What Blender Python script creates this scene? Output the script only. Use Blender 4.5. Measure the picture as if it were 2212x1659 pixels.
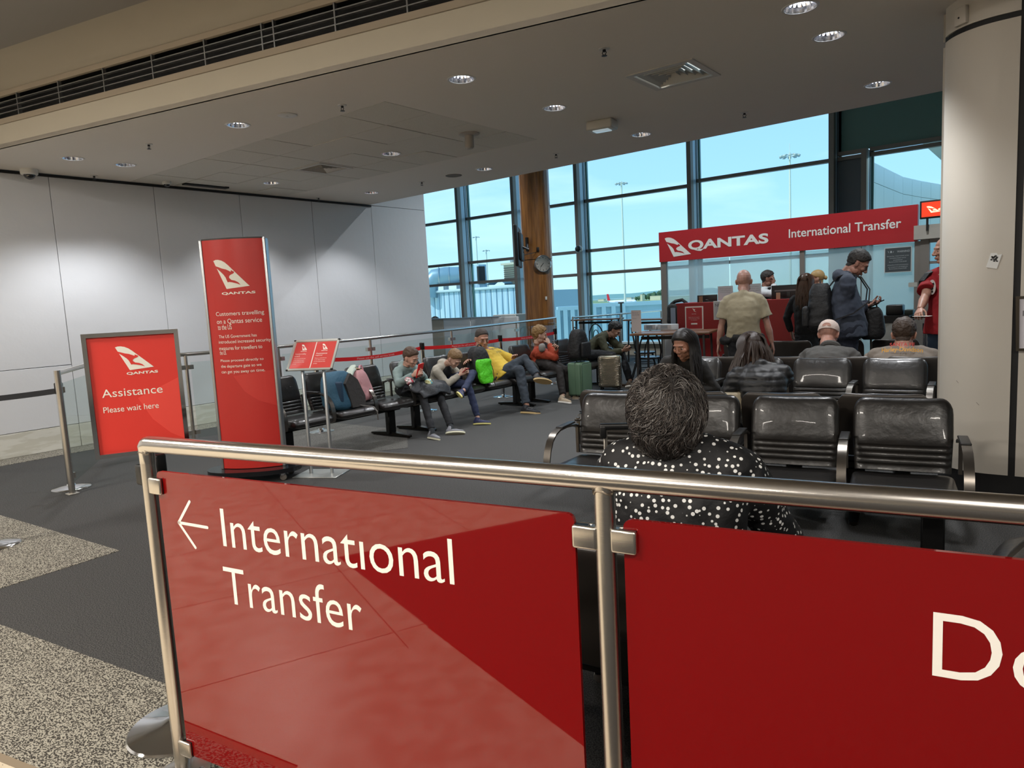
import bpy, bmesh, math, random
import numpy as np
from mathutils import Vector, Matrix, Euler, noise
from mathutils.geometry import tessellate_polygon
from mathutils.kdtree import KDTree
random.seed(7); np.random.seed(7)
PI = math.pi; R = math.radians
for o in list(bpy.data.objects): bpy.data.objects.remove(o)
SC = bpy.context.scene; COL = SC.collection

# ------------------------------------------------------------------ camera (calibrated on the room's own lines)
FPX, PITCH, ROLL, YAW, EYE = 1530.0, R(6.68), R(3.0), R(38.13), 1.5
_up = np.array([-math.sin(ROLL)*math.cos(PITCH), -math.cos(ROLL)*math.cos(PITCH), -math.sin(PITCH)])
_fw = np.array([0, 0, 1.0]) - _up*_up[2]; _fw /= np.linalg.norm(_fw)
_rt = np.cross(_fw, _up)
if _rt[0] < 0: _rt = -_rt
CM = np.array([_rt*math.cos(YAW) - _fw*math.sin(YAW), _fw*math.cos(YAW) + _rt*math.sin(YAW), _up])
def ray(x, y): return CM @ np.array([x-1106, y-829.5, FPX])
def at_z(x, y, z): d = ray(x, y); t = (z-EYE)/d[2]; return Vector((d[0]*t, d[1]*t, z))
def at_x(x, y, X): d = ray(x, y); t = X/d[0]; return Vector((X, d[1]*t, EYE+d[2]*t))
def at_y(x, y, Y): d = ray(x, y); t = Y/d[1]; return Vector((d[0]*t, Y, EYE+d[2]*t))
def at_d(x, y, D): d = ray(x, y)*D/FPX; return Vector((d[0], d[1], EYE+d[2]))
cam = bpy.data.cameras.new('camera'); camo = bpy.data.objects.new('camera', cam); COL.objects.link(camo)
cx, cy, cz = CM[:, 0], -CM[:, 1], -CM[:, 2]
camo.matrix_world = Matrix(((cx[0], cy[0], cz[0], 0), (cx[1], cy[1], cz[1], 0), (cx[2], cy[2], cz[2], EYE), (0, 0, 0, 1)))
cam.sensor_width = 36; cam.lens = FPX/2212*36; cam.clip_start = .02; cam.clip_end = 2500
SC.camera = camo

# ------------------------------------------------------------------ view, world, sun, large lights
SC.view_settings.view_transform = 'Standard'; SC.view_settings.look = 'None'
SC.view_settings.gamma = 1; SC.view_settings.use_curve_mapping = False
SC.view_settings.exposure = 0.5
SC.cycles.max_bounces = 7; SC.cycles.transparent_max_bounces = 16; SC.cycles.diffuse_bounces = 4
SC.cycles.sample_clamp_indirect = 4.0; SC.cycles.caustics_reflective = False; SC.cycles.caustics_refractive = False
def lin(h):
    if isinstance(h, str):
        h = h.lstrip('#'); c = [int(h[i:i+2], 16)/255 for i in (0, 2, 4)]
    else: c = [v/255 for v in h]
    return tuple((v/12.92 if v <= .04045 else ((v+.055)/1.055)**2.4) for v in c)
W = bpy.data.worlds.new('sky'); SC.world = W; W.use_nodes = True
nt = W.node_tree; nt.nodes.clear()
def N(nt, t, **k):
    n = nt.nodes.new(t)
    for a, v in k.items(): setattr(n, a, v)
    return n
out = N(nt, 'ShaderNodeOutputWorld'); bg = N(nt, 'ShaderNodeBackground'); tc = N(nt, 'ShaderNodeTexCoord')
sep = N(nt, 'ShaderNodeSeparateXYZ'); ramp = N(nt, 'ShaderNodeValToRGB')
nt.links.new(tc.outputs['Generated'], sep.inputs[0]); nt.links.new(sep.outputs['Z'], ramp.inputs['Fac'])
els = ramp.color_ramp.elements
els[0].position = 0.0; els[0].color = (.60, .84, .80, 1); els[1].position = 1.0; els[1].color = (.16, .42, .72, 1)
for p, c in ((.035, (.56, .81, .88)), (.12, (.43, .72, .95)), (.26, (.36, .63, .92)), (.5, (.26, .58, .86))):
    e = els.new(p); e.color = c+(1,)
mp = N(nt, 'ShaderNodeMapping'); mp.inputs['Scale'].default_value = (2.2, 2.2, 9)
nz = N(nt, 'ShaderNodeTexNoise'); nz.inputs['Scale'].default_value = 2.1; nz.inputs['Detail'].default_value = 5; nz.inputs['Distortion'].default_value = .4
cr = N(nt, 'ShaderNodeValToRGB'); cr.color_ramp.elements[0].position = .48; cr.color_ramp.elements[1].position = .78
cr.color_ramp.elements[1].color = (.55, .55, .55, 1)
mx = N(nt, 'ShaderNodeMix', data_type='RGBA')
nt.links.new(tc.outputs['Generated'], mp.inputs[0]); nt.links.new(mp.outputs[0], nz.inputs['Vector']); nt.links.new(nz.outputs['Fac'], cr.inputs[0])
nt.links.new(cr.outputs['Color'], mx.inputs['Factor']); nt.links.new(ramp.outputs['Color'], mx.inputs[6]); mx.inputs[7].default_value = (.78, .96, 1, 1)
nt.links.new(mx.outputs[2], bg.inputs['Color']); bg.inputs['Strength'].default_value = 1.0
nt.links.new(bg.outputs[0], out.inputs[0])
def lamp(kind, name, loc, energy, color, rot=(0, 0, 0), **k):
    l = bpy.data.lights.new(name, kind); l.energy = energy; l.color = color
    for a, v in k.items(): setattr(l, a, v)
    o = bpy.data.objects.new(name, l); o.location = loc; o.rotation_euler = rot; COL.objects.link(o); return o
lamp('SUN', 'sun', (0, -20, 30), 2.2, (1, .93, .8), (R(48), 0, R(-35)), angle=R(.6))
KEY = 1.0
for i, (x, y) in enumerate(((-6.5, -1.2), (-2.6, -1.4), (1.4, -1.4), (-6.5, -5), (-1.4, -5), (4.5, -3.5))):
    lamp('AREA', 'corridor_light', (x, y, 3.93), 120*KEY, (1, .93, .84), (0, 0, 0), shape='RECTANGLE', size=1.2, size_y=.3)
for x, y in ((-11.5, 12.2), (-6.5, 11.0), (-2.0, 10.4), (2.5, 11.5)):
    lamp('SPOT', 'hall_fill', (x, y, 5.5), 330*KEY, (.92, .97, 1), (0, 0, 0), spot_size=R(140), spot_blend=.7, shadow_soft_size=.04)  # unseen fill lamps, added to brighten the far hall, partition and frosted glass

# ------------------------------------------------------------------ materials
MATS = {}
def mat(name, col, rough=.55, metal=0.0, bump=0.0, bscale=60.0, noise_amt=0.0, nscale=4.0, col2=None, emit=0.0, spec=.5, stretch=None, coat=0.0, ior=None, detail=6.0):
    if name in MATS: return MATS[name]
    m = bpy.data.materials.new(name); m.use_nodes = True; t = m.node_tree; b = t.nodes['Principled BSDF']
    c = lin(col) if not (isinstance(col, tuple) and max(col) <= 1) else col
    b.inputs['Base Color'].default_value = (*c, 1); b.inputs['Roughness'].default_value = rough; b.inputs['Metallic'].default_value = metal
    b.inputs['Specular IOR Level'].default_value = spec; b.inputs['Coat Weight'].default_value = coat
    m.diffuse_color = (*c, 1)
    if ior: b.inputs['IOR'].default_value = ior
    co = None
    if noise_amt or bump:
        tcn = N(t, 'ShaderNodeTexCoord'); co = tcn.outputs['Object']
        if stretch:
            mp = N(t, 'ShaderNodeMapping'); mp.inputs['Scale'].default_value = stretch; t.links.new(co, mp.inputs[0]); co = mp.outputs[0]
    if noise_amt:
        n = N(t, 'ShaderNodeTexNoise'); n.inputs['Scale'].default_value = nscale; n.inputs['Detail'].default_value = detail; t.links.new(co, n.inputs['Vector'])
        mx = N(t, 'ShaderNodeMix', data_type='RGBA'); c2 = lin(col2) if col2 else tuple(v*.6 for v in c)
        mr = N(t, 'ShaderNodeMapRange'); mr.inputs['From Min'].default_value = .5-.25/max(noise_amt, .01)*.5; mr.inputs['From Max'].default_value = .5+.25/max(noise_amt, .01)*.5
        t.links.new(n.outputs['Fac'], mr.inputs[0]); t.links.new(mr.outputs[0], mx.inputs['Factor'])
        mx.inputs[6].default_value = (*c, 1); mx.inputs[7].default_value = (*c2, 1); t.links.new(mx.outputs[2], b.inputs['Base Color'])
    if bump:
        n = N(t, 'ShaderNodeTexNoise'); n.inputs['Scale'].default_value = bscale; n.inputs['Detail'].default_value = 4; t.links.new(co, n.inputs['Vector'])
        bp = N(t, 'ShaderNodeBump'); bp.inputs['Strength'].default_value = min(1, bump); bp.inputs['Distance'].default_value = .6/bscale
        t.links.new(n.outputs['Fac'], bp.inputs['Height']); t.links.new(bp.outputs[0], b.inputs['Normal'])
    if emit:
        b.inputs['Emission Color'].default_value = (*c, 1); b.inputs['Emission Strength'].default_value = emit
        m.cycles.emission_sampling = 'NONE'
    MATS[name] = m; return m
def glass(name, tint, gloss=1.0, rough=0.0, frost=0.0, fcol=(1, 1, 1)):
    m = bpy.data.materials.new(name); m.use_nodes = True; t = m.node_tree; t.nodes.clear()
    o = N(t, 'ShaderNodeOutputMaterial'); tr = N(t, 'ShaderNodeBsdfTransparent'); g = N(t, 'ShaderNodeBsdfGlossy')
    tr.inputs[0].default_value = (*tint, 1); g.inputs['Roughness'].default_value = rough
    f = N(t, 'ShaderNodeFresnel'); f.inputs[0].default_value = 1.45; mu = N(t, 'ShaderNodeMath', operation='MULTIPLY'); mu.inputs[1].default_value = gloss
    ge = N(t, 'ShaderNodeNewGeometry'); iv = N(t, 'ShaderNodeMath', operation='SUBTRACT'); iv.inputs[0].default_value = 1; t.links.new(ge.outputs['Backfacing'], iv.inputs[1]); mb_ = N(t, 'ShaderNodeMath', operation='MULTIPLY'); t.links.new(f.outputs[0], mb_.inputs[0]); t.links.new(iv.outputs[0], mb_.inputs[1]); t.links.new(mb_.outputs[0], mu.inputs[0]); s = N(t, 'ShaderNodeMixShader'); t.links.new(mu.outputs[0], s.inputs[0])
    a = tr.outputs[0]
    if frost:
        tl = N(t, 'ShaderNodeBsdfTranslucent'); tl.inputs[0].default_value = (*fcol, 1); df = N(t, 'ShaderNodeBsdfDiffuse'); df.inputs[0].default_value = (*fcol, 1)
        s1 = N(t, 'ShaderNodeMixShader'); s1.inputs[0].default_value = .35; t.links.new(tl.outputs[0], s1.inputs[1]); t.links.new(df.outputs[0], s1.inputs[2])
        s2 = N(t, 'ShaderNodeMixShader'); s2.inputs[0].default_value = frost; t.links.new(tr.outputs[0], s2.inputs[1]); t.links.new(s1.outputs[0], s2.inputs[2]); a = s2.outputs[0]
    t.links.new(a, s.inputs[1]); t.links.new(g.outputs[0], s.inputs[2]); t.links.new(s.outputs[0], o.inputs[0])
    MATS[name] = m; return m

# ------------------------------------------------------------------ mesh builder
class MB:
    def __init__(s): s.v = []; s.f = []; s.m = []; s.sm = []
    def add(s, vs, fs, mi=0, smooth=False):
        o = len(s.v); s.v.extend([tuple(v) for v in vs]); s.f.extend([tuple(i+o for i in f) for f in fs])
        s.m.extend([mi]*len(fs)); s.sm.extend([smooth]*len(fs)); return s
    def box(s, c, size, rot=None, mi=0):
        hx, hy, hz = [q/2 for q in size]; M = rot if rot is not None else Matrix.Identity(3); c = Vector(c)
        vs = [c + M @ Vector((x*hx, y*hy, z*hz)) for x in (-1, 1) for y in (-1, 1) for z in (-1, 1)]
        return s.add(vs, [(0, 1, 3, 2), (4, 6, 7, 5), (0, 4, 5, 1), (2, 3, 7, 6), (0, 2, 6, 4), (1, 5, 7, 3)], mi)
    def loft(s, rings, caps=True, mi=0, smooth=True, closed=False):
        n = len(rings[0]); vs = [p for r in rings for p in r]; fs = []
        L = len(rings)
        for i in range(L if closed else L-1):
            a, b = i*n, ((i+1) % L)*n
            for k in range(n): fs.append((a+k, a+(k+1) % n, b+(k+1) % n, b+k))
        s.add(vs, fs, mi, smooth)
        if caps and not closed:
            s.add(rings[0], [tuple(range(n-1, -1, -1))], mi, False); s.add(rings[-1], [tuple(range(n))], mi, False)
        return s
    def rbox(s, c, size, r=.01, rot=None, mi=0, seg=3, axis=2):
        hx, hy, hz = [q/2 for q in size]; r = min(r, hx*.99, hy*.99, hz*.99); M = rot if rot is not None else Matrix.Identity(3); c = Vector(c)
        P = [(0, 1, 2), (1, 2, 0), (0, 1, 2)][0]
        rings = []
        lv = [(-hz+r*(1-math.cos(a)), -r*(1-math.sin(a))) for a in [PI/2*i/seg for i in range(seg+1)]]
        lv = lv + [(-z, ins) for z, ins in reversed(lv)]
        for z, ins in lv:
            ring = []
            for qx, qy, a0 in ((1, 1, 0), (-1, 1, PI/2), (-1, -1, PI), (1, -1, 1.5*PI)):
                for i in range(seg+1):
                    a = a0 + PI/2*i/seg; rr = r+ins
                    p = Vector((qx*(hx-r)+rr*math.cos(a), qy*(hy-r)+rr*math.sin(a), z))
                    if axis == 0: p = Vector((p.z, p.x, p.y))
                    ring.append(c + M @ p)
            rings.append(ring)
        return s.loft(rings, True, mi, True)
    def tube(s, path, rad, n=10, caps=True, mi=0, closed=False, flat=None, up=None):
        P = [Vector(p) for p in path]; L = len(P); rads = rad if hasattr(rad, '__len__') else [rad]*L
        rings = []; prev = None
        for i in range(L):
            if closed: t = P[(i+1) % L]-P[i-1]
            else: t = P[min(i+1, L-1)]-P[max(i-1, 0)]
            t = t.normalized() if t.length > 1e-9 else Vector((0, 0, 1))
            if up is not None: u = Vector(up) - t*Vector(up).dot(t)
            elif prev is None: u = t.orthogonal()
            else: u = prev - t*prev.dot(t)
            if u.length < 1e-6: u = t.orthogonal()
            u.normalize(); prev = u; w = t.cross(u)
            ring = []
            for k in range(n):
                a = 2*PI*k/n
                if flat: ring.append(P[i] + u*(math.cos(a)*rads[i]*flat[0]) + w*(math.sin(a)*rads[i]*flat[1]))
                else: ring.append(P[i] + (u*math.cos(a)+w*math.sin(a))*rads[i])
            rings.append(ring)
        return s.loft(rings, caps, mi, True, closed)
    def bar(s, path, w, t, up, mi=0, closed=False):
        """flat bar: width w along `up`-perpendicular side axis, thickness t"""
        P = [Vector(p) for p in path]; L = len(P); rings = []; side = Vector(up).normalized()
        for i in range(L):
            d = (P[(i+1) % L]-P[i-1]) if closed else (P[min(i+1, L-1)]-P[max(i-1, 0)]); d.normalize(); nn = d.cross(side).normalized()
            rings.append([P[i]+side*(a*w/2)+nn*(b*t/2) for a, b in ((1, 1), (-1, 1), (-1, -1), (1, -1))])
        return s.loft(rings, not closed, mi, False, closed)
    def lathe(s, prof, n=32, c=(0, 0, 0), mi=0, rot=None, caps=True):
        M = rot if rot is not None else Matrix.Identity(3); c = Vector(c)
        rings = [[c + M @ Vector((r*math.cos(2*PI*k/n), r*math.sin(2*PI*k/n), z)) for k in range(n)] for r, z in prof]
        return s.loft(rings, caps, mi, True)
    def ell(s, c, r, rot=None, mi=0, nu=16, nv=10):
        M = rot if rot is not None else Matrix.Identity(3); c = Vector(c); vs = []; fs = []
        for j in range(nv+1):
            b = -PI/2 + PI*j/nv
            for i in range(nu):
                a = 2*PI*i/nu; vs.append(c + M @ Vector((r[0]*math.cos(a)*math.cos(b), r[1]*math.sin(a)*math.cos(b), r[2]*math.sin(b))))
        for j in range(nv):
            for i in range(nu): fs.append((j*nu+i, j*nu+(i+1) % nu, (j+1)*nu+(i+1) % nu, (j+1)*nu+i))
        return s.add(vs, fs, mi, True)
    def prism(s, poly, f, z0, z1, mi=0, holes=(), sides=True):
        """poly in 2d (u,v), f maps (u,v,w)->3d, extruded w z0..z1"""
        loops = [list(poly)] + [list(h) for h in holes]
        tri = tessellate_polygon([[Vector((p[0], p[1], 0)) for p in l] for l in loops]); pts = [p for l in loops for p in l]
        a = [f(p[0], p[1], z0) for p in pts]; b = [f(p[0], p[1], z1) for p in pts]; n = len(pts)
        s.add(a+b, [tuple(t) for t in tri] + [tuple(i+n for i in reversed(t)) for t in tri], mi)
        if sides:
            o = 0
            for l in loops:
                k = len(l)
                s.add([f(p[0], p[1], z) for z in (z0, z1) for p in l], [(i, (i+1) % k, (i+1) % k+k, i+k) for i in range(k)], mi); o += k
        return s
    def mesh(s, name, mats):
        me = bpy.data.meshes.new(name); me.from_pydata(s.v, [], s.f); me.update()
        for m in (mats if isinstance(mats, (list, tuple)) else [mats]): me.materials.append(m)
        me.polygons.foreach_set('material_index', s.m); me.polygons.foreach_set('use_smooth', s.sm)
        bm = bmesh.new(); bm.from_mesh(me); bmesh.ops.remove_doubles(bm, verts=bm.verts, dist=1e-6); bmesh.ops.recalc_face_normals(bm, faces=bm.faces); bm.to_mesh(me); bm.free()
        if any(s.sm): me.set_sharp_from_angle(angle=R(38))
        me.update(); return me
    def build(s, name, mats, parent=None, loc=(0, 0, 0), rz=0.0, label=None):
        o = bpy.data.objects.new(name, s.mesh(name, mats)); COL.objects.link(o); o.location = loc; o.rotation_euler = (0, 0, rz)
        if parent: o.parent = parent
        if label: o['label'] = label
        return o
def obj(name, me, parent=None, loc=(0, 0, 0), rz=0.0, label=None):
    o = bpy.data.objects.new(name, me); COL.objects.link(o); o.location = loc; o.rotation_euler = (0, 0, rz)
    if parent: o.parent = parent
    if label: o['label'] = label
    return o
def thing(name, label, cat, loc=(0, 0, 0), rz=0.0, group=None):
    o = bpy.data.objects.new(name, None); COL.objects.link(o); o.location = loc; o.rotation_euler = (0, 0, rz); o.empty_display_size = .1
    return tag(o, label, cat, group)
def tag(o, label, cat, group=None):
    o['label'] = label; o['category'] = cat
    if group: o['group'] = group
    return o
def struct(o): o['kind'] = 'structure'; return o
def copy_tree(o, parent=None):
    c = o.copy(); COL.objects.link(c); c.parent = parent
    for ch in [q for q in list(bpy.data.objects) if q.parent == o]: copy_tree(ch, c)
    return c
def frame(origin, u, v):
    """map (a,b,c) -> origin + a*u + b*v + c*n"""
    o = Vector(origin); u = Vector(u).normalized(); v = Vector(v).normalized(); n = u.cross(v)
    return lambda a, b, c=0.0: o + u*a + v*b + n*c
def text_mesh(txt, bold=0.0, spacing=1.0):
    cu = bpy.data.curves.new('t', 'FONT'); cu.body = txt; cu.size = 1; cu.offset = bold; cu.space_character = spacing; cu.resolution_u = 4; cu.fill_mode = 'FRONT'
    to = bpy.data.objects.new('t', cu); COL.objects.link(to)
    dg = bpy.context.evaluated_depsgraph_get(); me = bpy.data.meshes.new_from_object(to.evaluated_get(dg))
    vs = np.array([v.co[:2] for v in me.vertices]) if len(me.vertices) else np.zeros((0, 2)); fs = [tuple(p.vertices) for p in me.polygons]
    bpy.data.objects.remove(to); bpy.data.curves.remove(cu); bpy.data.meshes.remove(me)
    return vs, fs
def put_text(mb, txt, f, x0, y0, x1, y1, w=.0012, bold=0.0, spacing=1.0, mi=0, thick=0.0008):
    """text stretched to fill the box x0..x1, y0..y1 of frame f, standing w off the surface"""
    vs, fs = text_mesh(txt, bold, spacing)
    if not len(vs): return
    a, b = vs.min(0), vs.max(0); s = ((x1-x0)/(b[0]-a[0]), (y1-y0)/(b[1]-a[1]))
    P = [(x0+(v[0]-a[0])*s[0], y0+(v[1]-a[1])*s[1]) for v in vs]
    mb.add([f(p[0], p[1], w) for p in P], fs, mi)
def put_lines(mb, lines, f, x0, ytop, lh, capw, mi=0, w=.0012, bold=0.0, align='l', width=None):
    """lines of text; capw = width of one em; each line keeps its natural width"""
    for i, t in enumerate(lines):
        if not t: continue
        vs, fs = text_mesh(t, bold); a, b = vs.min(0), vs.max(0); k = capw; base = ytop-lh*(i+.8)
        ww = (b[0]-a[0])*k; off = x0 if align == 'l' else x0 - ww/2
        mb.add([f(off+(v[0]-a[0])*k, base+v[1]*k, w) for v in vs], fs, mi)
# ------------------------------------------------------------------ surface materials
M = {}
M['carpet'] = mat('charcoal_carpet', '#504f4d', .95, bump=.9, bscale=260, noise_amt=2.2, nscale=170, col2='#2c2c2d', detail=3)
M['beige'] = mat('speckled_carpet', '#aaa597', .95, bump=1, bscale=150, noise_amt=3.2, nscale=120, col2='#39352f', detail=2, stretch=(1, 1.6, 1))
M['terrazzo'] = mat('cream_tile', '#e8dcc6', .28, noise_amt=1.2, nscale=9, col2='#d3c4ab')
def fleck(m):
    t = m.node_tree; b = t.nodes['Principled BSDF']; tcn = N(t, 'ShaderNodeTexCoord'); mp = N(t, 'ShaderNodeMapping'); mp.inputs['Scale'].default_value = (1, 2.4, 1)
    v = N(t, 'ShaderNodeTexVoronoi'); v.inputs['Scale'].default_value = 42; t.links.new(tcn.outputs['Object'], mp.inputs[0]); t.links.new(mp.outputs[0], v.inputs['Vector'])
    r = N(t, 'ShaderNodeValToRGB'); r.color_ramp.elements[0].position = .1; r.color_ramp.elements[1].position = .17; t.links.new(v.outputs['Distance'], r.inputs[0])
    mx = N(t, 'ShaderNodeMix', data_type='RGBA'); src = b.inputs['Base Color'].links[0].from_socket
    t.links.new(r.outputs[0], mx.inputs['Factor']); mx.inputs[6].default_value = (.12, .09, .06, 1); t.links.new(src, mx.inputs[7]); t.links.new(mx.outputs[2], b.inputs['Base Color'])
fleck(M['terrazzo'])
M['wall'] = mat('white_wall_panel', '#dfe0e3', .42, bump=.05, bscale=8, noise_amt=.15, nscale=1.2, col2='#d3d6da')
M['wallbase'] = mat('scuffed_cream_base_panel', '#d9d8cf', .45, noise_amt=2.5, nscale=3.5, col2='#cbc9bd', stretch=(1, 1, 5))
M['dark'] = mat('black_joint', '#0b0b0c', .6)
M['ceil'] = mat('ceiling_paint', '#d9d3ca', .8)
M['tile'] = mat('ceiling_tile_fibre', '#d6d2c9', .9, bump=.5, bscale=300, noise_amt=.8, nscale=220, col2='#c2beb4')
M['cream'] = mat('cream_bulkhead_paint', '#c8c1b0', .75)
M['grilleframe'] = mat('grille_frame_paint', '#b1a593', .6)
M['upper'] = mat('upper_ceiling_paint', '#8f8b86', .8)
M['alu'] = mat('anodised_aluminium', '#b8bbbd', .35, metal=.9)
M['mull'] = mat('mullion_grey_paint', '#7a756f', .5, metal=.25)
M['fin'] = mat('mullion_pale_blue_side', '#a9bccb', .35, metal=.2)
M['steel'] = mat('brushed_steel', '#cdc8c0', .27, metal=1, bump=.015, bscale=14, stretch=(1, 1, 40))
M['railsteel'] = mat('brushed_rail_steel', '#d2cec8', .22, metal=1, bump=.02, bscale=30, stretch=(.3, 25, 25))
M['chrome'] = mat('polished_chrome', '#d9dadc', .1, metal=1)
M['white'] = mat('white_paint', '#dcdcd8', .5)
M['glass'] = glass('window_glass', (.86, .94, .985), .5)
M['clear'] = glass('clear_safety_glass', (.92, .965, .955), .9)
M['black'] = mat('black_plastic', '#101011', .42)
M['pillar'] = mat('pillar_white_laminate', '#c9c3b8', .42, noise_amt=.4, nscale=1.3, col2='#c2bbaf', coat=.0)
M['wood'] = mat('column_timber_veneer', '#97632f', .32, noise_amt=1.6, nscale=2.2, col2='#7b4d22', stretch=(9, 9, .7), coat=.25, detail=8)
M['red'] = mat('signal_red_print', '#c8201f', .45)

# ------------------------------------------------------------------ floor
fl = struct(MB().box((-4, 3, -.05), (26, 26.6, .1)).build('floor', M['carpet']))
XY = lambda a, b, c=0.0: Vector((a, b, c))
def patch(poly, name, m, z=.003): return MB().prism(poly, XY, 0.0, z).build(name, m, fl)
s9 = math.tan(R(8.1))
def L1(x): return .785 + (x+2.5)*math.tan(R(12))
def L2(x): return 1.07 + (x+4.23)*math.tan(R(8.1))
patch([(-9.5, L1(-9.5)), (.4, L1(.4)), (.4, L2(.4)), (-9.5, L2(-9.5))], 'carpet_band', M['beige'])
patch([(-6.07, 1.85), (-7.6, 1.74), (-7.6, 1.0), (-4.82, 1.244), (-4.873, 1.929)], 'carpet_patch', M['beige'], .0035)
patch([(-9.53, -3), (-9.12, -3), (-9.12, 9.6), (-9.53, 9.6)], 'carpet_border', M['beige'], .0032)
patch([(-8.0, 4.2), (-7.2, 4.2), (-5.95, 4.45), (-5.5, 5.15), (-6.3, 5.9), (-8.0, 5.9)], 'carpet_patch', mat('faded_carpet', '#66645f', .95, bump=.8, bscale=220, noise_amt=2, nscale=150, col2='#45433f', detail=3), .0034)
def clip(poly, p, n):
    o = []
    for i in range(len(poly)):
        a, b = poly[i], poly[(i+1) % len(poly)]; da = (a[0]-p[0])*n[0]+(a[1]-p[1])*n[1]; db = (b[0]-p[0])*n[0]+(b[1]-p[1])*n[1]
        if da >= 0: o.append(a)
        if da*db < 0: t = da/(da-db); o.append((a[0]+(b[0]-a[0])*t, a[1]+(b[1]-a[1])*t))
    return o
ca, sa = math.cos(R(-47)), math.sin(R(-47)); T = .92
patch([(-9.5, -6), (1.5, -6), (1.5, L1(1.5)), (-9.5, L1(-9.5))], 'grout_bed', mat('tile_grout', '#8a7b66', .8), .002)
for i in range(-16, 12):
    for j in range(-14, 14):
        o = (-2.66, .61); q = []
        for a, b in ((0, 0), (1, 0), (1, 1), (0, 1)):
            u = (i+a)*T + (.003 if a == 0 else -.003); w = (j+b)*T + (.003 if b == 0 else -.003)
            q.append((o[0]+u*ca-w*sa, o[1]+u*sa+w*ca))
        q = clip(q, (-2.5, .75), (math.sin(R(12)), -math.cos(R(12))))
        for p_, n_ in (((-9.5, 0), (1, 0)), ((-1.9, 0), (-1, 0)), ((0, -5.2), (0, 1))):
            if len(q) > 2: q = clip(q, p_, n_)
        if len(q) > 2 and abs(sum(q[k][0]*q[(k+1) % len(q)][1]-q[(k+1) % len(q)][0]*q[k][1] for k in range(len(q)))) > .01: patch(q, 'tile', M['terrazzo'], .006)
for q in ([(-1.9, -1.76), (-1.64, -2.02), (1.5, -4.9), (1.5, -5.2), (-1.9, -5.2)], [(-1.9, -.14), (-1, .56), (-.6, .885), (-.6, L1(-.6)), (-1.9, L1(-1.9))]): patch(q, 'tile', M['terrazzo'], .006)
patch([(-2.84, -.89), (-.3, 1.11), (.6, 1.31), (8, 2.5), (8, -9), (4.6, -8.0)], 'carpet_wedge', mat('wedge_carpet', '#43413f', .95, bump=.9, bscale=260, noise_amt=2.2, nscale=170, col2='#232323', detail=3), .008)

# ------------------------------------------------------------------ left wall with its panels
WX = -9.535
wl = struct(MB().box((WX-.15, .88, 2.8), (.24, 17.76, 5.6)).build('wall_left', M['dark']))
ys = [-8, -5.2, -2.75, -1.5, -.26, .99, 2.24, 3.49, 4.72, 5.96, 7.22, 8.46, 9.76]
pm = {}
def wpanel(y0, y1, z0, z1, m, name='panel'):
    MB().rbox((WX-.015, (y0+y1)/2, (z0+z1)/2), (.03, y1-y0-.006, z1-z0-.006), .003, seg=1).build(name, m, wl)
for k in range(len(ys)-1):
    a, b = ys[k], ys[k+1]; wpanel(a, b, .0, .283, M['wallbase'], 'base_panel')
    if b < 3.6: wpanel(a, b, .283, 1.009, M['wall']); wpanel(a, b, 1.009, 3.3, M['wall'])
    else: wpanel(a, b, .283, 3.265, M['wall'])
    wpanel(a, b, 3.265 if b > 3.6 else 3.3, 5.6, M['wall'])
struct(MB().box((WX+.012, 5.4, 3.252), (.024, 6.1, .03)).build('trim_1', M['dark']))
struct(MB().box((WX-.14, 9.77, 2.8), (.26, .02, 5.6)).build('trim_2', M['wall']))

# ------------------------------------------------------------------ ceiling, tiles, bulkhead
def BL(x): return 2.682 + (x+8.423)*.22762
def CE(x): return 8.416 - (x+9.485)*.0345
CZ = 3.27
DL = [(-1.40, 4.976), (-1.40, 5.683), (-1.40, 7.356), (-3.845, 4.455), (-3.826, 5.738), (-3.80, 7.415), (-6.176, 3.917), (-6.237, 5.902), (-6.191, 7.53), (-8.49, 3.367), (-8.514, 3.925), (-8.609, 5.885), (-8.501, 7.57), (1.05, 5.8), (1.05, 7.3)]
def circ(x, y, r, n=24): return [(x+r*math.cos(2*PI*k/n), y+r*math.sin(2*PI*k/n)) for k in range(n)]
def sq(x, y, h): return [(x-h, y-h), (x+h, y-h), (x+h, y+h), (x-h, y+h)]
TX0, TX1, TY0, TY1 = -9.5, -4.7, 4.415, 6.685
D1, D2 = (-2.6, 5.67), (-7.4, 5.83)
holes = [circ(x, y, .1) for x, y in DL if not (TX0 < x < TX1 and TY0 < y < TY1)] + [sq(*D1, .25), [(TX0, TY0), (TX1, TY0), (TX1, TY1), (TX0, TY1)]]
ce = struct(MB().prism([(-9.52, BL(-9.52)), (6, BL(6)), (6, CE(6)), (-9.52, CE(-9.52))], XY, CZ, CZ+.04, holes=holes).build('ceiling', M['ceil']))
MB().box(((TX0+TX1)/2, (TY0+TY1)/2, CZ+.2), (TX1-TX0+.1, TY1-TY0+.1, .01)).build('ceiling_void', M['dark'], ce)
tw = (TX1-TX0)/8; th = (TY1-TY0)/4
for i in range(8):
    for j in range(4):
        x0, y0 = TX0+i*tw, TY0+j*th; hl = [circ(x, y, .1) for x, y in DL if x0 < x < x0+tw and y0 < y < y0+th]
        if x0 < D2[0] < x0+tw and y0 < D2[1] < y0+th: hl = [sq(*D2, .22)]
        g = .006; dz = random.uniform(-.002, .004)
        MB().prism([(x0+g, y0+g), (x0+tw-g, y0+g), (x0+tw-g, y0+th-g), (x0+g, y0+th-g)], XY, CZ+dz, CZ+.02+dz, holes=hl).build('ceiling_tile', M['tile'], ce)
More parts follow.
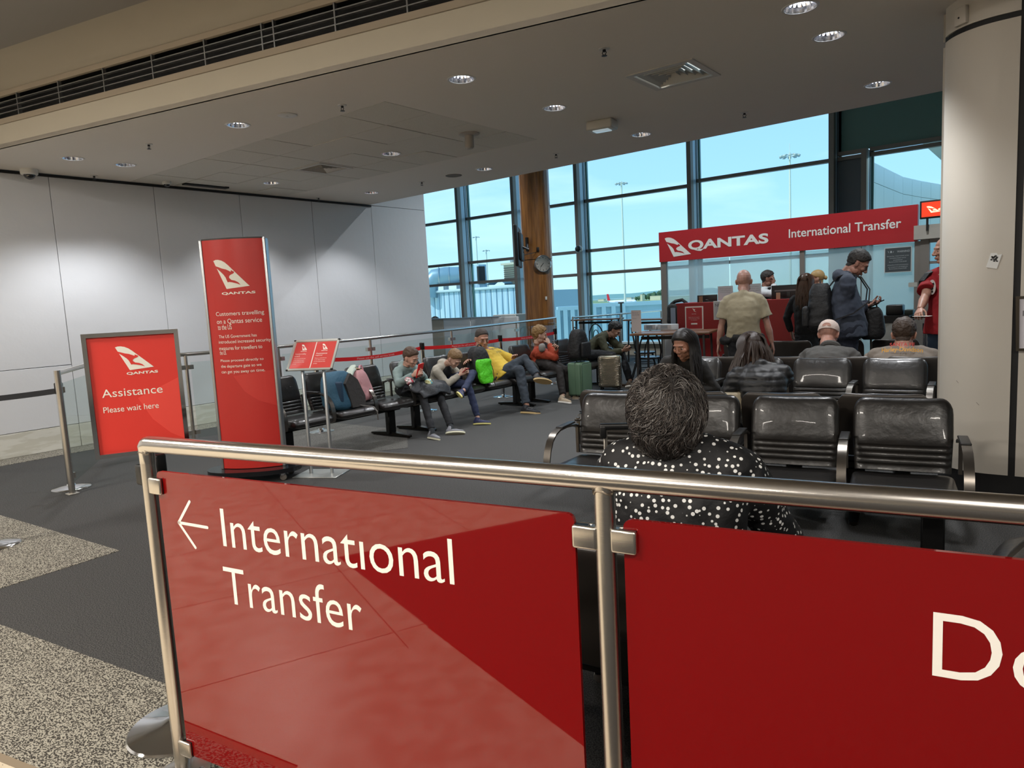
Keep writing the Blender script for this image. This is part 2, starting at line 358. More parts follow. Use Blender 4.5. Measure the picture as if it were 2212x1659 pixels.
# bulkhead: frame running along the ceiling's near edge
dB = Vector((1, .22762, 0)).normalized(); nB = Vector((dB.y, -dB.x, 0)); oB = Vector((-8.423, 2.682, 0))
FB = lambda a, b, c=0.0: oB + dB*a + Vector((0, 0, b)) + nB*c
def bb(name, a0, a1, z0, z1, c0, c1, m, parent=None):
    vs = [FB(a, z, c) for a in (a0, a1) for z in (z0, z1) for c in (c0, c1)]
    return MB().add(vs, [(0, 1, 3, 2), (4, 6, 7, 5), (0, 4, 5, 1), (2, 3, 7, 6), (0, 2, 6, 4), (1, 5, 7, 3)]).build(name, m, parent)
bh = struct(bb('trim_3', -1.2, 15, CZ, 3.487, -.02, .0, M['cream']))
bh['label'] = 'cream bulkhead fascia above the waiting area'
bb('lower_grille_frame', -1.2, 15, 3.49, 3.54, -.02, .012, M['grilleframe'], bh); bb('upper_grille_frame', -1.2, 15, 3.745, 3.79, -.02, .012, M['grilleframe'], bh)
bb('grille_void', -1.2, 15, 3.53, 3.76, -.3, -.12, M['dark'], bh)
bb('void_top', -1.2, 15, 3.76, 3.77, -.3, -.02, M['dark'], bh); bb('void_bottom', -1.2, 15, 3.52, 3.53, -.3, -.02, M['dark'], bh)
gr = []
for k in range(1, 4): bb('grille_slat', -1.2, 15, 3.54+.205*k/4-.004, 3.54+.205*k/4+.004, -.03, .002, M['alu'], bh)
for a in [.37-.63, .37, 1.0, 1.63, 2.26, 2.88, 3.5, 3.62] + [4.21+.63*k for k in range(15)]: bb('grille_upright', a-.006, a+.006, 3.54, 3.745, -.03, .004, M['alu'], bh)
ZC = 4.0; cove = MB(); rings = []
for a in (-1.6, 15.5): rings.append([FB(a, 3.79 + .215*math.sin(t), .0+.36*(1-math.cos(t))) for t in [PI/2*i/8 for i in range(9)]] + [FB(a, 4.06, .36), FB(a, 4.06, -.1), FB(a, 3.79, -.1)])
cove.loft(rings, True, 0, True); struct(cove.build('trim_4', mat('cove_paint', '#aba393', .75)))
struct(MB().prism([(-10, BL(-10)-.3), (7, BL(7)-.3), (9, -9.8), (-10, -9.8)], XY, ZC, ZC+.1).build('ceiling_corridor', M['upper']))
# rest of the shell
struct(MB().box((-4, -9.8, 2.8), (26, .2, 6)).build('wall_back', mat('corridor_wall', '#a8a095', .7)))
struct(MB().box((8.9, 3.2, 2.8), (.2, 26.4, 6)).build('wall_right', mat('hall_wall', '#b4aea4', .7)))
struct(MB().box((-4, 12.1, 5.65), (26, 8.4, .1)).build('ceiling_hall', mat('hall_ceiling', '#c9c9c6', .7)))
struct(MB().prism([(-9.5, CE(-9.5)-.02), (9, CE(9)-.02), (9, CE(9)-.12), (-9.5, CE(-9.5)-.12)], XY, 3.3, 5.7).build('trim_5', M['ceil']))
struct(MB().box((-17, 12.1, 2.8), (.2, 8.4, 5.8)).build('wall_far_left', M['wall']))
struct(MB().box((-13.3, 7.9, 2.8), (7.4, .15, 5.8)).build('wall_inner', M['wall']))

# ------------------------------------------------------------------ window wall
YW = 16.0
def window(n, x0, x1, zs, x_fin=True, z0=.3, z1=5.6, pane=True):
    w = struct(MB().box((x0, YW-.35, (z0+z1)/2), (.1, .14, z1-z0)).build('window_%d' % n, M['mull']))
    if x_fin:
        MB().box((x0+.0, YW-.14, (z0+z1)/2), (.09, .27, z1-z0)).build('mullion_side', M['fin'], w)
        MB().box((x0+.047, YW-.11, (z0+z1)/2), (.008, .02, z1-z0)).build('gasket', M['dark'], w)
        MB().box((x0+.07, YW+.03, (z0+z1)/2), (.05, .06, z1-z0)).build('pane_edge', mat('green_pane_edge', '#5f8f8c', .3), w)
    zz = [z0]+list(zs)+[z1]
    for z in zs: MB().box(((x0+x1)/2, YW-.03, z), (x1-x0-.08, .12, .075)).build('transom', M['mull'], w)
    for a, b in zip(zz[:-1], zz[1:]):
        if pane: MB().box(((x0+x1)/2+.03, YW+.03, (a+b)/2), (x1-x0-.1, .012, b-a-.04)).build('pane', M['glass'], w)
    return w
TZ = [2.09, 2.68, 3.94]
window(1, -16.9, -13.92, TZ); window(2, -13.92, -11.9, TZ); window(3, -11.9, -9.87, TZ, True); window(4, -9.87, -6.83, TZ)
window(5, -6.83, -3.8, [2.12, 2.72, 4.02]); 
window(6, -3.8, -3.2, [4.02, 4.12], pane=False); window(7, -3.2, 1.0, [4.02, 4.12], True, z1=4.1); window(8, 1.0, 5.5, [2.12, 2.72, 4.02]); window(9, 5.5, 8.9, [2.12, 2.72, 4.02])
struct(MB().box((-.9, YW+.02, 4.9), (5.9, .04, 1.5)).build('trim_6', mat('teal_spandrel_glass', '#5c7f79', .25, coat=.4)))
struct(MB().box((-3.58, YW+.0, 2.1), (.56, .06, 3.9)).build('trim_7', mat('grey_blue_panel', '#5d666c', .5)))
struct(MB().box((-4, YW, .14), (26, .3, .3)).build('wall_under_window', mat('sill_skirting', '#a39d90', .6)))
struct(MB().box((-4, YW-.12, .31), (26, .3, .05)).build('trim_8', mat('white_sill', '#cfdcdc', .4)))
struct(MB().box((-4, YW+.25, 5.75), (26, .6, .3)).build('trim_9', M['mull']))

# ------------------------------------------------------------------ adjacent building seen through the right-hand glass
ar = thing('curved_hall', 'white curved panelled hall seen through the glass beside the transfer sign', 'building', (0, 22, 0))
z5 = 5.0
arc = [at_z(1872, 343, z5), at_z(1910, 362, z5), at_z(1950.7, 382, z5), at_z(1990, 391, z5), at_z(2031, 398, z5), at_z(2090, 404, z5), at_z(2200, 408, z5)]
arc = [Vector((p.x, max(17.0, p.y), 0)) for p in arc]
pts = []
for i in range(len(arc)-1):
    for k in range(2): pts.append(arc[i].lerp(arc[i+1], k/2))
pts.append(arc[-1])
for i in range(len(pts)-1):
    a, b = pts[i], pts[i+1]; d = (b-a).normalized(); n_ = Vector((-d.y, d.x, 0)); q = MB()
    for z0, z1 in ((-1, 4.42), (4.44, 5.0)):
        q.add([a+d*.01+n_*c+Vector((0, -22, z)) for c in (0, .1) for z in (z0, z1)] + [b-d*.01+n_*c+Vector((0, -22, z)) for c in (0, .1) for z in (z0, z1)], [(0, 1, 3, 2), (4, 6, 7, 5), (0, 4, 5, 1), (2, 3, 7, 6), (0, 2, 6, 4), (1, 5, 7, 3)])
    q.build('wall_panel', mat('hall_white_panel', '#dfe6e2', .5), ar)
MB().box((1.65, 3, 5.1), (9.5, 16, .1)).build('roof', mat('hall_roof', '#d0d6d0', .6), ar)
MB().box((0, 3, -.1), (9.5, 16, .1)).build('hall_floor', mat('hall_floor', '#8d9490', .6), ar)
for x, y in ((.2, -3.5), (.5, -1.5), (1.4, -2.5)): MB().lathe([(.12, 0), (.16, .02), (.16, .05)], 20, (x, y, 5.02)).build('ceiling_fitting', M['alu'], ar)
lamp('AREA', 'hall_room_light', (-.5, 20.5, 4.9), 90, (.85, 1, .95), shape='DISK', size=1.5)
# ------------------------------------------------------------------ ceiling fittings
M['lampglow'] = mat('lamp_glow', '#eef4ff', .5, emit=9.0)
M['reflector'] = mat('faceted_reflector', '#dfe3ec', .16, metal=1)
M['trim'] = mat('downlight_trim', '#c9c7c2', .4)
rf = MB(); n = 36; prof = [(.098, 0), (.09, .03), (.07, .075), (.045, .10)]
rings = [[Vector((r*(1 if k % 2 else .955)*math.cos(2*PI*k/n), r*(1 if k % 2 else .955)*math.sin(2*PI*k/n), z)) for k in range(n)] for r, z in prof]
rf.loft(rings, False, 0, False); rf.add(rings[-1], [tuple(range(n))], 0)
RFL = rf.mesh('reflector', M['reflector'])
TRM = MB().lathe([(.099, .004), (.099, -.004), (.112, -.005), (.116, 0), (.112, .002)], 36, caps=False).mesh('trim_ring', M['trim'])
BLB = MB().lathe([(.012, .095), (.03, .09), (.034, .06), (.022, .035), (.006, .03)], 16).mesh('bulb', M['lampglow'])
GLW = MB().lathe([(.068, .078), (.088, .036), (.087, .033), (.066, .073)], 36, caps=False).mesh('glowing_rim', mat('reflector_glow', '#e6eeff', .5, emit=2.2))
near = {0: 'downlight at the top edge nearest the white pillar', 1: 'second downlight down from the top beside the white pillar', 2: 'downlight above the transfer counter beside the pillar', 3: 'downlight near the bulkhead in mid ceiling, left of the square vent',
        4: 'downlight between the square vent and the box luminaire', 5: 'downlight close to the ceiling edge right of the box luminaire', 6: 'downlight near the bulkhead above the tall totem', 7: 'downlight set in the tiled ceiling field beside the vent',
        8: 'downlight near the ceiling edge beside the round speaker', 9: 'leftmost downlight beside the dome camera', 10: 'downlight second from the left near the dome camera', 11: 'small far downlight in the tiles close to the left wall', 12: 'farthest downlight over the wall and window corner',
        13: 'downlight hidden behind the white pillar', 14: 'farther downlight hidden behind the white pillar'}
for i, (x, y) in enumerate(DL):
    t = thing('downlight', 'round recessed ' + near[i], 'ceiling light', (x, y, CZ), 0, 'recessed ceiling downlights')
    obj('trim_ring', TRM, t); obj('reflector', RFL, t); obj('bulb', BLB, t); obj('glowing_rim', GLW, t)
    l = bpy.data.lights.new('downlight_beam', 'SPOT'); l.energy = 62; l.color = (.97, .98, 1); l.spot_size = R(112); l.spot_blend = .55; l.shadow_soft_size = .05
    lo = bpy.data.objects.new('downlight_beam', l); COL.objects.link(lo); lo.parent = t; lo.location = (0, 0, -.01)
def diffuser(c, h, label):
    t = thing('ceiling_vent', label, 'vent', (c[0], c[1], CZ), 0, 'square ceiling air vents'); m = mat('vent_white', '#bdb9b0', .5)
    b = MB(); b.prism(sq(0, 0, h+.045), XY, -.008, .002, holes=[sq(0, 0, h-.005)]); b.build('frame', m, t)
    MB().box((0, 0, .16), (2*h, 2*h, .01)).build('plenum', M['dark'], t)
    for k in range(5):
        r0 = h-.02-k*h/5.4; b = MB()
        a = [Vector((x*r0, y*r0, -.002)) for x, y in ((-1, -1), (1, -1), (1, 1), (-1, 1))]; r1 = r0-.032
        c_ = [Vector((x*r1, y*r1, .045)) for x, y in ((-1, -1), (1, -1), (1, 1), (-1, 1))]
        b.loft([a, c_, [p+Vector((0, 0, .004)) for p in c_], [p+Vector((0, 0, .004)) for p in a]], False, 0, False, closed=True); b.build('louvre', m, t)
diffuser(D1, .245, 'large square air vent with dark louvres in the plain ceiling')
diffuser(D2, .215, 'square air vent set among the ceiling tiles')
for (px, py), lab in (((1305, 105), 'sprinkler head above the square vent, largest of them'), ((1608, 243), 'sprinkler head near the ceiling edge towards the transfer counter'), ((1201, 332), 'sprinkler head near the ceiling edge above the clock column'), ((911, 393), 'sprinkler head over the wall end beside the windows'), ((739, 227), 'sprinkler head beside the tiled ceiling field'), ((321, 311), 'sprinkler head between the left downlights and the bulkhead'), ((203, 379), 'tiny sprinkler head over the left wall near the dome camera'), ((688, 427), 'tiny sprinkler head over the far part of the left wall')):
    p = at_z(px, py, CZ); t = thing('fire_sprinkler', 'black ' + lab, 'sprinkler', p, 0, 'ceiling fire sprinklers')
    MB().lathe([(.04, 0), (.038, -.005), (.02, -.008)], 20).build('cover_plate', M['trim'], t)
    MB().lathe([(.012, -.004), (.012, -.02), (.007, -.024)], 12).build('body', M['black'], t)
    b = MB(); [b.tube([(s*.011, 0, -.018), (s*.017, 0, -.03), (s*.004, 0, -.048)], .003, 6) for s in (-1, 1)]; b.build('yoke', M['black'], t)
    MB().lathe([(.02, -.048), (.021, -.051), (.004, -.052)], 14).build('deflector', M['black'], t)
def dome(p, r, label, rot=None):
    t = thing('dome_camera', label, 'camera', p)
    MB().lathe([(r, 0), (r, -r*.55), (r*.92, -r*.68), (r*.7, -r*.7)], 28).build('housing', M['white'], t)
    MB().lathe([(r*.68, -r*.68)]+[(r*.68*math.cos(a), -r*.7-r*.6*math.sin(a)) for a in [PI/2*k/8 for k in range(9)]], 24, caps=False).build('dome', mat('smoked_dome', '#0d0d10', .08, coat=1), t)
    return t
dome(at_z(62, 366, CZ), .088, 'white dome security camera at the left end of the ceiling'); dome(at_z(360, 392, CZ), .055, 'small dark dome security camera above the panel wall')
t = thing('ball_camera', 'small dark ball camera on the mullion right of the column', 'camera', at_y(1250, 538, 15.47))
MB().ell((0, -.02, 0), (.085, .085, .085)).build('ball', mat('smoked_ball', '#15171a', .12, coat=1), t); MB().lathe([(.07, .0), (.09, .02), (.05, .12)], 20, rot=Matrix.Rotation(-PI/2, 3, 'X')).build('bracket', M['white'], t)
tag(MB().lathe([(.085, 0), (.085, -.006), (.07, -.012), (.012, -.012), (.012, -.016)], 28).build('round_ceiling_speaker', M['trim'], None, at_z(620, 248, CZ)), 'small round white disc on the ceiling above the totem', 'speaker')
tag(MB().lathe([(.115, 0), (.112, -.006), (.1, -.009), (.095, -.006)], 28).build('round_ceiling_speaker', mat('speaker_mesh', '#77736c', .8), None, at_z(980, 379, CZ)), 'grey round speaker grille near the ceiling edge left of the column', 'speaker')
t = thing('ceiling_bracket', 'white stub bracket hanging from the tiled ceiling', 'bracket', at_z(1013, 289, CZ)); m = mat('bracket_white', '#a8a198', .5)
MB().lathe([(.11, 0), (.11, -.008), (.075, -.02)], 28).build('plate', m, t); MB().tube([(0, 0, -.01), (.0, 0, -.14), (0, 0, -.155)], [.05, .047, .03], 20).build('sleeve', m, t)
t = thing('box_luminaire', 'white square emergency light box fixed under the ceiling', 'emergency light', at_z(1300, 262, CZ), R(8))
MB().rbox((0, 0, -.045), (.28, .2, .09), .018).build('housing', mat('luminaire_white', '#c6c2b8', .4), t); MB().rbox((0, 0, -.094), (.17, .11, .012), .005).build('lens', mat('luminaire_lens', '#cfe2ec', .2, emit=.25), t)
q = struct(MB().box(((-9.25), 5.3, 3.262), (.1, .62, .02)).build('trim_10', M['dark']))

# ------------------------------------------------------------------ timber column with screen and clock
cp = at_y(1161, 560, 13.2); CXc, CYc, CR = cp.x, 13.2, .335
col = struct(MB().lathe([(CR-.02, 0), (CR-.02, 5.6)], 48, (CXc, CYc, 0)).build('trim_11', M['dark'])); col.name = 'trim_11'
va = math.atan2(-CYc, -CXc)   # direction from column to the camera
for z0, z1 in ((0, 2.38), (2.395, 5.6)):
    for k in range(3):
        a0 = va - R(62) + k*R(120) + R(.8); a1 = a0 + R(118.4); b = MB(); seg = 14; rr = []
        for z in (z0, z1): rr.append([(CXc+CR*math.cos(a0+(a1-a0)*i/seg), CYc+CR*math.sin(a0+(a1-a0)*i/seg), z) for i in range(seg+1)])
        b.loft([r_ + [(CXc+(CR-.02)*math.cos(a1), CYc+(CR-.02)*math.sin(a1), r_[0][2]), (CXc+(CR-.02)*math.cos(a0), CYc+(CR-.02)*math.sin(a0), r_[0][2])] for r_ in rr], True, 0, True)
        b.build('timber_panel', M['wood'], col)
def colpt(px, py):   # point on the column's surface under a pixel
    d = ray(px, py); dx, dy = d[0], d[1]; A = dx*dx+dy*dy; B = -2*(dx*CXc+dy*CYc); C = CXc**2+CYc**2-CR**2; D = max(0, B*B-4*A*C); s = (-B-math.sqrt(D))/(2*A); return Vector((dx*s, dy*s, EYE+d[2]*s))
def facing(p): return math.atan2(p.y-CYc, p.x-CXc)
p = colpt(1172, 570); a = facing(p); t = thing('wall_clock', 'round chrome rimmed clock on the timber column', 'clock', p, a+PI/2+R(0))
RX = Matrix.Rotation(PI/2, 3, 'X')    # local z -> -y (towards viewer)
MB().lathe([(.19, 0), (.197, .02), (.19, .045), (.175, .05), (.168, .035)], 48, rot=RX).build('rim', M['chrome'], t)
MB().lathe([(.17, 0), (.17, .034)], 48, rot=RX).build('face', mat('clock_face', '#f6f6f2', .5), t)
cf = frame((0, -.036, 0), (1, 0, 0), (0, 0, 1))
for k in range(12):
    b = MB(); aa = PI/2-2*PI*k/12; b.add([cf(r_*math.cos(aa)+s*w_*math.sin(aa), r_*math.sin(aa)-s*w_*math.cos(aa)) for r_, s in ((.125, -1), (.125, 1), (.15, 1), (.15, -1)) for w_ in (.007 if k % 3 == 0 else .004,)], [(0, 1, 2, 3)]); b.build('hour_mark', M['black'], t)
b = MB()
for aa, l_, w_ in ((R(-135), .09, .006), (R(-128), .12, .004)):
    aa = aa; u = (math.cos(aa), math.sin(aa)); b.add([cf(-.02*u[0]-w_*u[1], -.02*u[1]+w_*u[0], .002), cf(-.02*u[0]+w_*u[1], -.02*u[1]-w_*u[0], .002), cf(l_*u[0]+w_*.4*u[1], l_*u[1]-w_*.4*u[0], .002), cf(l_*u[0]-w_*.4*u[1], l_*u[1]+w_*.4*u[0], .002)], [(0, 1, 2, 3)])
b.build('hands', M['black'], t)
p = colpt(1140, 528); t = thing('wall_screen', 'black television seen edge on, bracketed to the timber column', 'television', (0, 0, 0))
s0, s1 = at_d(1110, 489, 14.7), at_d(1120, 577, 14.7); c = (s0+s1)/2; dv = Vector((c.x, c.y, 0)).normalized(); side = Vector((dv.y, -dv.x, 0))
Rm = Matrix((( (dv*.97+side*.24).normalized()), Vector((0, 0, 0)), Vector((0, 0, 1)))); u = (dv*.995+side*.07).normalized(); w = Vector((u.y, -u.x, 0)); Rm = Matrix((u, w, Vector((0, 0, 1)))).transposed()
cc = at_d(1119, 534, 14.3)
MB().rbox(cc, (1.05, .07, .80), .02, rot=Rm).build('casing', M['black'], t); MB().rbox(cc + w*.06, (.75, .07, .55), .03, rot=Rm).build('rear_housing', mat('dark_rear', '#1d1e20', .5), t)
b = MB(); b.tube([cc+w*.08, cc+w*.2+Vector((0, 0, -.05)), p], .022, 8); b.box(p, (.05, .1, .3)); b.build('bracket', M['black'], t)
b = MB(); b.tube([cc+w*.1+Vector((0, 0, -.1)), cc.lerp(p, .6)+Vector((0, 0, -.2)), colpt(1158, 545)], .007, 5); b.build('cable', M['black'], t)
for (px, py), (w_, h_), m_, lab in (((1162, 539), (.055, .1), M['black'], 'black socket on the timber column above the clock'), ((1179, 644), (.04, .07), M['white'], 'tiny white switch low on the timber column')):
    p = colpt(px, py); tag(MB().rbox((0, -.012, 0), (w_, .03, h_), .004).build('wall_switch' if m_ == M['white'] else 'wall_socket', m_, None, p, facing(p)+PI/2), lab, 'switch' if m_ == M['white'] else 'socket')

# ------------------------------------------------------------------ big white pillar on the right (straight sides, round ends)
PX0, PX1, PYc, PR = -.36, 1.0, 5.87, .35
def obround(r, x0=PX0, x1=PX1, y=PYc, n=20): return [(x1+r*math.cos(a), y+r*math.sin(a)) for a in [-PI/2+PI*k/n for k in range(n+1)]] + [(x0+r*math.cos(a), y+r*math.sin(a)) for a in [PI/2+PI*k/n for k in range(n+1)]]
pl = MB()
pl.prism(obround(PR-.012), XY, 0, CZ+.3); pl = struct(pl.build('trim_12', M['dark']))
seams = [-.245, .55]    # joints on the front face; a further joint at the left tangent
def shell(pts2, z0, z1, name='pillar_panel'):
    inner = [(p[0]*1.0, p[1]) for p in pts2]
    b = MB(); nrm = []
    for i in range(len(pts2)):
        a = Vector(pts2[max(i-1, 0)]); c = Vector(pts2[min(i+1, len(pts2)-1)]); d = (c-a).normalized(); nrm.append(Vector((-d.y, d.x)))
    rr = [[(p[0], p[1], z) for p in pts2] + [(p[0]+nv.x*.022, p[1]+nv.y*.022, z) for p, nv in reversed(list(zip(pts2, nrm)))] for z in (z0, z1)]
    return b.loft(rr, True, 0, True).build(name, M['pillar'], pl)
def arcp(a0, a1, n=16): return [(PX0+PR*math.cos(a), PYc+PR*math.sin(a)) for a in [a0+(a1-a0)*k/n for k in range(n+1)]]
aT = math.atan2(-PYc, -PX0) - PI/2 ; aT = R(193)
for z0, z1 in ((.2, 3.055), (3.09, 3.6)):
    shell(arcp(aT+R(9), R(270)) + [(seams[0]-.019, PYc-PR)], z0, z1)
    shell([(seams[0]+.019, PYc-PR), (seams[1]-.019, PYc-PR)], z0, z1)
    shell([(seams[1]+.019, PYc-PR), (PX1, PYc-PR)], z0, z1)
    shell(arcp(R(90), aT-R(9)), z0, z1)
p = at_y(2080, 34, PYc-PR-.0); 
def pilpt(px, py):
    d = ray(px, py); best = None
    t1 = (PYc-PR)/d[1]
    if d[0]*t1 >= PX0: return Vector((d[0]*t1, PYc-PR, EYE+d[2]*t1)), -PI/2
    A = d[0]**2+d[1]**2; B = -2*(d[0]*PX0+d[1]*PYc); C = PX0**2+PYc**2-PR**2; s = (-B-math.sqrt(max(0, B*B-4*A*C)))/(2*A)
    q = Vector((d[0]*s, d[1]*s, EYE+d[2]*s)); return q, math.atan2(q.y-PYc, q.x-PX0)
p, a = pilpt(2080, 35); t = thing('motion_sensor', 'small white sensor box high on the white pillar', 'sensor', p, a+PI/2)
MB().rbox((0, -.012, 0), (.085, .03, .11), .006).build('housing', mat('sensor_white', '#c4beb4', .4), t); MB().lathe([(.006, 0), (.006, .002)], 12, (-.005, -.028, -.01), rot=RX).build('eye', M['black'], t)
p, a = pilpt(2147, 562); t = thing('torn_sticker', 'torn white and black sticker on the white pillar', 'sticker', p, a+PI/2); f_ = frame((0, -.0015, 0), (math.cos(R(-14)), 0, math.sin(R(-14))), (math.sin(R(14)), 0, math.cos(R(14))))
MB().prism([(-.03, -.05), (.03, -.05), (.033, .045), (.012, .036), (.004, .047), (-.028, .04)], f_, 0, .0012).build('paper', M['white'], t)
b = MB()
for k in range(14): x, y = random.uniform(-.022, .012), random.uniform(-.012, .028); b.add([f_(x, y, .0016), f_(x+.012, y, .0016), f_(x+.013, y+.008, .0016), f_(x+.002, y+.009, .0016)], [(0, 1, 2, 3)])
b.build('print', M['black'], t)
p, a = pilpt(2214, 700); t = thing('pillar_notice', 'dark framed notice at the right edge of the pillar, starting with IN', 'sign', p)
c0, c1 = at_y(2198, 647, PYc-PR-.03), at_y(2212, 758, PYc-PR-.03); o = Vector((c0.x, PYc-PR-.04, c1.z)); f_ = frame(o, (1, 0, 0), (0, 0, 1)); hh = c0.z-c1.z+.02
lf = lambda a_, b_, c_=0.0: f_(a_, b_, c_)-p
MB().prism([(-.0, 0), (.34, 0), (.34, hh), (-.01, hh)], lf, -.02, .0, holes=[[(.016, .016), (.324, .016), (.324, hh-.016), (.01, hh-.016)]]).build('frame', mat('dark_bronze_frame', '#4a4338', .35, metal=.6), t)
MB().prism([(.012, .012), (.33, .012), (.33, hh-.012), (.008, hh-.012)], lf, -.018, -.008).build('paper', mat('notice_paper', '#d5d2da', .5), t)
b = MB(); put_text(b, 'INFORMATION', lf, .03, hh-.125, .30, hh-.09, -.0075); b.build('lettering', M['black'], t)
MB().rbox((.16, -.005, -.24), (.3, .05, .2), .02).build('tray', mat('grey_tray', '#8d857c', .5), t)
b = MB(); q0, _ = pilpt(2066, 822); q1, _ = pilpt(2115, 875); q0.y -= .002; q1.y -= .002; b.tube([q0, q0.lerp(q1, .5)+Vector((.004, -.002, -.006)), q1], .0016, 4); b = b.build('scratch', mat('scuff_mark', '#77706a', .7), pl)
# ------------------------------------------------------------------ foreground barrier: handrail, posts, clamps, two red glass panels
def redglass(name, col, rough=.06):
    m = bpy.data.materials.new(name); m.use_nodes = True; b = m.node_tree.nodes['Principled BSDF']; b.inputs['Base Color'].default_value = (*lin(col), 1)
    b.inputs['Roughness'].default_value = rough; b.inputs['IOR'].default_value = 1.62; b.inputs['Specular IOR Level'].default_value = .5; m.diffuse_color = (*lin(col), 1)
    MATS[name] = m; return m
M['redglass'] = redglass('red_backed_glass', '#7a0809', .025); M['white_vinyl'] = mat('white_vinyl', '#f2ede4', .5)
BO = Vector((-2.286, 1.006, 0)); bd = Vector((.98514, .17173, 0)); bn = Vector((bd.y, -bd.x, 0))   # bn points to the camera side
brz = math.atan2(bd.y, bd.x)
BF = lambda a, b, c=0.0: Vector((a, -c, b))     # local: x along rail, z up, c towards camera (= -y)
bar = thing('glass_barrier', 'brushed steel handrail barrier with red glass panels reading International Transfer', 'barrier', BO, brz)
RZ = 1.115; rr = .0255
b = MB(); b.tube([(.022, 0, RZ-.06), (.022, 0, RZ-.02), (.0245, 0, RZ-.009), (.031, 0, RZ-.0025), (.042, 0, RZ), (5.4, 0, RZ)], [.0235, .0238, .0265, .0265, rr, rr], 32, up=(0, 1, 0)); b.build('handrail', M['railsteel'], bar)
for x in (.022, 1.545, 3.085, 4.63):
    b = MB(); b.tube([(x, 0, .008), (x, 0, RZ-.012)], .0225, 28); q = b.build('post', M['steel'], bar)
    b = MB(); b.tube([(x+.0235*math.cos(k), .0235*math.sin(k), RZ-.024+.0035*math.sin(3*k)+.012*abs(math.cos(k))*0-.002*(k % 2)) for k in [2*PI*j/26 for j in range(26)]], .0022, 6, closed=True); b.build('weld', mat('weld_bead', '#9a8f80', .4, metal=1), q)
    MB().lathe([(.085, 0), (.085, .006), (.08, .008), (.024, .009)], 36, (x, 0, 0)).build('base_plate', M['steel'], q)
    for k in range(3): MB().lathe([(.011, .008), (.011, .011), (.004, .012)], 14, (x+.06*math.cos(k*2.1+.6), .06*math.sin(k*2.1+.6), 0)).build('bolt', M['chrome'], q)
panels = [(.065, 1.475), (1.587, 3.02), (3.15, 4.57)]
for x0, x1 in panels:
    r_ = .018; pts = []
    for cx_, cz_, a0 in ((x1-r_, 1.032-r_, 0), (x0+r_, 1.032-r_, 90), (x0+r_, .085+r_, 180), (x1-r_, .085+r_, 270)):
        pts += [(cx_+r_*math.cos(R(a0+k*22.5)), cz_+r_*math.sin(R(a0+k*22.5))) for k in range(5)]
    MB().prism(pts, BF, -.005, .005).build('glass_panel', M['redglass'], bar)
for x, s in ((.03, 1), (1.535, -1), (1.555, 1), (3.075, -1), (3.095, 1)):
    for z in (.985, .107):
        b = MB()
        for c in (-.0125, .0125): b.rbox((x+s*.034, c, z), (.058, .0125, .052), .006, axis=2)
        b.box((x+s*.012, 0, z), (.02, .03, .05)); q = b.build('clamp', M['steel'], bar)
        MB().box((x+s*.045, 0, z), (.032, .0145, .05)).build('gasket', M['black'], q)
L = MB(); put_text(L, 'Internat\u0131onal', BF, .340, .822, 1.152, .938, .0056, bold=-.004); L.build('lettering', M['white_vinyl'], bar)
L = MB(); put_text(L, 'Transfer', BF, .327, .645, .852, .760, .0056, bold=-.004); L.build('lettering', M['white_vinyl'], bar)
L = MB(); put_text(L, 'Do', BF, 2.151, .803, 2.345, .922, .0056, bold=-.004); L.build('lettering', M['white_vinyl'], bar)
L = MB()
for p, q in (((.148, .875), (.277, .873)), ((.147, .8745), (.2085, .947)), ((.147, .8755), (.2135, .803))):
    d = Vector((q[0]-p[0], 0, q[1]-p[1])).normalized(); s = Vector((-d.z, 0, d.x))*.0047; P_, Q_ = BF(p[0], p[1], .0057), BF(q[0], q[1], .0057); nseg = 6; ring = []
    for k in range(nseg+1): a = -PI/2+PI*k/nseg; ring.append(Q_+d*.0047*math.cos(a)+s*math.sin(a))
    for k in range(nseg+1): a = PI/2+PI*k/nseg; ring.append(P_+d*.0047*math.cos(a)+s*math.sin(a))
    L.add(ring, [tuple(range(len(ring)))])
L.build('arrow', M['white_vinyl'], bar)

# ------------------------------------------------------------------ airline emblem and printed signs
TAIL = [(0, .97), (.07, 1.0), (.15, 1.0), (.25, .97), (.35, .9), (.45, .79), (1.0, .07), (.332, 0)]
ROO = [(.045, .80), (.14, .755), (.25, .70), (.36, .665), (.46, .605), (.50, .575), (.515, .64), (.545, .605), (.59, .585), (.60, .54), (.55, .50), (.49, .475), (.445, .43), (.44, .37), (.50, .30), (.60, .27), (.69, .21), (.755, .115), (.66, .165), (.52, .215), (.43, .235), (.385, .225), (.36, .30), (.335, .39), (.28, .49), (.19, .60), (.082, .72)]
def emblem(mbw, mbr, f, x0, y0, x1, y1, w=.0012):
    for pts, mb, ww in ((TAIL, mbw, w), (ROO, mbr, w+.0007)):
        P = [(x0+p[0]*(x1-x0), y0+p[1]*(y1-y0)) for p in pts]; T_ = [[P[j] for j in t] for t in tessellate_polygon([[Vector((p[0], p[1], 0)) for p in P]])]
        for _ in range(3):
            T2 = []
            for a, b_, c in T_:
                if max(math.dist(a, b_), math.dist(b_, c), math.dist(c, a)) < .035: T2.append([a, b_, c]); continue
                m1, m2, m3 = [((p[0]+q[0])/2, (p[1]+q[1])/2) for p, q in ((a, b_), (b_, c), (c, a))]; T2 += [[a, m1, m3], [m1, b_, m2], [m3, m2, c], [m1, m2, m3]]
            T_ = T2
        for t_ in T_: mb.add([f(p[0], p[1], ww) for p in t_], [(0, 1, 2)])
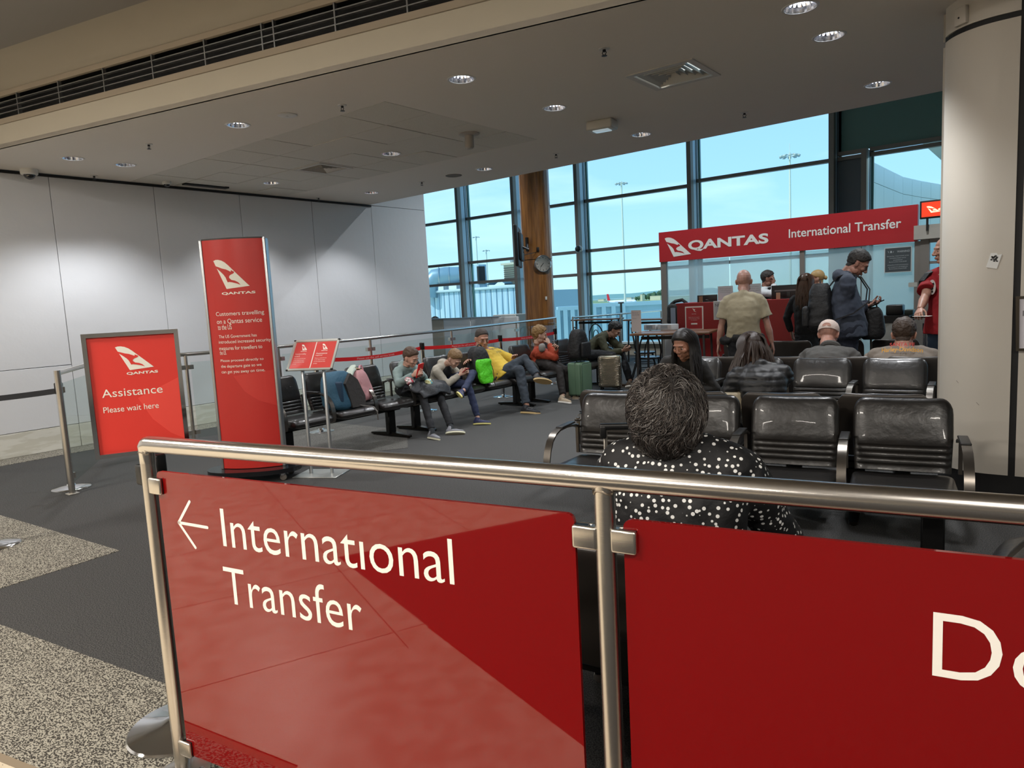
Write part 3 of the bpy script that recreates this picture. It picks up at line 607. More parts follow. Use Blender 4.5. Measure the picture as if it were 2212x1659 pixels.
class Plane:
    def __init__(s, o, u, v): s.o, s.u, s.v = Vector(o), Vector(u).normalized(), Vector(v).normalized(); s.n = s.u.cross(s.v)
    def uv(s, px, py):
        d = Vector(ray(px, py)); c = Vector((0, 0, EYE)); t = (s.o-c).dot(s.n)/d.dot(s.n); p = c+d*t-s.o; return p.dot(s.u), p.dot(s.v)
    def f(s, a, b, c=0.0): return s.o+s.u*a+s.v*b+s.n*c
    def text(s, mb, t, bl, tr, base, w=.0012, bold=0.0, sp=1.0):
        a = s.uv(*bl); b = s.uv(*tr); put_text(mb, t, lambda x, y, z: s.f(x, y, z)-base, a[0], a[1], b[0], b[1], w, bold, sp)
# assistance sign on a belt post standing right behind the barrier post
bl = at_d(207, 993, 2.42); br = at_z(411, 968, bl.z); P = Plane(bl, br-bl, (0, 0, 1)); wid = (br-bl).length; hgt = .428
pc = Vector((-2.525, 1.145, 0))
t = thing('sign_stand', 'red Assistance poster in chrome frame on a belt post behind the barrier', 'sign', pc)
lf = lambda a, b, c=0.0: P.f(a, b, c)-pc
MB().lathe([(.19, 0), (.19, .008), (.184, .015), (.14, .022), (.07, .036), (.033, .05)], 48).build('base', M['chrome'], t)
MB().tube([(0, 0, .03), (0, 0, .90)], .0315, 28).build('pole', M['chrome'], t)
h = MB().tube([(0, 0, .895), (0, 0, 1.035)], .036, 28).build('belt_head', M['black'], t)
MB().rbox((-.055, -.01, .955), (.05, .045, .075), .008).build('belt_clip', M['black'], h); MB().rbox((.045, .0, .99), (.03, .04, .09), .008).build('latch', M['black'], h)
mid = P.f(wid/2, 0, -.012)-pc
b = MB(); b.box((0, 0, 1.04), (.05, .05, .012)); b.tube([(0, 0, 1.02), (0, 0, 1.055), (mid.x*.8, mid.y*.8, 1.06), (mid.x, mid.y, mid.z+.03)], .009, 8); b.build('bracket', M['chrome'], t)
fr = .014
fb = MB(); lo = [lf(0, 0), lf(wid, 0), lf(wid, hgt), lf(0, hgt)]
MB().prism([(0, 0), (wid, 0), (wid, hgt), (0, hgt)], lf, -.012, .006, holes=[[(fr, fr), (wid-fr, fr), (wid-fr, hgt-fr), (fr, hgt-fr)]]).build('frame', M['chrome'], t)
po = MB().prism([(fr-.002, fr-.002), (wid-fr+.002, fr-.002), (wid-fr+.002, hgt-fr+.002), (fr-.002, hgt-fr+.002)], lf, -.008, -.002).build('poster', mat('poster_red', '#de3b31', .4), t)
wv, rv = MB(), MB(); a0 = P.uv(248, 799); 
x0, y1 = P.uv(248, 749); x1, _ = P.uv(333, 797); _, y0 = P.uv(276, 800); emblem(wv, rv, lf, x0, y0, x1, y1, -.0012)
P.text(wv, 'QANTAS', (274, 811), (341, 799), pc, -.0012, .03); P.text(wv, 'Assistance', (221, 860), (350, 831), pc, -.0012); P.text(wv, 'Please wait here', (224, 893), (342, 869), pc, -.0012)
wv.build('lettering', mat('poster_white', '#f0eee2', .5), po); rv.build('kangaroo', MATS['poster_red'], po)
c0 = [P.uv(*q) for q in ((298, 860), (330, 905), (370, 935), (407, 945))]; MB().prism([c0[0], (wid*.35, c0[1][1]+.01), c0[1], c0[2], (wid-fr, c0[3][1]), (wid-fr, c0[0][1]+.3), (wid-fr-.05, c0[0][1]+.02)][:0] or [c0[0], c0[1], c0[2], (wid-fr-.001, c0[3][1]), (wid-fr-.001, c0[0][1]+.06)], lf, -.002, -.0016).build('swoosh', mat('poster_red_light', '#ea4b40', .4), po)
# tall totem
b0, b1 = Vector((-6.06, 3.36, 0)), Vector((-5.60, 3.73, 0)); u = (b1-b0).normalized(); TWD = (b1-b0).length; tc_ = (b0+b1)/2; trz = math.atan2(u.y, u.x); TZ0, TZ1 = .12, 2.165
t = thing('totem_sign', 'tall curved red totem sign with silver edges on a black wheeled base', 'sign', tc_, trz)
def tf(a, b, c=0.0):   # a in -w/2..w/2, local; front is -y
    h_ = TWD/2-.03; return Vector((a, -(.035+.055*(1-(a/h_)**2)) - c, b))
hw = TWD/2-.03; nn = 24
def tbody(sgn): return [(a, sgn*(.035+.055*(1-(a/hw)**2))) for a in [hw*(-1+2*k/nn) for k in range(nn+1)]]
fr_ = tbody(-1); bk = tbody(1)[::-1]
bd_ = MB(); bd_.loft([[Vector((p[0], p[1], z)) for p in fr_+bk] for z in (TZ0, TZ1)], True, 0, True); body = bd_.build('panel', mat('totem_red', '#c32e28', .38), t)
for s in (-1, 1):
    MB().rbox((s*(hw+.014), 0, (TZ0+TZ1)/2), (.028, .085, TZ1-TZ0+.012), .008).build('edge_profile', M['alu'], t)
MB().prism([(p[0]*1.01, p[1]*1.03) for p in fr_+bk], XY, TZ1, TZ1+.012).build('top_cap', mat('dark_cap', '#2d2b2b', .4), t)
eb = [(.42*math.copysign(abs(math.cos(a))**.8, math.cos(a)), .235*math.copysign(abs(math.sin(a))**.9, math.sin(a))) for a in [2*PI*k/40 for k in range(40)]]
MB().prism(eb, XY, .075, .115).build('base', mat('black_laminate', '#17171a', .22), t)
for x, y in ((.29, -.12), (-.29, -.12), (.29, .12), (-.29, .12)):
    q = MB().lathe([(.026, -.011), (.03, -.008), (.03, .008), (.026, .011)], 20, (x, y, .031), rot=RX).build('castor', mat('castor_grey', '#77716a', .5), t)
    MB().box((x, y, .062), (.03, .035, .026)).build('fork', M['chrome'], q)
TP = Plane(tc_+Vector((u.y, -u.x, 0))*.075, u, (0, 0, 1))
wv, rv = MB(), MB()
def ttext(s, bl_, tr_, bold=0.0): a = TP.uv(*bl_); c = TP.uv(*tr_); put_text(wv, s, tf, a[0], a[1], c[0], c[1], .0015, bold)
x0, y1 = TP.uv(460, 562); x1, _ = TP.uv(540, 622); _, y0 = TP.uv(480, 625); emblem(wv, rv, tf, x0, y0, x1, y1, .0015)
ttext('QANTAS', (480, 638), (551, 628), .03)
for s, a, c in (('Customers travelling', (466, 686), (568, 669)), ('on a Qantas service', (468, 702), (564, 685)), ('to the US', (470, 713), (501, 700)), ('The US Government has', (472, 731), (554, 720)), ('introduced increased security', (472, 745), (582, 730)), ('measures for travellers to', (473, 757), (565, 744)), ('the US.', (474, 767), (489, 757)),
    ('Please proceed directly to', (476, 784), (568, 772)), ('the departure gate so we', (477, 797), (564, 784)), ('can get you away on time.', (478, 809), (571, 796))): ttext(s, a, c)
wv.build('lettering', MATS['poster_white'], body); rv.build('kangaroo', MATS['totem_red'], body)
sw = []
for px, py in ((505, 812), (530, 845), (560, 865), (605, 876)): a = TP.uv(px, py); sw.append((min(a[0], hw-.002), a[1]))
top_ = TP.uv(590, 800)[1]; q = MB(); rows = [(sw[0][0], sw[0][1]), (sw[1][0], sw[1][1]), (sw[2][0], sw[2][1]), (sw[3][0], sw[3][1])]
for i in range(3):
    a, c = rows[i], rows[i+1]
    for k in range(4):
        xa, xb = a[0]+(c[0]-a[0])*k/4, a[0]+(c[0]-a[0])*(k+1)/4; ya, yb = a[1]+(c[1]-a[1])*k/4, a[1]+(c[1]-a[1])*(k+1)/4
        q.add([tf(xa, ya, .0008), tf(xb, yb, .0008), tf(xb, sw[0][1]+.02*((xb-rows[0][0])/.2), .0008), tf(xa, sw[0][1]+.02*((xa-rows[0][0])/.2), .0008)], [(0, 1, 2, 3)])
q.build('swoosh', mat('totem_red_light', '#cf3a33', .38), body)
# lectern sign
pa, pb = Vector((-5.486, 3.902, 0)), Vector((-5.297, 3.994, 0)); u = (pb-pa).normalized(); lrz = math.atan2(u.y, u.x); lc = (pa+pb)/2
t = thing('lectern_sign', 'low lectern sign holding two red notices on twin silver poles', 'sign', lc, lrz)
MB().rbox((0, 0, .005), (.43, .32, .01), .004, seg=1).build('base_plate', mat('silver_plate', '#c9cbc8', .3, metal=.7), t)
for s in (-1, 1): MB().tube([(s*.105, 0, .01), (s*.105, 0, .97), (s*.105, .03, 1.02)], .0165, 18).build('pole', M['alu'], t)
v = Vector((0, .62, .78)).normalized()
Pw = at_d(612, 799, 6.72); 
lo_ = Vector((-.225, -.075, .975)); LF = lambda a, b, c=0.0: lo_+Vector((a, 0, 0))+v*b+Vector((0, -v.z, v.y))*c
Wd, Hd = .45, .335; e = .02
fm = MB().prism([(0, 0), (Wd, 0), (Wd, Hd), (0, Hd)], LF, -.006, .008, holes=[[(e, e), (Wd-e, e), (Wd-e, Hd-e), (e, Hd-e)]]).build('frame', mat('snap_frame_silver', '#d6d5cc', .3, metal=.6), t)
for x in (0, Wd):
    for y in (0, Hd): MB().rbox(LF(x+(.006 if x == 0 else -.006), y+(.006 if y == 0 else -.006), .002), (.022, .022, .018), .006).build('corner', M['black'], fm)
MB().prism([(e, e), (Wd-e, e), (Wd-e, Hd-e), (e, Hd-e)], LF, -.004, .0).build('white_backing', mat('paper_white', '#eceae2', .5), t)
for k in range(2):
    xa = e+.004+k*(Wd/2-e+.002); pr = MB().prism([(xa, e+.004), (xa+Wd/2-e-.008, e+.004), (xa+Wd/2-e-.008, Hd-e-.004), (xa, Hd-e-.004)], LF, .0, .002).build('notice', mat('notice_pink_red', '#d6524e', .12, coat=.6), t)
    wv, rv = MB(), MB(); emblem(wv, rv, LF, xa+.06, Hd-.115, xa+.125, Hd-.05, .0028); put_text(wv, 'QANTAS', LF, xa+.065, Hd-.13, xa+.125, Hd-.121, .0028, .03)
    if k == 0: put_text(wv, 'Customers travelling', LF, xa+.02, Hd-.165, xa+.125, Hd-.148, .0028); put_text(wv, 'to the US', LF, xa+.02, Hd-.187, xa+.07, Hd-.172, .0028)
    else: put_text(wv, 'Assistance', LF, xa+.02, Hd-.162, xa+.13, Hd-.147, .0028); put_text(wv, 'required', LF, xa+.02, Hd-.185, xa+.085, Hd-.17, .0028)
    for i, s in enumerate(('Please proceed directly', 'to the departure gate', 'so we can get you away', 'on time')): put_text(wv, s, LF, xa+.02, Hd-.212-i*.019, xa+.02+.005*len(s), Hd-.202-i*.019, .0028)
    wv.build('lettering', MATS['poster_white'], pr); rv.build('kangaroo', MATS['notice_pink_red'], pr)

# ------------------------------------------------------------------ belt stanchions
def stanchion(p, label, rz=0.0, h=.98, group=None, head=M['black'], base=True):
    t = thing('belt_stanchion', label, 'stanchion', p, rz, group)
    MB().lathe([(.16, 0), (.16, .006), (.155, .011), (.1, .018), (.04, .03), (.032, .045)], 40).build('base', M['chrome'], t)
    MB().tube([(0, 0, .03), (0, 0, h-.09)], .0305, 22).build('pole', M['chrome'], t)
    MB().lathe([(.034, h-.1), (.0355, h-.095), (.0355, h-.006), (.03, h)], 24).build('belt_head', head, t)
    return t
def belt(p0, p1, z0, z1, sag, m, label, txt=None, w=.05, group=None):
    p0, p1 = Vector((p0[0], p0[1], z0)), Vector((p1[0], p1[1], z1)); n = 16; d = (p1-p0); side = Vector((d.y, -d.x, 0)).normalized(); o = (p0+p1)/2; o.z = 0
    P = [p0.lerp(p1, k/n) - Vector((0, 0, sag*4*(k/n)*(1-k/n))) for k in range(n+1)]
    b = MB(); b.bar([q-o for q in P], w, .0025, (0, 0, 1)); t = b.build('barrier_belt', m, None, o); tag(t, label, 'belt', group)
    if txt:
        L = d.length; f_ = lambda a, b_, c=0.0: (p0 + d*(a/L) + Vector((0, 0, b_ - sag*4*(a/L)*(1-a/L))) + side*(.002+c)) - o
        wv = MB(); put_text(wv, txt, f_, L*.35, -.012, L*.72, .012, .001); wv.build('belt_print', mat('belt_print_white', '#e9b9b4', .6), t)
    return t
far = [(-7.305, 5.395), (-7.201, 7.149), (-6.98, 8.65), (-7.10, 10.35)]
names = ['beside the lectern sign', 'behind the boy with the red tablet', 'just right of the man in the yellow shirt', 'right of the woman in orange']
for (x, y), nm in zip(far, names): stanchion((x, y, 0), 'chrome belt post with black head '+nm, group='chrome belt posts behind the benches')
redb = mat('red_belt', '#d0181c', .6)
for k in range(3):
    a, c = Vector(far[k]), Vector(far[k+1]); d = (c-a).normalized()*.036
    belt(a+d, c-d, .90, .90, .045 if k == 0 else .02, redb, ['red barrier belt left of the boy with the tablet', 'red barrier belt behind the smaller boy and yellow shirt man', 'red barrier belt behind the woman in orange'][k], 'Please use the self service kiosk', group='red barrier belts')
s0 = stanchion((-7.17, 2.495, 0), 'belt post with black belt behind the left glass panel post', group=None)
belt((-7.19, 2.465), (-9.2, 1.05), .905, .87, .05, mat('navy_belt', '#15181f', .6), 'dark navy barrier belt running off to the left')
s1 = stanchion((-5.81, 1.50, 0), 'belt post base cut by the left edge of the photo', group=None)
tag(s1, 'belt post just at the left edge, only its round steel base showing', 'stanchion')

# ------------------------------------------------------------------ long glass balustrade
rp = [Vector(p) for p in ((-6.92, 2.41), (-8.12, 3.2), (-8.06, 4.15), (-7.78, 5.2), (-7.72, 6.65), (-7.96, 8.6), (-8.45, 11.0), (-8.95, 13.1))]
t = thing('glass_balustrade', 'long steel handrail with clear glass panels running behind the benches to the windows', 'balustrade', (rp[3].x, rp[3].y, 0))
o = Vector((rp[3].x, rp[3].y, 0)); RH = 1.1
def v3(p, z): return Vector((p.x, p.y, z))-o
for a, c in ((0, 2), (2, 8)):
    seg = rp[a:c+1] if c < 8 else rp[a:]
    b = MB(); b.tube([v3(q, RH-.02) for q in seg], .022, 16); b.build('handrail', M['railsteel'], t)
posts = [0, 2, 3, 4, 5, 6, 7]
for i in posts:
    q = MB().tube([v3(rp[i], 0), v3(rp[i], RH-.03 if i else RH+.005)], .021 if i else .026, 16).build('post', M['steel'], t)
    MB().rbox(v3(rp[i], .005), (.09, .09, .01), .003, seg=1).build('base_plate', mat('post_plate', '#bdb9b0', .4, metal=.8), q)
for i in range(len(rp)-1):
    a, c = rp[i], rp[i+1]; d = (c-a); L_ = d.length; d = d.normalized(); n_ = Vector((-d.y, d.x)); nP = max(1, round(L_/2.6))
    a2, c2 = a+d*.05, c-d*.05
    b = MB(); b.add([v3(Vector((q.x, q.y))+n_*s, z) for q in (a2, c2) for z in (.09, .985) for s in (-.005, .005)], [(0, 1, 3, 2), (4, 6, 7, 5), (0, 4, 5, 1), (2, 3, 7, 6), (0, 2, 6, 4), (1, 5, 7, 3)])
    b.build('glass_panel', M['clear'], t)
    for q in (a+d*.045, c-d*.045):
        for z in (.93, .16): MB().box(v3(q, z), (.05, .05, .05)).build('clamp', M['steel'], t)
rp2 = [at_z(1237, 684, 1.1), at_z(1340, 676, 1.1), at_z(1428, 669, 1.1)]
t = thing('steel_handrail', 'short steel handrail in front of the window right of the column', 'handrail', (rp2[0].x, rp2[0].y, 0)); o2 = Vector((rp2[0].x, rp2[0].y, 0))
y_ = 15.3; sc = [Vector((q.x, q.y, 1.08)) for q in rp2]
MB().tube([q-o2 for q in sc], .021, 14).build('rail', M['railsteel'], t)
for q in sc: MB().tube([Vector((q.x, q.y, 0))-o2, q-o2], .02, 12).build('post', M['steel'], t)
# ------------------------------------------------------------------ black upholstered beam seating
M['leather'] = mat('black_leather', '#191817', .33, bump=.10, bscale=26, noise_amt=.8, nscale=6, col2='#24211f', coat=.12)
M['leather_rib'] = MATS['black_leather']
M['shell'] = mat('seat_back_shell', '#3c3733', .38, metal=.2)
M['gun'] = mat('gunmetal_arm', '#6a655f', .28, metal=.85)
M['seatframe'] = mat('seat_black_frame', '#0e0e0f', .4, metal=.3)
SW, SP = .50, .57
def backrest_mesh():
    b = MB(); h = .42; c0 = Vector((0, -.215, .43)); th = math.atan2(.115, .36); up = Vector((0, -math.sin(th), math.cos(th))); nf = Vector((0, math.cos(th), math.sin(th)))
    vs_ = [0]; gro = [.035, .07, .105, .14]
    for g in gro: vs_ += [g-.010, g-.0035, g, g+.0035, g+.010]
    vs_ += [.19, .24, .29, .33, .36, .385, .4, .41, .417, .42]
    us = [-1, -.985, -.94, -.86, -.7, -.45, -.2, 0, .2, .45, .7, .86, .94, .985, 1]
    def half(v):
        w = SW/2 - .012*(1-min(1, v/.2)); r = .085
        if v > h-r: w -= r*(1-math.sqrt(max(0, 1-((v-(h-r))/r)**2)))*.75
        return w
    F, B = [], []
    for v in vs_:
        rf_, rb = [], []; e = min(1, (h-v)/.035); ev = math.sqrt(max(0, 1-(1-e)**2)) if e < 1 else 1
        for u_ in us:
            eu = 1-abs(u_)**7; d = .042*math.sqrt(max(0, eu))*ev
            if v > .16: d += .012*math.exp(-((v-.29)/.08)**2)*(1-u_*u_)*ev
            for g in gro: d -= .009*math.exp(-((v-g)/.0035)**2)*eu
            x = u_*half(v); cur = .02*u_*u_
            rf_.append(c0+up*v+nf*(d+cur)+Vector((x, 0, 0))); rb.append(c0+up*v+nf*(-.012*ev+cur)+Vector((x, 0, 0)))
        F.append(rf_); B.append(rb)
    n = len(us); L = len(vs_); fs = []
    for i in range(L-1):
        for k in range(n-1): fs.append((i*n+k, i*n+k+1, (i+1)*n+k+1, (i+1)*n+k))
    b.add([p for r_ in F for p in r_], fs, 0, True); b.add([p for r_ in B for p in r_], [f[::-1] for f in fs], 1, True)
    m = L*n; o = [i*n for i in range(L)]; edge = [i*n for i in range(L)] + [(L-1)*n+k for k in range(1, n)] + [i*n+n-1 for i in range(L-2, -1, -1)] + [k for k in range(n-2, 0, -1)]
    Fp = [p for r_ in F for p in r_]; Bp = [p for r_ in B for p in r_]; E_ = len(edge)
    b.add([Fp[i] for i in edge]+[Bp[i] for i in edge], [(i, (i+1) % E_, (i+1) % E_+E_, i+E_) for i in range(E_)], 1, True)
    return b.mesh('backrest', [M['leather'], M['shell']])
def seat_mesh():
    prof = [(-.20, .395), (-.212, .425), (-.10, .432), (.05, .442), (.18, .452), (.26, .452), (.31, .436), (.335, .405), (.33, .375), (.30, .362), (.1, .368), (-.1, .37)]
    cy_, cz_ = .05, .41; b = MB(); rings = []
    for u_ in (-1, -.985, -.95, -.88, -.7, -.35, 0, .35, .7, .88, .95, .985, 1):
        s = (1-abs(u_)**10)**.5 if abs(u_) < 1 else 0; k = .72+.28*s; kz = .25+.75*s
        rings.append([Vector((u_*SW/2, cy_+(y-cy_)*k, cz_+(z-cz_)*kz-.006*(1-u_*u_) * (1 if z > .42 and y < .2 else 0))) for y, z in prof])
    b.loft(rings, True, 0, True); return b.mesh('seat', M['leather'])
def arm_mesh():
    path = [(-.285, .60), (-.20, .628), (-.05, .642), (.06, .64), (.13, .622), (.185, .585), (.225, .53), (.248, .46), (.25, .40), (.235, .355), (.15, .33), (.03, .32)]
    b = MB(); b.bar([(0, y, z) for y, z in path], .046, .013, (1, 0, 0)); b.rbox((0, -.075, .65), (.05, .22, .012), .005, mi=1)
    b.box((0, -.27, .52), (.02, .02, .2)); return b.mesh('armrest', [M['gun'], M['black']])
BKM, STM, ARM = backrest_mesh(), seat_mesh(), arm_mesh()
_leg = MB(); _leg.rbox((0, 0, .165), (.11, .065, .27), .008, seg=1); LEGM = _leg.mesh('leg', M['seatframe'])
_ft = MB(); _ft.loft([[Vector((x*w, y, z)) for x, z in ((-1, 0.012), (1, 0.012), (1, t_), (-1, t_))] for y, w, t_ in ((-.33, .022, .03), (-.30, .028, .036), (-.05, .035, .055), (.05, .035, .055), (.29, .028, .036), (.32, .022, .03))], True, 0, False)
for y in (-.29, .28): _ft.lathe([(.02, 0), (.022, .004), (.018, .014)], 12, (0, y, 0))
FTM = _ft.mesh('foot', MATS['gunmetal_arm'] if False else mat('foot_dark_metal', '#26241f', .3, metal=.7))
def bench(n, label, loc, rz, legs, sp=SP, group='black leather beam seating', arms=None):
    t = thing('beam_seat', label, 'seating', loc, rz, group); x0 = -(n-1)/2*sp
    for i in range(n):
        obj('seat', STM, t, (x0+i*sp, 0, 0)); obj('backrest', BKM, t, (x0+i*sp, 0, 0))
    for i in range(n+1):
        if arms is None or i in arms: obj('armrest', ARM, t, (x0-sp/2+i*sp, 0, 0))
    MB().rbox((0, .0, .325), (n*sp-.06, .085, .055), .01, seg=1).build('beam', M['seatframe'], t)
    for x in legs:
        l = obj('leg', LEGM, t, (x, 0, 0)); obj('foot', FTM, l)
    for i in range(n): 
        b = MB(); b.bar([(x0+i*sp+s*.16, y, z) for y, z in ((0, .34), (-.15, .36), (-.235, .42), (-.27, .56))] if False else [(x0+i*sp, 0, .34), (x0+i*sp, -.16, .355), (x0+i*sp, -.245, .42), (x0+i*sp, -.285, .56)], .09, .012, (1, 0, 0)); b.build('back_bracket', M['seatframe'], t)
    return t
u9 = Vector((.98514, .17173, 0)); n9 = Vector((-.17173, .98514, 0))
bench(3, 'black leather beam seat nearest the totem with the blue backpack on it', (-6.2, 4.86, 0), R(-90), (-.7, .7), sp=.58)
bench(4, 'black leather beam seat with the two boys and the man in the yellow shirt', (-6.2, 6.99, 0), R(-90), (-1.0, 1.02), arms=(0, 4))
bench(4, 'black leather beam seat with the woman in orange, behind the green suitcase', (-6.2, 9.36, 0), R(-90), (-.95, 1.0), arms=(0, 2, 4))
A4 = Vector((-.665, 4.20, 0)); cA = A4 - u9*SP*1.5
bench(4, 'front row of four black seats facing the camera, right of the curly haired woman', cA, R(189.85), (-1.0, .6))
bench(4, 'black seats back to back with the front row, under the woman in the puffer jacket', cA + n9*.80 - u9*.1, R(9.85), (-.7, .7), arms=(0, 4))
u4 = Vector((math.cos(R(4)), math.sin(R(4)), 0)); n4 = Vector((-u4.y, u4.x, 0)); B4 = Vector((-1.13, 6.54, 0)); cB = B4 - u4*.585*1.5
bench(4, 'second row of black seats facing the camera, left of the white pillar', cB, R(184), (-.7, .9), sp=.585)
bench(4, 'black seat row behind the second row where the man in the pale cap sits', cB + n4*.80 + u4*.15, R(4), (-.7, .7), sp=.585, arms=(0, 4))
bench(4, 'farthest dark seat row, in front of the red transfer desk', Vector((-2.42, 9.35, 0)), R(6), (-.7, .7))
bench(3, 'black seat row right behind the barrier, under the woman in the polka dot blouse', BO+bd*1.42+Vector((-bd.y, bd.x, 0))*.66, brz, (-.6, .6), arms=(0, 3))
bench(2, 'black seat at the right edge with only its cushion corner in view', (.10, 2.90, 0), R(84), (-.3, .3))

# ------------------------------------------------------------------ luggage
def suitcase(label, loc, rz, w, d, h, col, style='plain', handle=0.0, wheel=mat('wheel_grey', '#8f8c88', .4), rough=.3, metal=0.0, group='suitcases', name='suitcase'):
    t = thing(name, label, 'suitcase', loc, rz, group); m = mat('shell_'+col.strip('#'), col, rough, metal=metal); z0 = .055
    b = MB()
    if style == 'wave':
        nz_, nu_ = 60, 10; rings = []
        for i in range(nz_+1):
            z = z0+h*i/nz_; e = min(1, min(i, nz_-i)/4); k = .86+.14*math.sqrt(1-(1-e)**2); ring = []
            for a in [2*PI*j/56 for j in range(56)]:
                ca_, sa_ = math.cos(a), math.sin(a); x = w/2*k*math.copysign(abs(ca_)**.32, ca_); y = d/2*k*math.copysign(abs(sa_)**.38, sa_)
                amp = .006*e*math.sin(2*PI*(z-z0)/.047+1.0*math.sin(x/w*7)); r_ = 1+amp/max(.08, math.hypot(x, y)); y2 = y + math.copysign(amp, y)*(1 if abs(y) > d*.3 else .2); x2 = x+math.copysign(amp, x)*(1 if abs(x) > w*.4 else 0)
                ring.append(Vector((x2, y2, z)))
            rings.append(ring)
        b.loft(rings, True, 0, True); b.build('shell', m, t)
    else:
        b.rbox((0, 0, z0+h/2), (w, d, h), .035, seg=4, axis=2); s = b.build('shell', m, t)
        MB().rbox((0, -.03, z0+h/2), (w+.003, .006, h+.003), .003, seg=1).build('zip_seam', M['black'], t)
        if style == 'pocket':
            MB().rbox((0, -d/2-.004, z0+h*.53), (w*.82, .05, h*.86), .022, seg=3).build('front_pocket', m, t)
            b = MB(); e = w*.41; pts = [(-e+.03, z0+h*.1), (e-.03, z0+h*.1), (e, z0+h*.1+.03), (e, z0+h*.93), (e-.03, z0+h*.96), (-e+.03, z0+h*.96), (-e, z0+h*.93), (-e, z0+h*.1+.03)]
            b.tube([(x, -d/2-.020, z) for x, z in pts], .0045, 6, closed=True); b.build('pocket_zip', mat('zip_dark_green', '#2e4638', .5), t)
    for x in (-1, 1):
        for y in (-1, 1):
            q = MB().lathe([(.012, -.012), (.022, -.01), (.022, .01), (.012, .012)], 16, (x*(w/2-.045), y*(d/2-.04), .022), rot=RX).build('wheel', wheel, t)
            MB().rbox((x*(w/2-.045), y*(d/2-.04), .046), (.035, .03, .03), .008).build('fork', M['black'], q)
    b = MB(); b.tube([(-.06, 0, z0+h), (-.05, 0, z0+h+.02), (.05, 0, z0+h+.02), (.06, 0, z0+h)], .007, 6); b.build('top_handle', M['black'], t)
    if handle:
        q = MB()
        for x in (-.085, .085): q.rbox((x, d/2-.03, z0+h+handle/2), (.016, .011, handle), .004, seg=1)
        q = q.build('telescopic_tubes', mat('handle_tube', '#a59f97', .3, metal=.8), t)
        g = MB(); g.rbox((0, d/2-.03, z0+h+handle+.008), (.215, .028, .026), .009); [g.rbox((x, d/2-.03, z0+h+handle-.012), (.026, .03, .05), .006) for x in (-.093, .093)]; g.build('grip', M['black'], q)
    return t
suitcase('sage green hard suitcase with front pocket, black backpack on top', (-5.70, 8.90, 0), R(92), .34, .22, .495, '#5f7a63', 'pocket')
suitcase('champagne silver ribbed suitcase in front of the man in olive', (-5.72, 9.84, 0), R(24), .36, .23, .50, '#8d8676', 'wave', wheel=M['black'], rough=.24, metal=.75)
suitcase('cream hard suitcase, only its top edge showing beyond the front seat row', (-2.66, 5.42, 0), R(20), .42, .26, .53, '#d8cda6', 'plain')
suitcase('grey suitcase with raised black handle beside the grey haired woman', at_d(1362, 1200, 2.78).xy.to_3d()+Vector((0, 0, 0)), R(28), .36, .24, .50, '#6d7073', 'plain', handle=.42)
suitcase('pale grey suitcase with tall black handle by the kiosk, behind the brown haired man', at_y(1952, 720, 10.15).xy.to_3d(), R(0), .36, .24, .52, '#a2a39f', 'plain', handle=.42)
def softbag(name, label, loc, rz, w, d, h, m, lean=0.0, parts=(), cat='bag', lumps=.012, taper=.8, group=None, sq=.6):
    t = thing(name, label, cat, loc, rz, group); b = MB(); nz_ = 18; rings = []
    for i in range(nz_+1):
        v = i/nz_; z = h*v; k = (1-(2*abs(v-.5))**6*.35); kw = k*(1-(1-taper)*v**2.2); ring = []
        for a in [2*PI*j/36 for j in range(36)]:
            ca_, sa_ = math.cos(a), math.sin(a); x = w/2*kw*math.copysign(abs(ca_)**sq, ca_); y = d/2*k*math.copysign(abs(sa_)**.65, sa_)*(1-.25*v)
            nn_ = noise.noise(Vector((x*7+loc[0], y*7, z*7+loc[1])))*lumps; ring.append(Vector((x+math.copysign(nn_, x), y+math.copysign(nn_, y)+lean*z, z)))
        rings.append(ring)
    b.loft(rings, True, 0, True); b.build('body', m, t)
    return t
M['bagblack'] = mat('black_nylon', '#121214', .6, bump=.4, bscale=30)
t = softbag('backpack', 'large black backpack standing on the green suitcase', (-5.70, 8.90, .572), R(92), .36, .25, .46, M['bagblack'], taper=.62, cat='backpack')
MB().rbox((0, -.13, .16), (.25, .05, .22), .03).build('front_pocket', M['bagblack'], t)
MB().tube([(-.03, .05, .45), (-.02, .05, .49), (.03, .05, .49), (.04, .05, .45)], .008, 6).build('grab_handle', M['bagblack'], t)
# blue-grey backpack, pink bag and pale jacket on the first bench
sb = at_x(735, 880, -6.12)
t = softbag('backpack', 'teal blue and grey backpack slumped on the seat behind the lectern sign', (-6.08, 4.80, .445), R(100), .44, .30, .40, mat('teal_canvas', '#2f5a72', .7, bump=.4, bscale=40), lean=.18, taper=.7, cat='backpack')
b = MB(); b.prism([(-.02, .02), (.19, .01), (.21, .12), (.14, .30), (.04, .38), (-.06, .28)], lambda x, z, w: Vector((x, -.10-w+.16*z, z)), .02, .055); b.build('front_panel', mat('charcoal_canvas', '#3a3735', .75, bump=.4, bscale=40), t)
MB().rbox((-.13, -.07, .2), (.05, .1, .22), .02).build('side_pocket', mat('navy_canvas', '#27425a', .7), t)
b = MB(); b.bar([(.08, -.1, .04), (.12, -.2, .02), (.13, -.30, .012), (.135, -.345, -.04), (.13, -.35, -.13)], .02, .003, (1, 0, 0)); b.build('strap', mat('grey_webbing', '#5f5a54', .7), t)
t = softbag('pink_backpack', 'small dusty pink backpack with spotted trim leaning on the blue backpack', (-6.10, 5.11, .50), R(112), .30, .18, .33, mat('pink_fabric', '#c48f92', .65, bump=.3, bscale=30), lean=.2, taper=.7, cat='backpack')
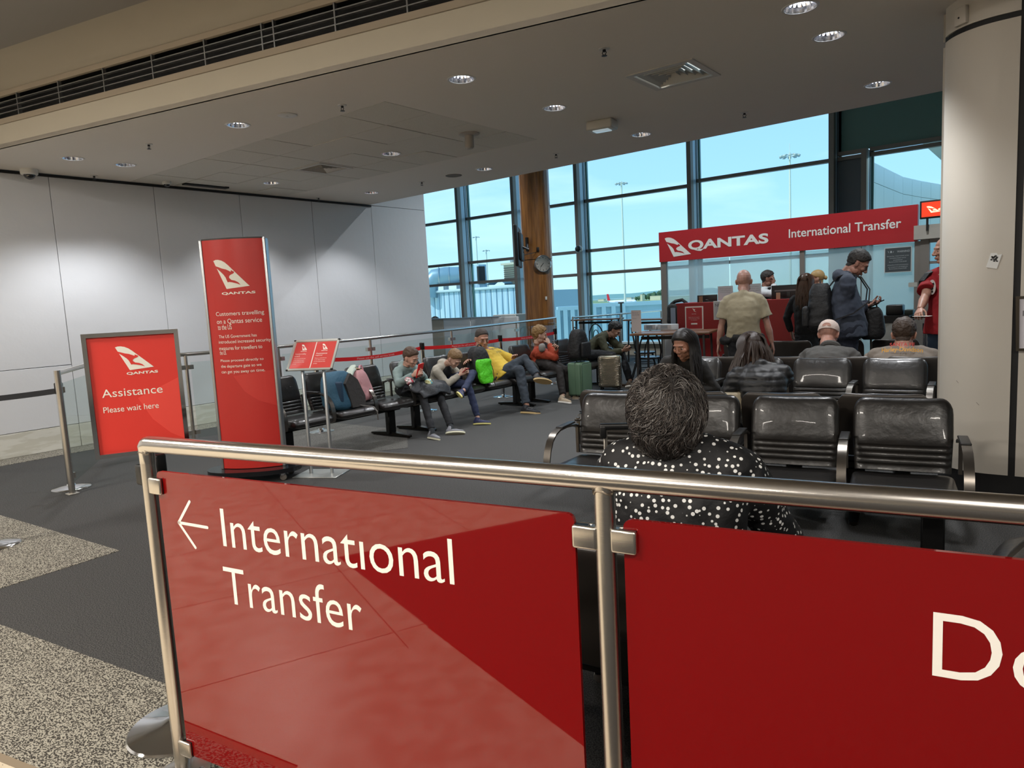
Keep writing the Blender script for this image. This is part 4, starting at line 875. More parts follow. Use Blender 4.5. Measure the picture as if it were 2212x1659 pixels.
sp_ = mat('spotted_trim', '#d8c79a', .6); tt = sp_.node_tree; v_ = N(tt, 'ShaderNodeTexVoronoi'); v_.inputs['Scale'].default_value = 55; r_ = N(tt, 'ShaderNodeValToRGB'); r_.color_ramp.elements[0].position = .28; r_.color_ramp.elements[1].position = .34; r_.color_ramp.elements[0].color = (.02, .015, .01, 1); r_.color_ramp.elements[1].color = (*lin('#d8c79a'), 1)
tcn = N(tt, 'ShaderNodeTexCoord'); tt.links.new(tcn.outputs['Object'], v_.inputs['Vector']); tt.links.new(v_.outputs['Distance'], r_.inputs[0]); tt.links.new(r_.outputs[0], tt.nodes['Principled BSDF'].inputs['Base Color'])
b = MB(); b.bar([(.11, -.02, .02), (.122, -.0, .14), (.105, .03, .26), (.06, .06, .33), (.0, .075, .352)], .055, .006, (0, 1, 0)); b.build('spotted_trim', sp_, t)
MB().tube([(.06, .07, .33), (.10, .08, .37), (.14, .08, .37), (.15, .07, .32), (.13, .06, .27)], .009, 8).build('loop_handle', mat('pink_webbing', '#cf8f9c', .6), t)
def cloth_blob(name, label, pts, m, cat, seed=0, amp=.02, th=.012, sub=3):
    """crumpled cloth: a quad patch through a grid of points, thickened"""
    g = np.array(pts, float); nr, nc = g.shape[:2]; U = nc*sub; V = nr*sub; o = Vector(g.reshape(-1, 3).mean(0)); o.z = g[..., 2].min()
    top = []
    for i in range(V+1):
        for j in range(U+1):
            a, c = i/V*(nr-1), j/U*(nc-1); i0, j0 = min(int(a), nr-2), min(int(c), nc-2); fa, fc = a-i0, c-j0
            p = g[i0, j0]*(1-fa)*(1-fc)+g[i0+1, j0]*fa*(1-fc)+g[i0, j0+1]*(1-fa)*fc+g[i0+1, j0+1]*fa*fc
            top.append(Vector(p) + noise.noise_vector(Vector(p)*9+Vector((seed, 0, 0)))*amp - o)
    fs = [(i*(U+1)+j, i*(U+1)+j+1, (i+1)*(U+1)+j+1, (i+1)*(U+1)+j) for i in range(V) for j in range(U)]
    b = MB(); b.add(top, fs, 0, True); ob = b.build(name, m, None, o); md = ob.modifiers.new('s', 'SOLIDIFY'); md.thickness = th; md.offset = 0; sm = ob.modifiers.new('sub', 'SUBSURF'); sm.levels = sm.render_levels = 1
    tag(ob, label, cat); return ob
pj = lambda x, y, X: tuple(at_x(x, y, X))
cloth_blob('jacket', 'pale mint jacket draped over the top of the blue backpack', [[pj(703, 808, -6.30), pj(722, 822, -6.3), pj(740, 812, -6.3), pj(758, 794, -6.3), pj(769, 794, -6.3)], [pj(706, 818, -6.18), pj(727, 826, -6.12), pj(744, 814, -6.12), pj(760, 803, -6.15), pj(768, 797, -6.2)], [pj(712, 822, -6.1), pj(730, 830, -6.0), pj(748, 820, -6.02), pj(762, 808, -6.05), pj(766, 800, -6.1)]], mat('mint_fabric', '#b9c4b8', .8), 'jacket', 3, .034, .03)
# black backpack and lime bag between the smaller boy and the man
t = softbag('backpack', 'black backpack on the seat between the smaller boy and the man in yellow', (-6.06, 7.07, .455), R(80), .34, .24, .47, M['bagblack'], lean=.12, taper=.6, cat='backpack')
MB().tube([(-.03, .02, .47), (0, .02, .50), (.04, .02, .49), (.05, .02, .46)], .008, 6).build('grab_handle', M['bagblack'], t)
lg = mat('lime_nylon', '#5fdc2a', .5, bump=.6, bscale=18)
t = softbag('drawstring_bag', 'bright lime green drawstring bag in front of the black backpack', (-5.90, 6.98, .46), R(84), .23, .07, .31, lg, lean=.1, taper=1.0, lumps=.03, sq=.3)
b = MB(); [b.tube([(s*.05, -.04, .29), (s*.09, -.05, .15), (s*.1, -.05, .0), (s*.11, -.06, -.06)], .004, 5) for s in (1,)]; b.build('cord', M['gun'], t)

# ------------------------------------------------------------------ white partition with desks beyond the balustrade
def plain(name, label, cat, c, size, m, rz=0.0, r=.01, group=None):
    return tag(MB().rbox((0, 0, size[2]/2), size, r, seg=1).build(name, m, None, (c[0], c[1], c[2] if len(c) > 2 else 0), rz), label, cat, group)
YP = 12.6; a0, a1 = at_y(934, 692, YP), at_y(1076, 683, YP); hp = (a0.z+a1.z)/2
t = thing('office_partition', 'low white and beige office partition between wall end and timber column', 'partition', ((a0.x+a1.x)/2, YP, 0)); cxp = (a0.x+a1.x)/2
ww_ = mat('laminate_white', '#eceeee', .45); bg_ = mat('beige_laminate', '#c4b8a6', .5)
for px0, px1, m_, nm in ((930, 959, bg_, 'beige_panel'), (959, 1018, ww_, 'white_panel'), (1018, 1064, ww_, 'white_panel'), (1064, 1120, ww_, 'white_panel')):
    x0, x1 = at_y(px0, 690, YP).x, at_y(px1, 690, YP).x; MB().rbox(((x0+x1)/2-cxp, 0, hp/2), (x1-x0-.01, .06, hp), .005, seg=1).build(nm, m_, t)
MB().box((0, 0, hp+.01), (a1.x-a0.x+.1, .09, .02)).build('top_rail', M['alu'], t)
x0 = at_y(1119, 680, 13.6).x; plain('side_cabinet', 'white cabinet against the left side of the timber column', 'cabinet', (x0-.15, 13.5), (.7, .5, at_y(1119, 678, 13.5).z), mat('cabinet_white', '#d2d0c8', .45))

# ------------------------------------------------------------------ high tables and bentwood chairs near the window
topw = mat('table_top_timber', '#6b4a32', .35)
def table(label, c, rz, L_, W_, H_, group='high timber topped tables'):
    t = thing('high_table', label, 'table', c, rz, group)
    MB().rbox((0, 0, H_-.016), (L_, W_, .032), .006, seg=1).build('table_top', topw, t)
    MB().box((0, 0, H_-.09), (L_-.14, .03, .05)).build('stretcher', M['black'], t)
    for x in (-1, 1):
        for y in (-1, 1): MB().tube([(x*(L_/2-.08), y*(W_/2-.07), 0), (x*(L_/2-.10), y*(W_/2-.09), H_-.03)], .02, 4).build('leg', M['black'], t)
    return t
tb = Vector((-5.07+.55, 9.35+.5, 0)); TT = table('dark legged table with papers on it, left of the red transfer desk', (-4.55, 9.75, 0), R(12), 1.15, .75, .93)
for px, lab in ((1290, 'long window bar table behind the man in olive'), (1400, 'window bar table left of the red transfer desk')):
    p = at_y(px, 690, 14.3); table(lab, (p.x, 14.3, 0), R(0), 1.15 if px == 1290 else 1.0, .5, p.z+.02)
def chair(label, c, rz, h=.46):
    t = thing('bentwood_chair', label, 'chair', c, rz, 'black bentwood chairs'); m = mat('black_bentwood', '#0f0e0e', .3)
    MB().lathe([(.19, h-.03), (.205, h-.015), (.2, h), (.17, h+.004)], 28).build('seat', m, t)
    MB().tube([(.2*math.cos(a), .2*math.sin(a), h-.2) for a in [2*PI*k/24 for k in range(24)]], .008, 6, closed=True).build('ring', m, t)
    for x in (-1, 1):
        MB().tube([(x*.15, .13, h-.02), (x*.16, .17, h*.5), (x*.19, .21, 0)], .014, 8).build('leg', m, t)
    MB().tube([(-.17, -.24, 0), (-.16, -.17, h*.5), (-.165, -.15, h)] + [(.175*math.cos(a), -.17-.06*(math.sin(a)), h+.08+.36*math.sin(a)) for a in [PI-PI*k/12 for k in range(13)]] + [(.165, -.15, h), (.16, -.17, h*.5), (.17, -.24, 0)], .0135, 8).build('back_bow', m, t)
    MB().tube([(.09*math.cos(a), -.165-.05*math.sin(a), h+.01+.3*math.sin(a)) for a in [PI-PI*k/12 for k in range(13)]], .009, 8).build('inner_bow', m, t)
    return t
chair('black bentwood chair beside the table, seen over the silver suitcase', (-6.0, 11.6, 0), R(-60)); chair('black bentwood chair partly hidden behind the girl in black', (-5.45, 10.7, 0), R(30)); chair('black bentwood chair at the window bar left of the olive jacket', (-8.2, 13.7, 0), R(10))
TZT = .93
def tent(name, label, p, w, h, m, rz, lines=None):
    t = thing(name, label, 'sign', p, rz); 
    MB().prism([(-w/2, 0), (w/2, 0), (w/2, h), (-w/2, h)], lambda a, b_, c: Vector((a, c+.12*b_*0, b_)), -.003, .0).build('card', m, t)
    MB().box((0, .03, .004), (w, .07, .006)).build('foot', m, t)
    if lines:
        b = MB()
        for i, s in enumerate(lines): put_text(b, s, lambda a, b_, c: Vector((a, -.0035-c*0, b_)), -w*.4, h*(.86-.09*i), -w*.4+w*.8*min(1, len(s)/16), h*(.91-.09*i), .0)
        b.build('print', mat('grey_print', '#77686a', .6), t)
    return t
pp = mat('paper_pinkish', '#d3c9c6', .6)
q = at_z(1366, 718, TZT); tent('paper_sign', 'upright white paper sign on the dark legged table', (q.x+.02, q.y+.1, TZT), .24, .33, pp, R(-25), ['Please do not', 'move this table', '', 'Thank you'])
q = at_z(1410, 712, TZT); 
for i, (px, w_, lab) in enumerate(((1408, .26, 'low clear and white leaflet tray on the table'), (1440, .30, 'white leaflet holder nearest the red desk'))):
    q = at_z(px, 713, TZT); t = thing('leaflet_tray', lab, 'tray', (q.x, q.y+.05, TZT), R(-20)); MB().rbox((0, 0, .045), (w_, .16, .09), .008).build('tray', mat('tray_white%d' % i, '#c8ccd0', .35), t); MB().box((0, -.082, .05), (w_*.5, .003, .05)).build('label', mat('tray_label', '#9aa5ae', .5), t)

# ------------------------------------------------------------------ transfer desk, sign header, frosted partition
YD = 10.9; X0, X1 = at_y(1461, 700, YD).x, at_y(1757, 650, YD).x; DH = at_y(1600, 650, YD).z; DZ = at_y(1600, 783, YD).z; dr = mat('desk_red', '#961414', .5)
t = thing('transfer_desk', 'long red transfer counter with curved end under the airline sign', 'counter', ((X0+X1)/2, YD, 0)); cxd = (X0+X1)/2
xs = [at_y(p_, 700, YD).x for p_ in (1461, 1480, 1600, 1737, 1757)]
for i in range(4): MB().rbox(((xs[i]+xs[i+1])/2-cxd, .02+(.03 if i == 0 else 0), (DH+DZ)/2), (xs[i+1]-xs[i]-.008, .04, DH-DZ), .003, seg=1).build('front_panel', dr, t)
MB().box(((X0+X1)/2-cxd, .38, DH-.02), (X1-X0, .74, .04)).build('counter_top', dr, t); MB().box((X0-cxd+.02, .4, (DH+DZ)/2), (.04, .7, DH-DZ-.06)).build('end_panel', dr, t)
MB().box((-.05, .16, DZ/2), (X1-X0-.25, .1, DZ)).build('plinth', mat('plinth_pale', '#b5b5ad', .5), t)
b = MB(); rr = []
for k in range(9):
    v = k/8; z = DH*v*.86; off = -.05+.20*v**1.6; rr.append([Vector((X1-cxd-.16+off+.0, .04, z)), Vector((X1-cxd-.16+off, .7, z)), Vector((X1-cxd-.45, .7, z)), Vector((X1-cxd-.45, .04, z))])
b.loft(rr, True, 0, True); b.build('curved_end', mat('desk_pale_end', '#a8a49c', .5), t)
PD = Plane((0, YD-.004, 0), (1, 0, 0), (0, 0, 1)); a = PD.uv(1481, 713); c = PD.uv(1519, 661)
t = thing('desk_poster', 'red poster with white border on the front of the transfer desk', 'poster', (a[0], YD-.006, a[1])); lp = lambda x, y, z=0.0: Vector((x, -z-.001, y)); w_, h_ = c[0]-a[0], c[1]-a[1]
MB().box((w_/2, -.002, h_/2), (w_, .004, h_)).build('white_border', MATS['paper_white'], t); po = MB().box((w_/2, -.0055, h_/2), (w_-.04, .003, h_-.04)).build('poster', mat('desk_poster_red', '#b3282a', .5), t)
wv, rv = MB(), MB(); lq = lambda x, y, z=0.0: Vector((x, -.0075-z, y)); P_ = [(w_*.40+p[0]*.09, h_*.73+p[1]*.09) for p in ROO]; wv.add([lq(p[0], p[1], .001) for p in P_], [tuple(x) for x in tessellate_polygon([[Vector((p[0], p[1], 0)) for p in P_]])])
for s, x0, x1, y0 in (('QANTAS', .38, .62, .66), ('Please have your passport', .2, .8, .52), ('and boarding pass ready', .2, .8, .46), ('for inspection', .33, .67, .40)): put_text(wv, s, lq, w_*x0, h_*y0, w_*x1, h_*(y0+.03), .001)
wv.build('lettering', MATS['poster_white'], po); MB().rbox((w_/2, -.009, h_*.26), (w_*.34, .003, h_*.06), .001).build('button', MATS['poster_white'], po)
def monitor(label, px0, py0, px1, py1, Y, tilt=0.0, stripe=True):
    a, c = at_y(px0, py1, Y), at_y(px1, py0, Y); w_, h_ = c.x-a.x, c.z-a.z; t = thing('monitor', label, 'monitor', ((a.x+c.x)/2, Y, DH), 0, 'monitors on the transfer desk'); zc = (a.z+c.z)/2-DH
    MB().rbox((0, 0, zc), (w_, .03, h_), .008).build('rear_cover', M['black'], t); MB().box((0, .017, zc), (w_-.03, .003, h_-.03)).build('display', mat('dark_display', '#1a2228', .2), t)
    if stripe: MB().box((0, -.017, zc+h_*.12), (w_*.8, .004, h_*.1)).build('vent_strip', mat('vent_grey', '#6a6a6a', .5), t)
    MB().rbox((0, -.01, zc*.5), (.06, .02, max(.05, zc)), .005).build('neck', M['black'], t); MB().rbox((0, .03, .006), (.24, .18, .012), .005).build('foot', M['black'], t)
monitor('small black monitor at the left end of the transfer desk', 1507, 636, 1549, 659, YD+.25, stripe=False); monitor('wide black monitor on the transfer desk behind the bald man', 1667, 613, 1742, 648, YD+.3)
monitor('narrow black monitor on the desk partly behind the standing man', 1744, 628, 1763, 650, YD+.4, stripe=False)
for px, py, m_, lab in ((1514, 655, mat('cork_block', '#8a6f55', .7), 'small tan block beside the left monitor'), (1681, 643, mat('card_block', '#b9977c', .7), 'small tan card standing before the wide monitor')):
    q = at_y(px, py, YD+.12); tag(MB().box((0, 0, .05), (.055, .02, .10)).build('card_block', m_, None, (q.x, YD+.12, DH)), lab, 'card')
def paper(label, px0, py0, px1, py1, Y, z, txt, cat='notice', rz=0.0):
    a, c = at_y(px0, py1, Y), at_y(px1, py0, Y); w_, h_ = c.x-a.x, c.z-z; t = thing('counter_notice', label, cat, ((a.x+c.x)/2, Y, z), rz)
    MB().box((0, 0, h_/2), (w_, .004, h_)).build('sheet', mat('sheet_white', '#c3cbd0', .5), t); MB().box((0, .03, .004), (w_, .08, .006)).build('stand', mat('sheet_white', '#c3cbd0', .5), t)
    b = MB(); f2 = lambda x, y, z_=0.0: Vector((x, -.003-z_, y))
    for i, s in enumerate(txt): put_text(b, s, f2, -w_*.36, h_*(.80-.12*i), w_*.36, h_*(.86-.12*i), .0)
    b.build('print', mat('notice_print', '#6e7478', .6), t); return t
paper('white notice standing on the desk left of the bald man', 1551, 617, 1583, 646, YD+.2, DH, ['International', 'connections', 'only']); paper('white notice standing on the desk right of the bald man', 1617, 612, 1644, 646, YD+.2, DH, ['Transfer passengers', 'please wait', 'to be called'])
q = at_y(1568, 700, 10.45); t = thing('pole_sign', 'white notice on a black pole left of the bald man, reading NEXT', 'sign', (q.x, q.y, 0)); a, c = at_y(1543, 691, q.y), at_y(1596, 648, q.y)
MB().lathe([(.15, 0), (.15, .01), (.03, .03)], 28).build('base', M['black'], t); MB().tube([(0, 0, .02), (0, 0, a.z+.1)], .022, 12).build('pole', M['seatframe'], t)
x0, x1 = a.x-q.x, c.x-q.x; MB().rbox(((x0+x1)/2, -.02, (a.z+c.z)/2), (x1-x0, .02, c.z-a.z), .004, seg=1).build('frame', M['alu'], t); MB().box(((x0+x1)/2, -.032, (a.z+c.z)/2), (x1-x0-.03, .004, c.z-a.z-.03)).build('paper', mat('pole_paper', '#b9bec6', .5), t)
b = MB(); hz = c.z-a.z; f2 = lambda x, y, z_=0.0: Vector((x, -.0345, y))
for s, w0, w1, v0 in (('NEXT CALL', .08, .92, .70), ('AT', .38, .62, .45), ('7.45', .30, .70, .2)): put_text(b, s, f2, x0+(x1-x0)*w0, a.z+hz*v0, x0+(x1-x0)*w1, a.z+hz*(v0+.15), 0)
b.build('lettering', mat('pole_print', '#4b5056', .6), t)
# header
YS = 12.6; HP = Plane((0, YS-.06, 0), (1, 0, 0), (0, 0, 1)); a = HP.uv(1424.5, 570); c = HP.uv(1983, 437.5); z0h = (HP.uv(1425.8, 569.3)[1]+HP.uv(1980.9, 517.4)[1])/2; z1h = (HP.uv(1424, 505.4)[1]+HP.uv(1984.5, 437.4)[1])/2
hc = Vector(((a[0]+c[0])/2, YS-.06, z0h)); t = thing('header_sign', 'long red header sign over the counter reading QANTAS International Transfer', 'sign', hc)
hx = MB().box((0, .06, (z1h-z0h)/2), (c[0]-a[0], .12, z1h-z0h)).build('fascia', mat('header_red', '#a81821', .45), t)
wv, rv = MB(), MB(); lh_ = lambda x, y, z_=0.0: Vector((x, -z_, y))-Vector((hc.x, 0, hc.z))+Vector((0, 0, 0)); 
e0 = HP.uv(1442, 556); e1 = HP.uv(1493, 548); e2 = HP.uv(1436, 514)
emblem(wv, rv, lh_, e2[0], e0[1]-.0, e1[0], e2[1], .004); HP2 = HP
a_ = HP.uv(1487, 545); b_ = HP.uv(1660, 505.5); put_text(wv, 'QANTAS', lh_, a_[0], (HP.uv(1500, 543)[1]+HP.uv(1640, 531)[1])/2, b_[0], (HP.uv(1500, 518)[1]+HP.uv(1640, 506)[1])/2, .004, .035)
a_ = HP.uv(1704, 514); b_ = HP.uv(1947, 474); put_text(wv, 'International Transfer', lh_, a_[0], (HP.uv(1710, 514)[1]+HP.uv(1940, 492)[1])/2, b_[0], (HP.uv(1710, 495)[1]+HP.uv(1900, 475)[1])/2, .004, .012)
wv.build('lettering', mat('header_white', '#dfe0da', .5), hx); rv.build('kangaroo', MATS['header_red'], hx)
# partition
M['frost'] = glass('frosted_glass', (.90, .99, .98), .5, frost=.45, fcol=(.93, 1, 1))
t = thing('glass_partition', 'frosted teal glass partition with aluminium posts under the header sign', 'partition', ((a[0]+c[0])/2, YS, 0)); cxt = (a[0]+c[0])/2
pxs = [at_y(p_, 620, YS).x for p_ in (1436, 1577, 1734, 1860, 1984)]
for i, x in enumerate(pxs):
    if i in (0, 2, 4): MB().box((x-cxt, 0, z0h/2), (.11 if i != 2 else .075, .08, z0h)).build('post', M['mull'], t)
for i in range(4): MB().box(((pxs[i]+pxs[i+1])/2-cxt, 0, z0h/2+.02), (pxs[i+1]-pxs[i]-.02, .012, z0h-.06)).build('pane', M['frost'], t)
WPn = Plane((0, YS-.03, 0), (1, 0, 0), (0, 0, 1)); a = WPn.uv(1910, 590); c = WPn.uv(1970, 531); w_, h_ = c[0]-a[0], c[1]-a[1]
t = thing('warning_sign', 'dark grey warning sign with white text on the frosted glass', 'sign', (a[0], YS-.03, a[1])); lq = lambda x, y, z_=0.0: Vector((x, -.008-z_, y))
MB().box((w_/2, 0, h_/2), (w_, .012, h_)).build('border', mat('sign_border_grey', '#b9bdbb', .5), t); MB().box((w_/2, -.005, h_/2), (w_-.025, .006, h_-.025)).build('board', mat('sign_slate', '#3b4246', .5), t)
b = MB(); put_text(b, 'WARNING!', lq, w_*.47, h_*.78, w_*.93, h_*.86, .001, .02)
for s, x0, x1, y0 in (('Security restricted area', .1, .9, .62), ('Unauthorised entry', .2, .8, .54), ('prohibited', .34, .66, .46), ('Maximum penalty exceeds $5,000', .18, .82, .39), ('Unauthorised possession', .12, .88, .27), ('of weapons prohibited', .15, .85, .19), ('Maximum penalty exceeds $10,000', .18, .82, .12)): put_text(b, s, lq, w_*x0, h_*y0, w_*x1, h_*(y0+.05), .001, .008)
def poly(mb, pts, f, w): mb.add([f(p[0], p[1], w) for p in pts], [tuple(x) for x in tessellate_polygon([[Vector((p[0], p[1], 0)) for p in pts]])])
poly(b, [(w_*(.12+.09*p[0]), h_*(.76+.13*p[1])) for p in ROO], lq, .001); poly(b, [(w_*(.36-.07*p[0]), h_*(.76+.11*p[1])) for p in ROO], lq, .001); poly(b, [(w_*x, h_*y) for x, y in ((.22, .78), (.28, .78), (.285, .84), (.25, .87), (.215, .84))], lq, .001)
b.build('lettering', mat('sign_text_grey', '#9aa1a3', .5), t)
q = WPn.uv(1972, 615); tag(MB().box((0, 0, 0), (.12, .006, .07)).build('glass_sticker', mat('pinkish_sticker', '#a9a8a0', .5), None, (q[0], YS-.04, q[1])), 'tiny pale sticker on the frosted glass beside the door', 'sticker')
# screen, beam and door at the right of the header
a = at_y(1984, 518, YS); c = at_y(2075, 470, YS); be = struct(MB().box(((a.x+.9), YS+.05, (a.z+at_y(1984, 488, YS).z)/2), (1.9, .3, at_y(1984, 488, YS).z-a.z)).build('trim_13', mat('beam_beige', '#a8a39a', .55)))
SPn = Plane((0, YS-.12, 0), (1, 0, 0), (0, 0, 1)); a = SPn.uv(1987, 474); c = SPn.uv(2075, 424); t = thing('info_screen', 'small lit red screen with the airline logo beside the white pillar', 'screen', (a[0], YS-.12, a[1])); w_, h_ = 1.0, SPn.uv(1990, 435)[1]-a[1]
MB().rbox((w_/2, 0, h_/2), (w_, .05, h_), .008).build('bezel', M['black'], t); sc_ = MB().box((w_/2, -.026, h_/2), (w_-.05, .004, h_-.05)).build('display', mat('lit_red_screen', '#e03a1c', .4, emit=.55), t)
wv, rv = MB(), MB(); lq = lambda x, y, z_=0.0: Vector((x, -.029-z_, y)); emblem(wv, rv, lq, .09, h_*.30, .27, h_*.68, .001); put_text(wv, 'QANTAS', lq, .24, h_*.36, .74, h_*.52, .001, .035)
wv.build('lettering', mat('lit_cream', '#ffe9bb', .5, emit=.7), sc_); rv.build('kangaroo', MATS['lit_red_screen'], sc_)
MB().box((.1, .0, -.08), (.03, .03, .2)).build('bracket', M['black'], t)
dn = struct(MB().box((at_y(1990, 600, YS).x+.05, YS, 1.07), (.12, .1, 2.14)).build('door_1', M['mull'])); xl = at_y(1990, 600, YS).x+.05
MB().box((xl+.75, YS, 2.1), (1.4, .1, .1)).build('door_head', M['mull'], dn); MB().box((xl+1.45, YS, 1.05), (.1, .1, 2.1)).build('door_jamb', M['mull'], dn)
MB().box((xl+.72, YS, 1.05), (1.3, .012, 1.98)).build('door_pane', M['glass'], dn); MB().box((xl+.3, YS, 1.75), (.5, .05, .04)).build('door_bar', M['mull'], dn)
# kiosk
a, c = at_y(1906, 682, 10.6), at_y(1965, 683, 10.6); t = thing('service_kiosk', 'white service kiosk with black printer, between the two standing men', 'kiosk', ((a.x+c.x)/2, 10.6, 0)); KZ = a.z-.09; kw = c.x-a.x
MB().rbox((0, .1, KZ/2), (kw, .4, KZ), .02).build('cabinet', mat('kiosk_white', '#a9aaa6', .4), t); MB().box((0, .1, KZ+.045), (kw+.02, .42, .09)).build('top', M['black'], t)
MB().rbox((-.02, .08, KZ+.16), (.2, .2, .14), .02).build('printer', M['black'], t); MB().rbox((.15, .08, KZ+.125), (.1, .18, .07), .01).build('tray', mat('dark_green_tray', '#1f2f28', .5), t)
b = MB(); b.tube([(kw/2, .1, KZ+.06), (kw/2+.55, .1, KZ+.07)], .022, 8); b.build('shelf_arm', M['black'], t)
p0 = at_y(2000, 706, 9.85); s_ = stanchion((p0.x, 9.85, 0), 'chrome belt post between the kiosk and the white pillar', h=p0.z+.05); belt((p0.x+.04, 9.85), (p0.x+1.4, 9.75), p0.z-.03, p0.z-.1, .06, mat('magenta_belt', '#a8174a', .6), 'magenta barrier belt in front of the blue jeans by the pillar')
# bag on window bar
YG = 11.7; q = at_y(1462, 700, YG-.05); t = softbag('shoulder_bag', 'black shoulder bag with grey label strap on the bar left of the red desk', (q.x-.02, YG, at_y(1462, 700, YG).z-.02), 0, .34, .2, .38, M['bagblack'], taper=.95)
MB().box((-.02, -.105, .16), (.09, .006, .3)).build('label_strap', mat('strap_grey', '#7a8796', .5), t); MB().tube([(-.1, 0, .37), (-.02, 0, .42), (.12, -.02, .44), (.2, -.02, .38)], .03, 8).build('handle', M['bagblack'], t)
plain('bag_plinth', 'white cupboard under the black shoulder bag', 'cabinet', (q.x, YG+.02), (.4, .3, at_y(1462, 700, YG).z-.022), mat('plinth_white', '#9fa3a5', .5))
# ------------------------------------------------------------------ people
def remesh(b, voxel, smooth=2, adapt=None):
    me = bpy.data.meshes.new('r'); me.from_pydata(b.v, [], b.f); o = bpy.data.objects.new('r', me); COL.objects.link(o)
    md = o.modifiers.new('r', 'REMESH'); md.mode = 'VOXEL'; md.voxel_size = voxel
    if smooth: s = o.modifiers.new('s', 'SMOOTH'); s.factor = .5; s.iterations = smooth
    dg = bpy.context.evaluated_depsgraph_get(); m2 = bpy.data.meshes.new_from_object(o.evaluated_get(dg))
    n = len(m2.vertices); V = np.empty(n*3); m2.vertices.foreach_get('co', V); V = V.reshape(-1, 3)
    F = [tuple(p.vertices) for p in m2.polygons]; bpy.data.objects.remove(o); bpy.data.meshes.remove(me); bpy.data.meshes.remove(m2)
    return V, F
def vnormals(V, F):
    Nn = np.zeros_like(V); q = [f for f in F if len(f) >= 3]; A = np.array([f[:3] for f in q]); n = np.cross(V[A[:, 1]]-V[A[:, 0]], V[A[:, 2]]-V[A[:, 0]])
    for k in range(3): np.add.at(Nn, A[:, k], n)
    return Nn/np.maximum(np.linalg.norm(Nn, axis=1, keepdims=True), 1e-12)
def head_template(female=False):
    b = MB(); E_ = b.ell
    E_((0, -.012, .030), (.074, .094, .088)); E_((0, .012, -.005), (.068, .080, .085)); E_((0, .022, -.050), (.052 if female else .056, .060, .060))
    E_((0, .056, -.094), (.021 if female else .026, .022, .020)); E_((0, .072, .022), (.050, .020, .016 if not female else .012))
    for s in (-1, 1):
        E_((s*.040, .060, -.024), (.022, .022, .022)); E_((s*.050, .010, -.070), (.014, .035, .028) if not female else (.008, .03, .024))
        E_((s*.076, -.006, -.012), (.008, .019, .030), Matrix.Rotation(s*.35, 3, 'Z') @ Matrix.Rotation(.15, 3, 'X')); E_((s*.080, -.014, -.004), (.006, .014, .022), Matrix.Rotation(s*.6, 3, 'Z'))
    b.tube([(0, .082, .018), (0, .096, -.008), (0, .107, -.030), (0, .098, -.041)], [.007, .0085, .0115, .009], 10)
    for s in (-1, 1): E_((s*.011, .094, -.035), (.0085, .012, .008))
    E_((0, .083, -.060), (.021, .011, .0055)); E_((0, .082, -.070), (.018, .011, .0065))
    b.tube([(0, -.022, -.03), (0, -.026, -.085), (0, -.026, -.125)], [.050, .046 if female else .054, .046 if female else .056], 20)
    V, F = remesh(b, .0042, 2)
    for s in (-1, 1):
        d = V-np.array([s*.031, .083, -.004]); g = np.exp(-((d[:, 0]/.016)**2+(d[:, 2]/.010)**2+(d[:, 1]/.03)**2)); V[:, 1] -= .0065*g
    g = np.exp(-((V[:, 0]/.022)**2+((V[:, 2]+.0645)/.0022)**2))*(V[:, 1] > .07); V[:, 1] -= .003*g
    return V, F
HEADS = {0: head_template(False), 1: head_template(True)}
def hand_template(curl):
    """right hand: wrist at 0, fingers along +y, palm facing -z, thumb on -x side"""
    b = MB(); b.loft([[Vector((w*math.cos(a), y, t_*math.sin(a))) for a in [2*PI*k/14 for k in range(14)]] for y, w, t_ in ((-.03, .024, .017), (0, .026, .017), (.03, .036, .015), (.06, .041, .014), (.088, .040, .012), (.094, .034, .008))])
    for x, l, r, sp in ((-.030, .072, .0082, -.06), (-.010, .080, .0085, -.01), (.011, .075, .0082, .04), (.031, .060, .0072, .10)):
        p = Vector((x, .082, 0)); a = curl*.35; P = [Vector((x*.8, .05, 0)), p]; seg = (.45, .32, .23)
        for k in range(3):
            p = p + Vector((math.sin(sp)*l*seg[k], math.cos(a)*l*seg[k], -math.sin(a)*l*seg[k])); P.append(p); a += curl*.75
        b.tube(P, [r, r*1.05, r, r*.92, r*.78], 10); b.ell(P[-1], (r*.78,)*3)
    P = [Vector((-.018, .012, -.003)), Vector((-.040, .036, -.010)), Vector((-.052, .062, -.016-.01*curl)), Vector((-.050, .086, -.022-.022*curl))]; b.tube(P, [.013, .0115, .0095, .008], 10); b.ell(P[-1], (.008,)*3)
    return remesh(b, .0042, 1)
HANDS = {'relaxed': hand_template(.45), 'grip': hand_template(1.15), 'flat': hand_template(.18)}
def basis(fwd, up=(0, 0, 1)):
    f = Vector(fwd).normalized(); u = Vector(up); u = (u-f*u.dot(f)).normalized(); r = f.cross(u); return np.array([r, f, u]).T   # columns right, forward, up
def ik(a, c, l1, l2, hint):
    a, c = Vector(a), Vector(c); d = c-a; L = min(d.length, (l1+l2)*.995); dn = d.normalized(); h = Vector(hint); h = (h-dn*h.dot(dn)).normalized()
    x = (l1*l1-l2*l2+L*L)/(2*L); y = math.sqrt(max(0, l1*l1-x*x)); return a+dn*x+h*y, a+dn*L
SKIN = {}
def skinmat(col): return mat('skin_'+col.strip('#'), col, .48, noise_amt=.5, nscale=14, col2=None, bump=.06, bscale=220)
def cloth(name, col, bump=.5, bscale=26, rough=.85, **k): return mat(name, col, rough, bump=bump*.45, bscale=bscale, **k)
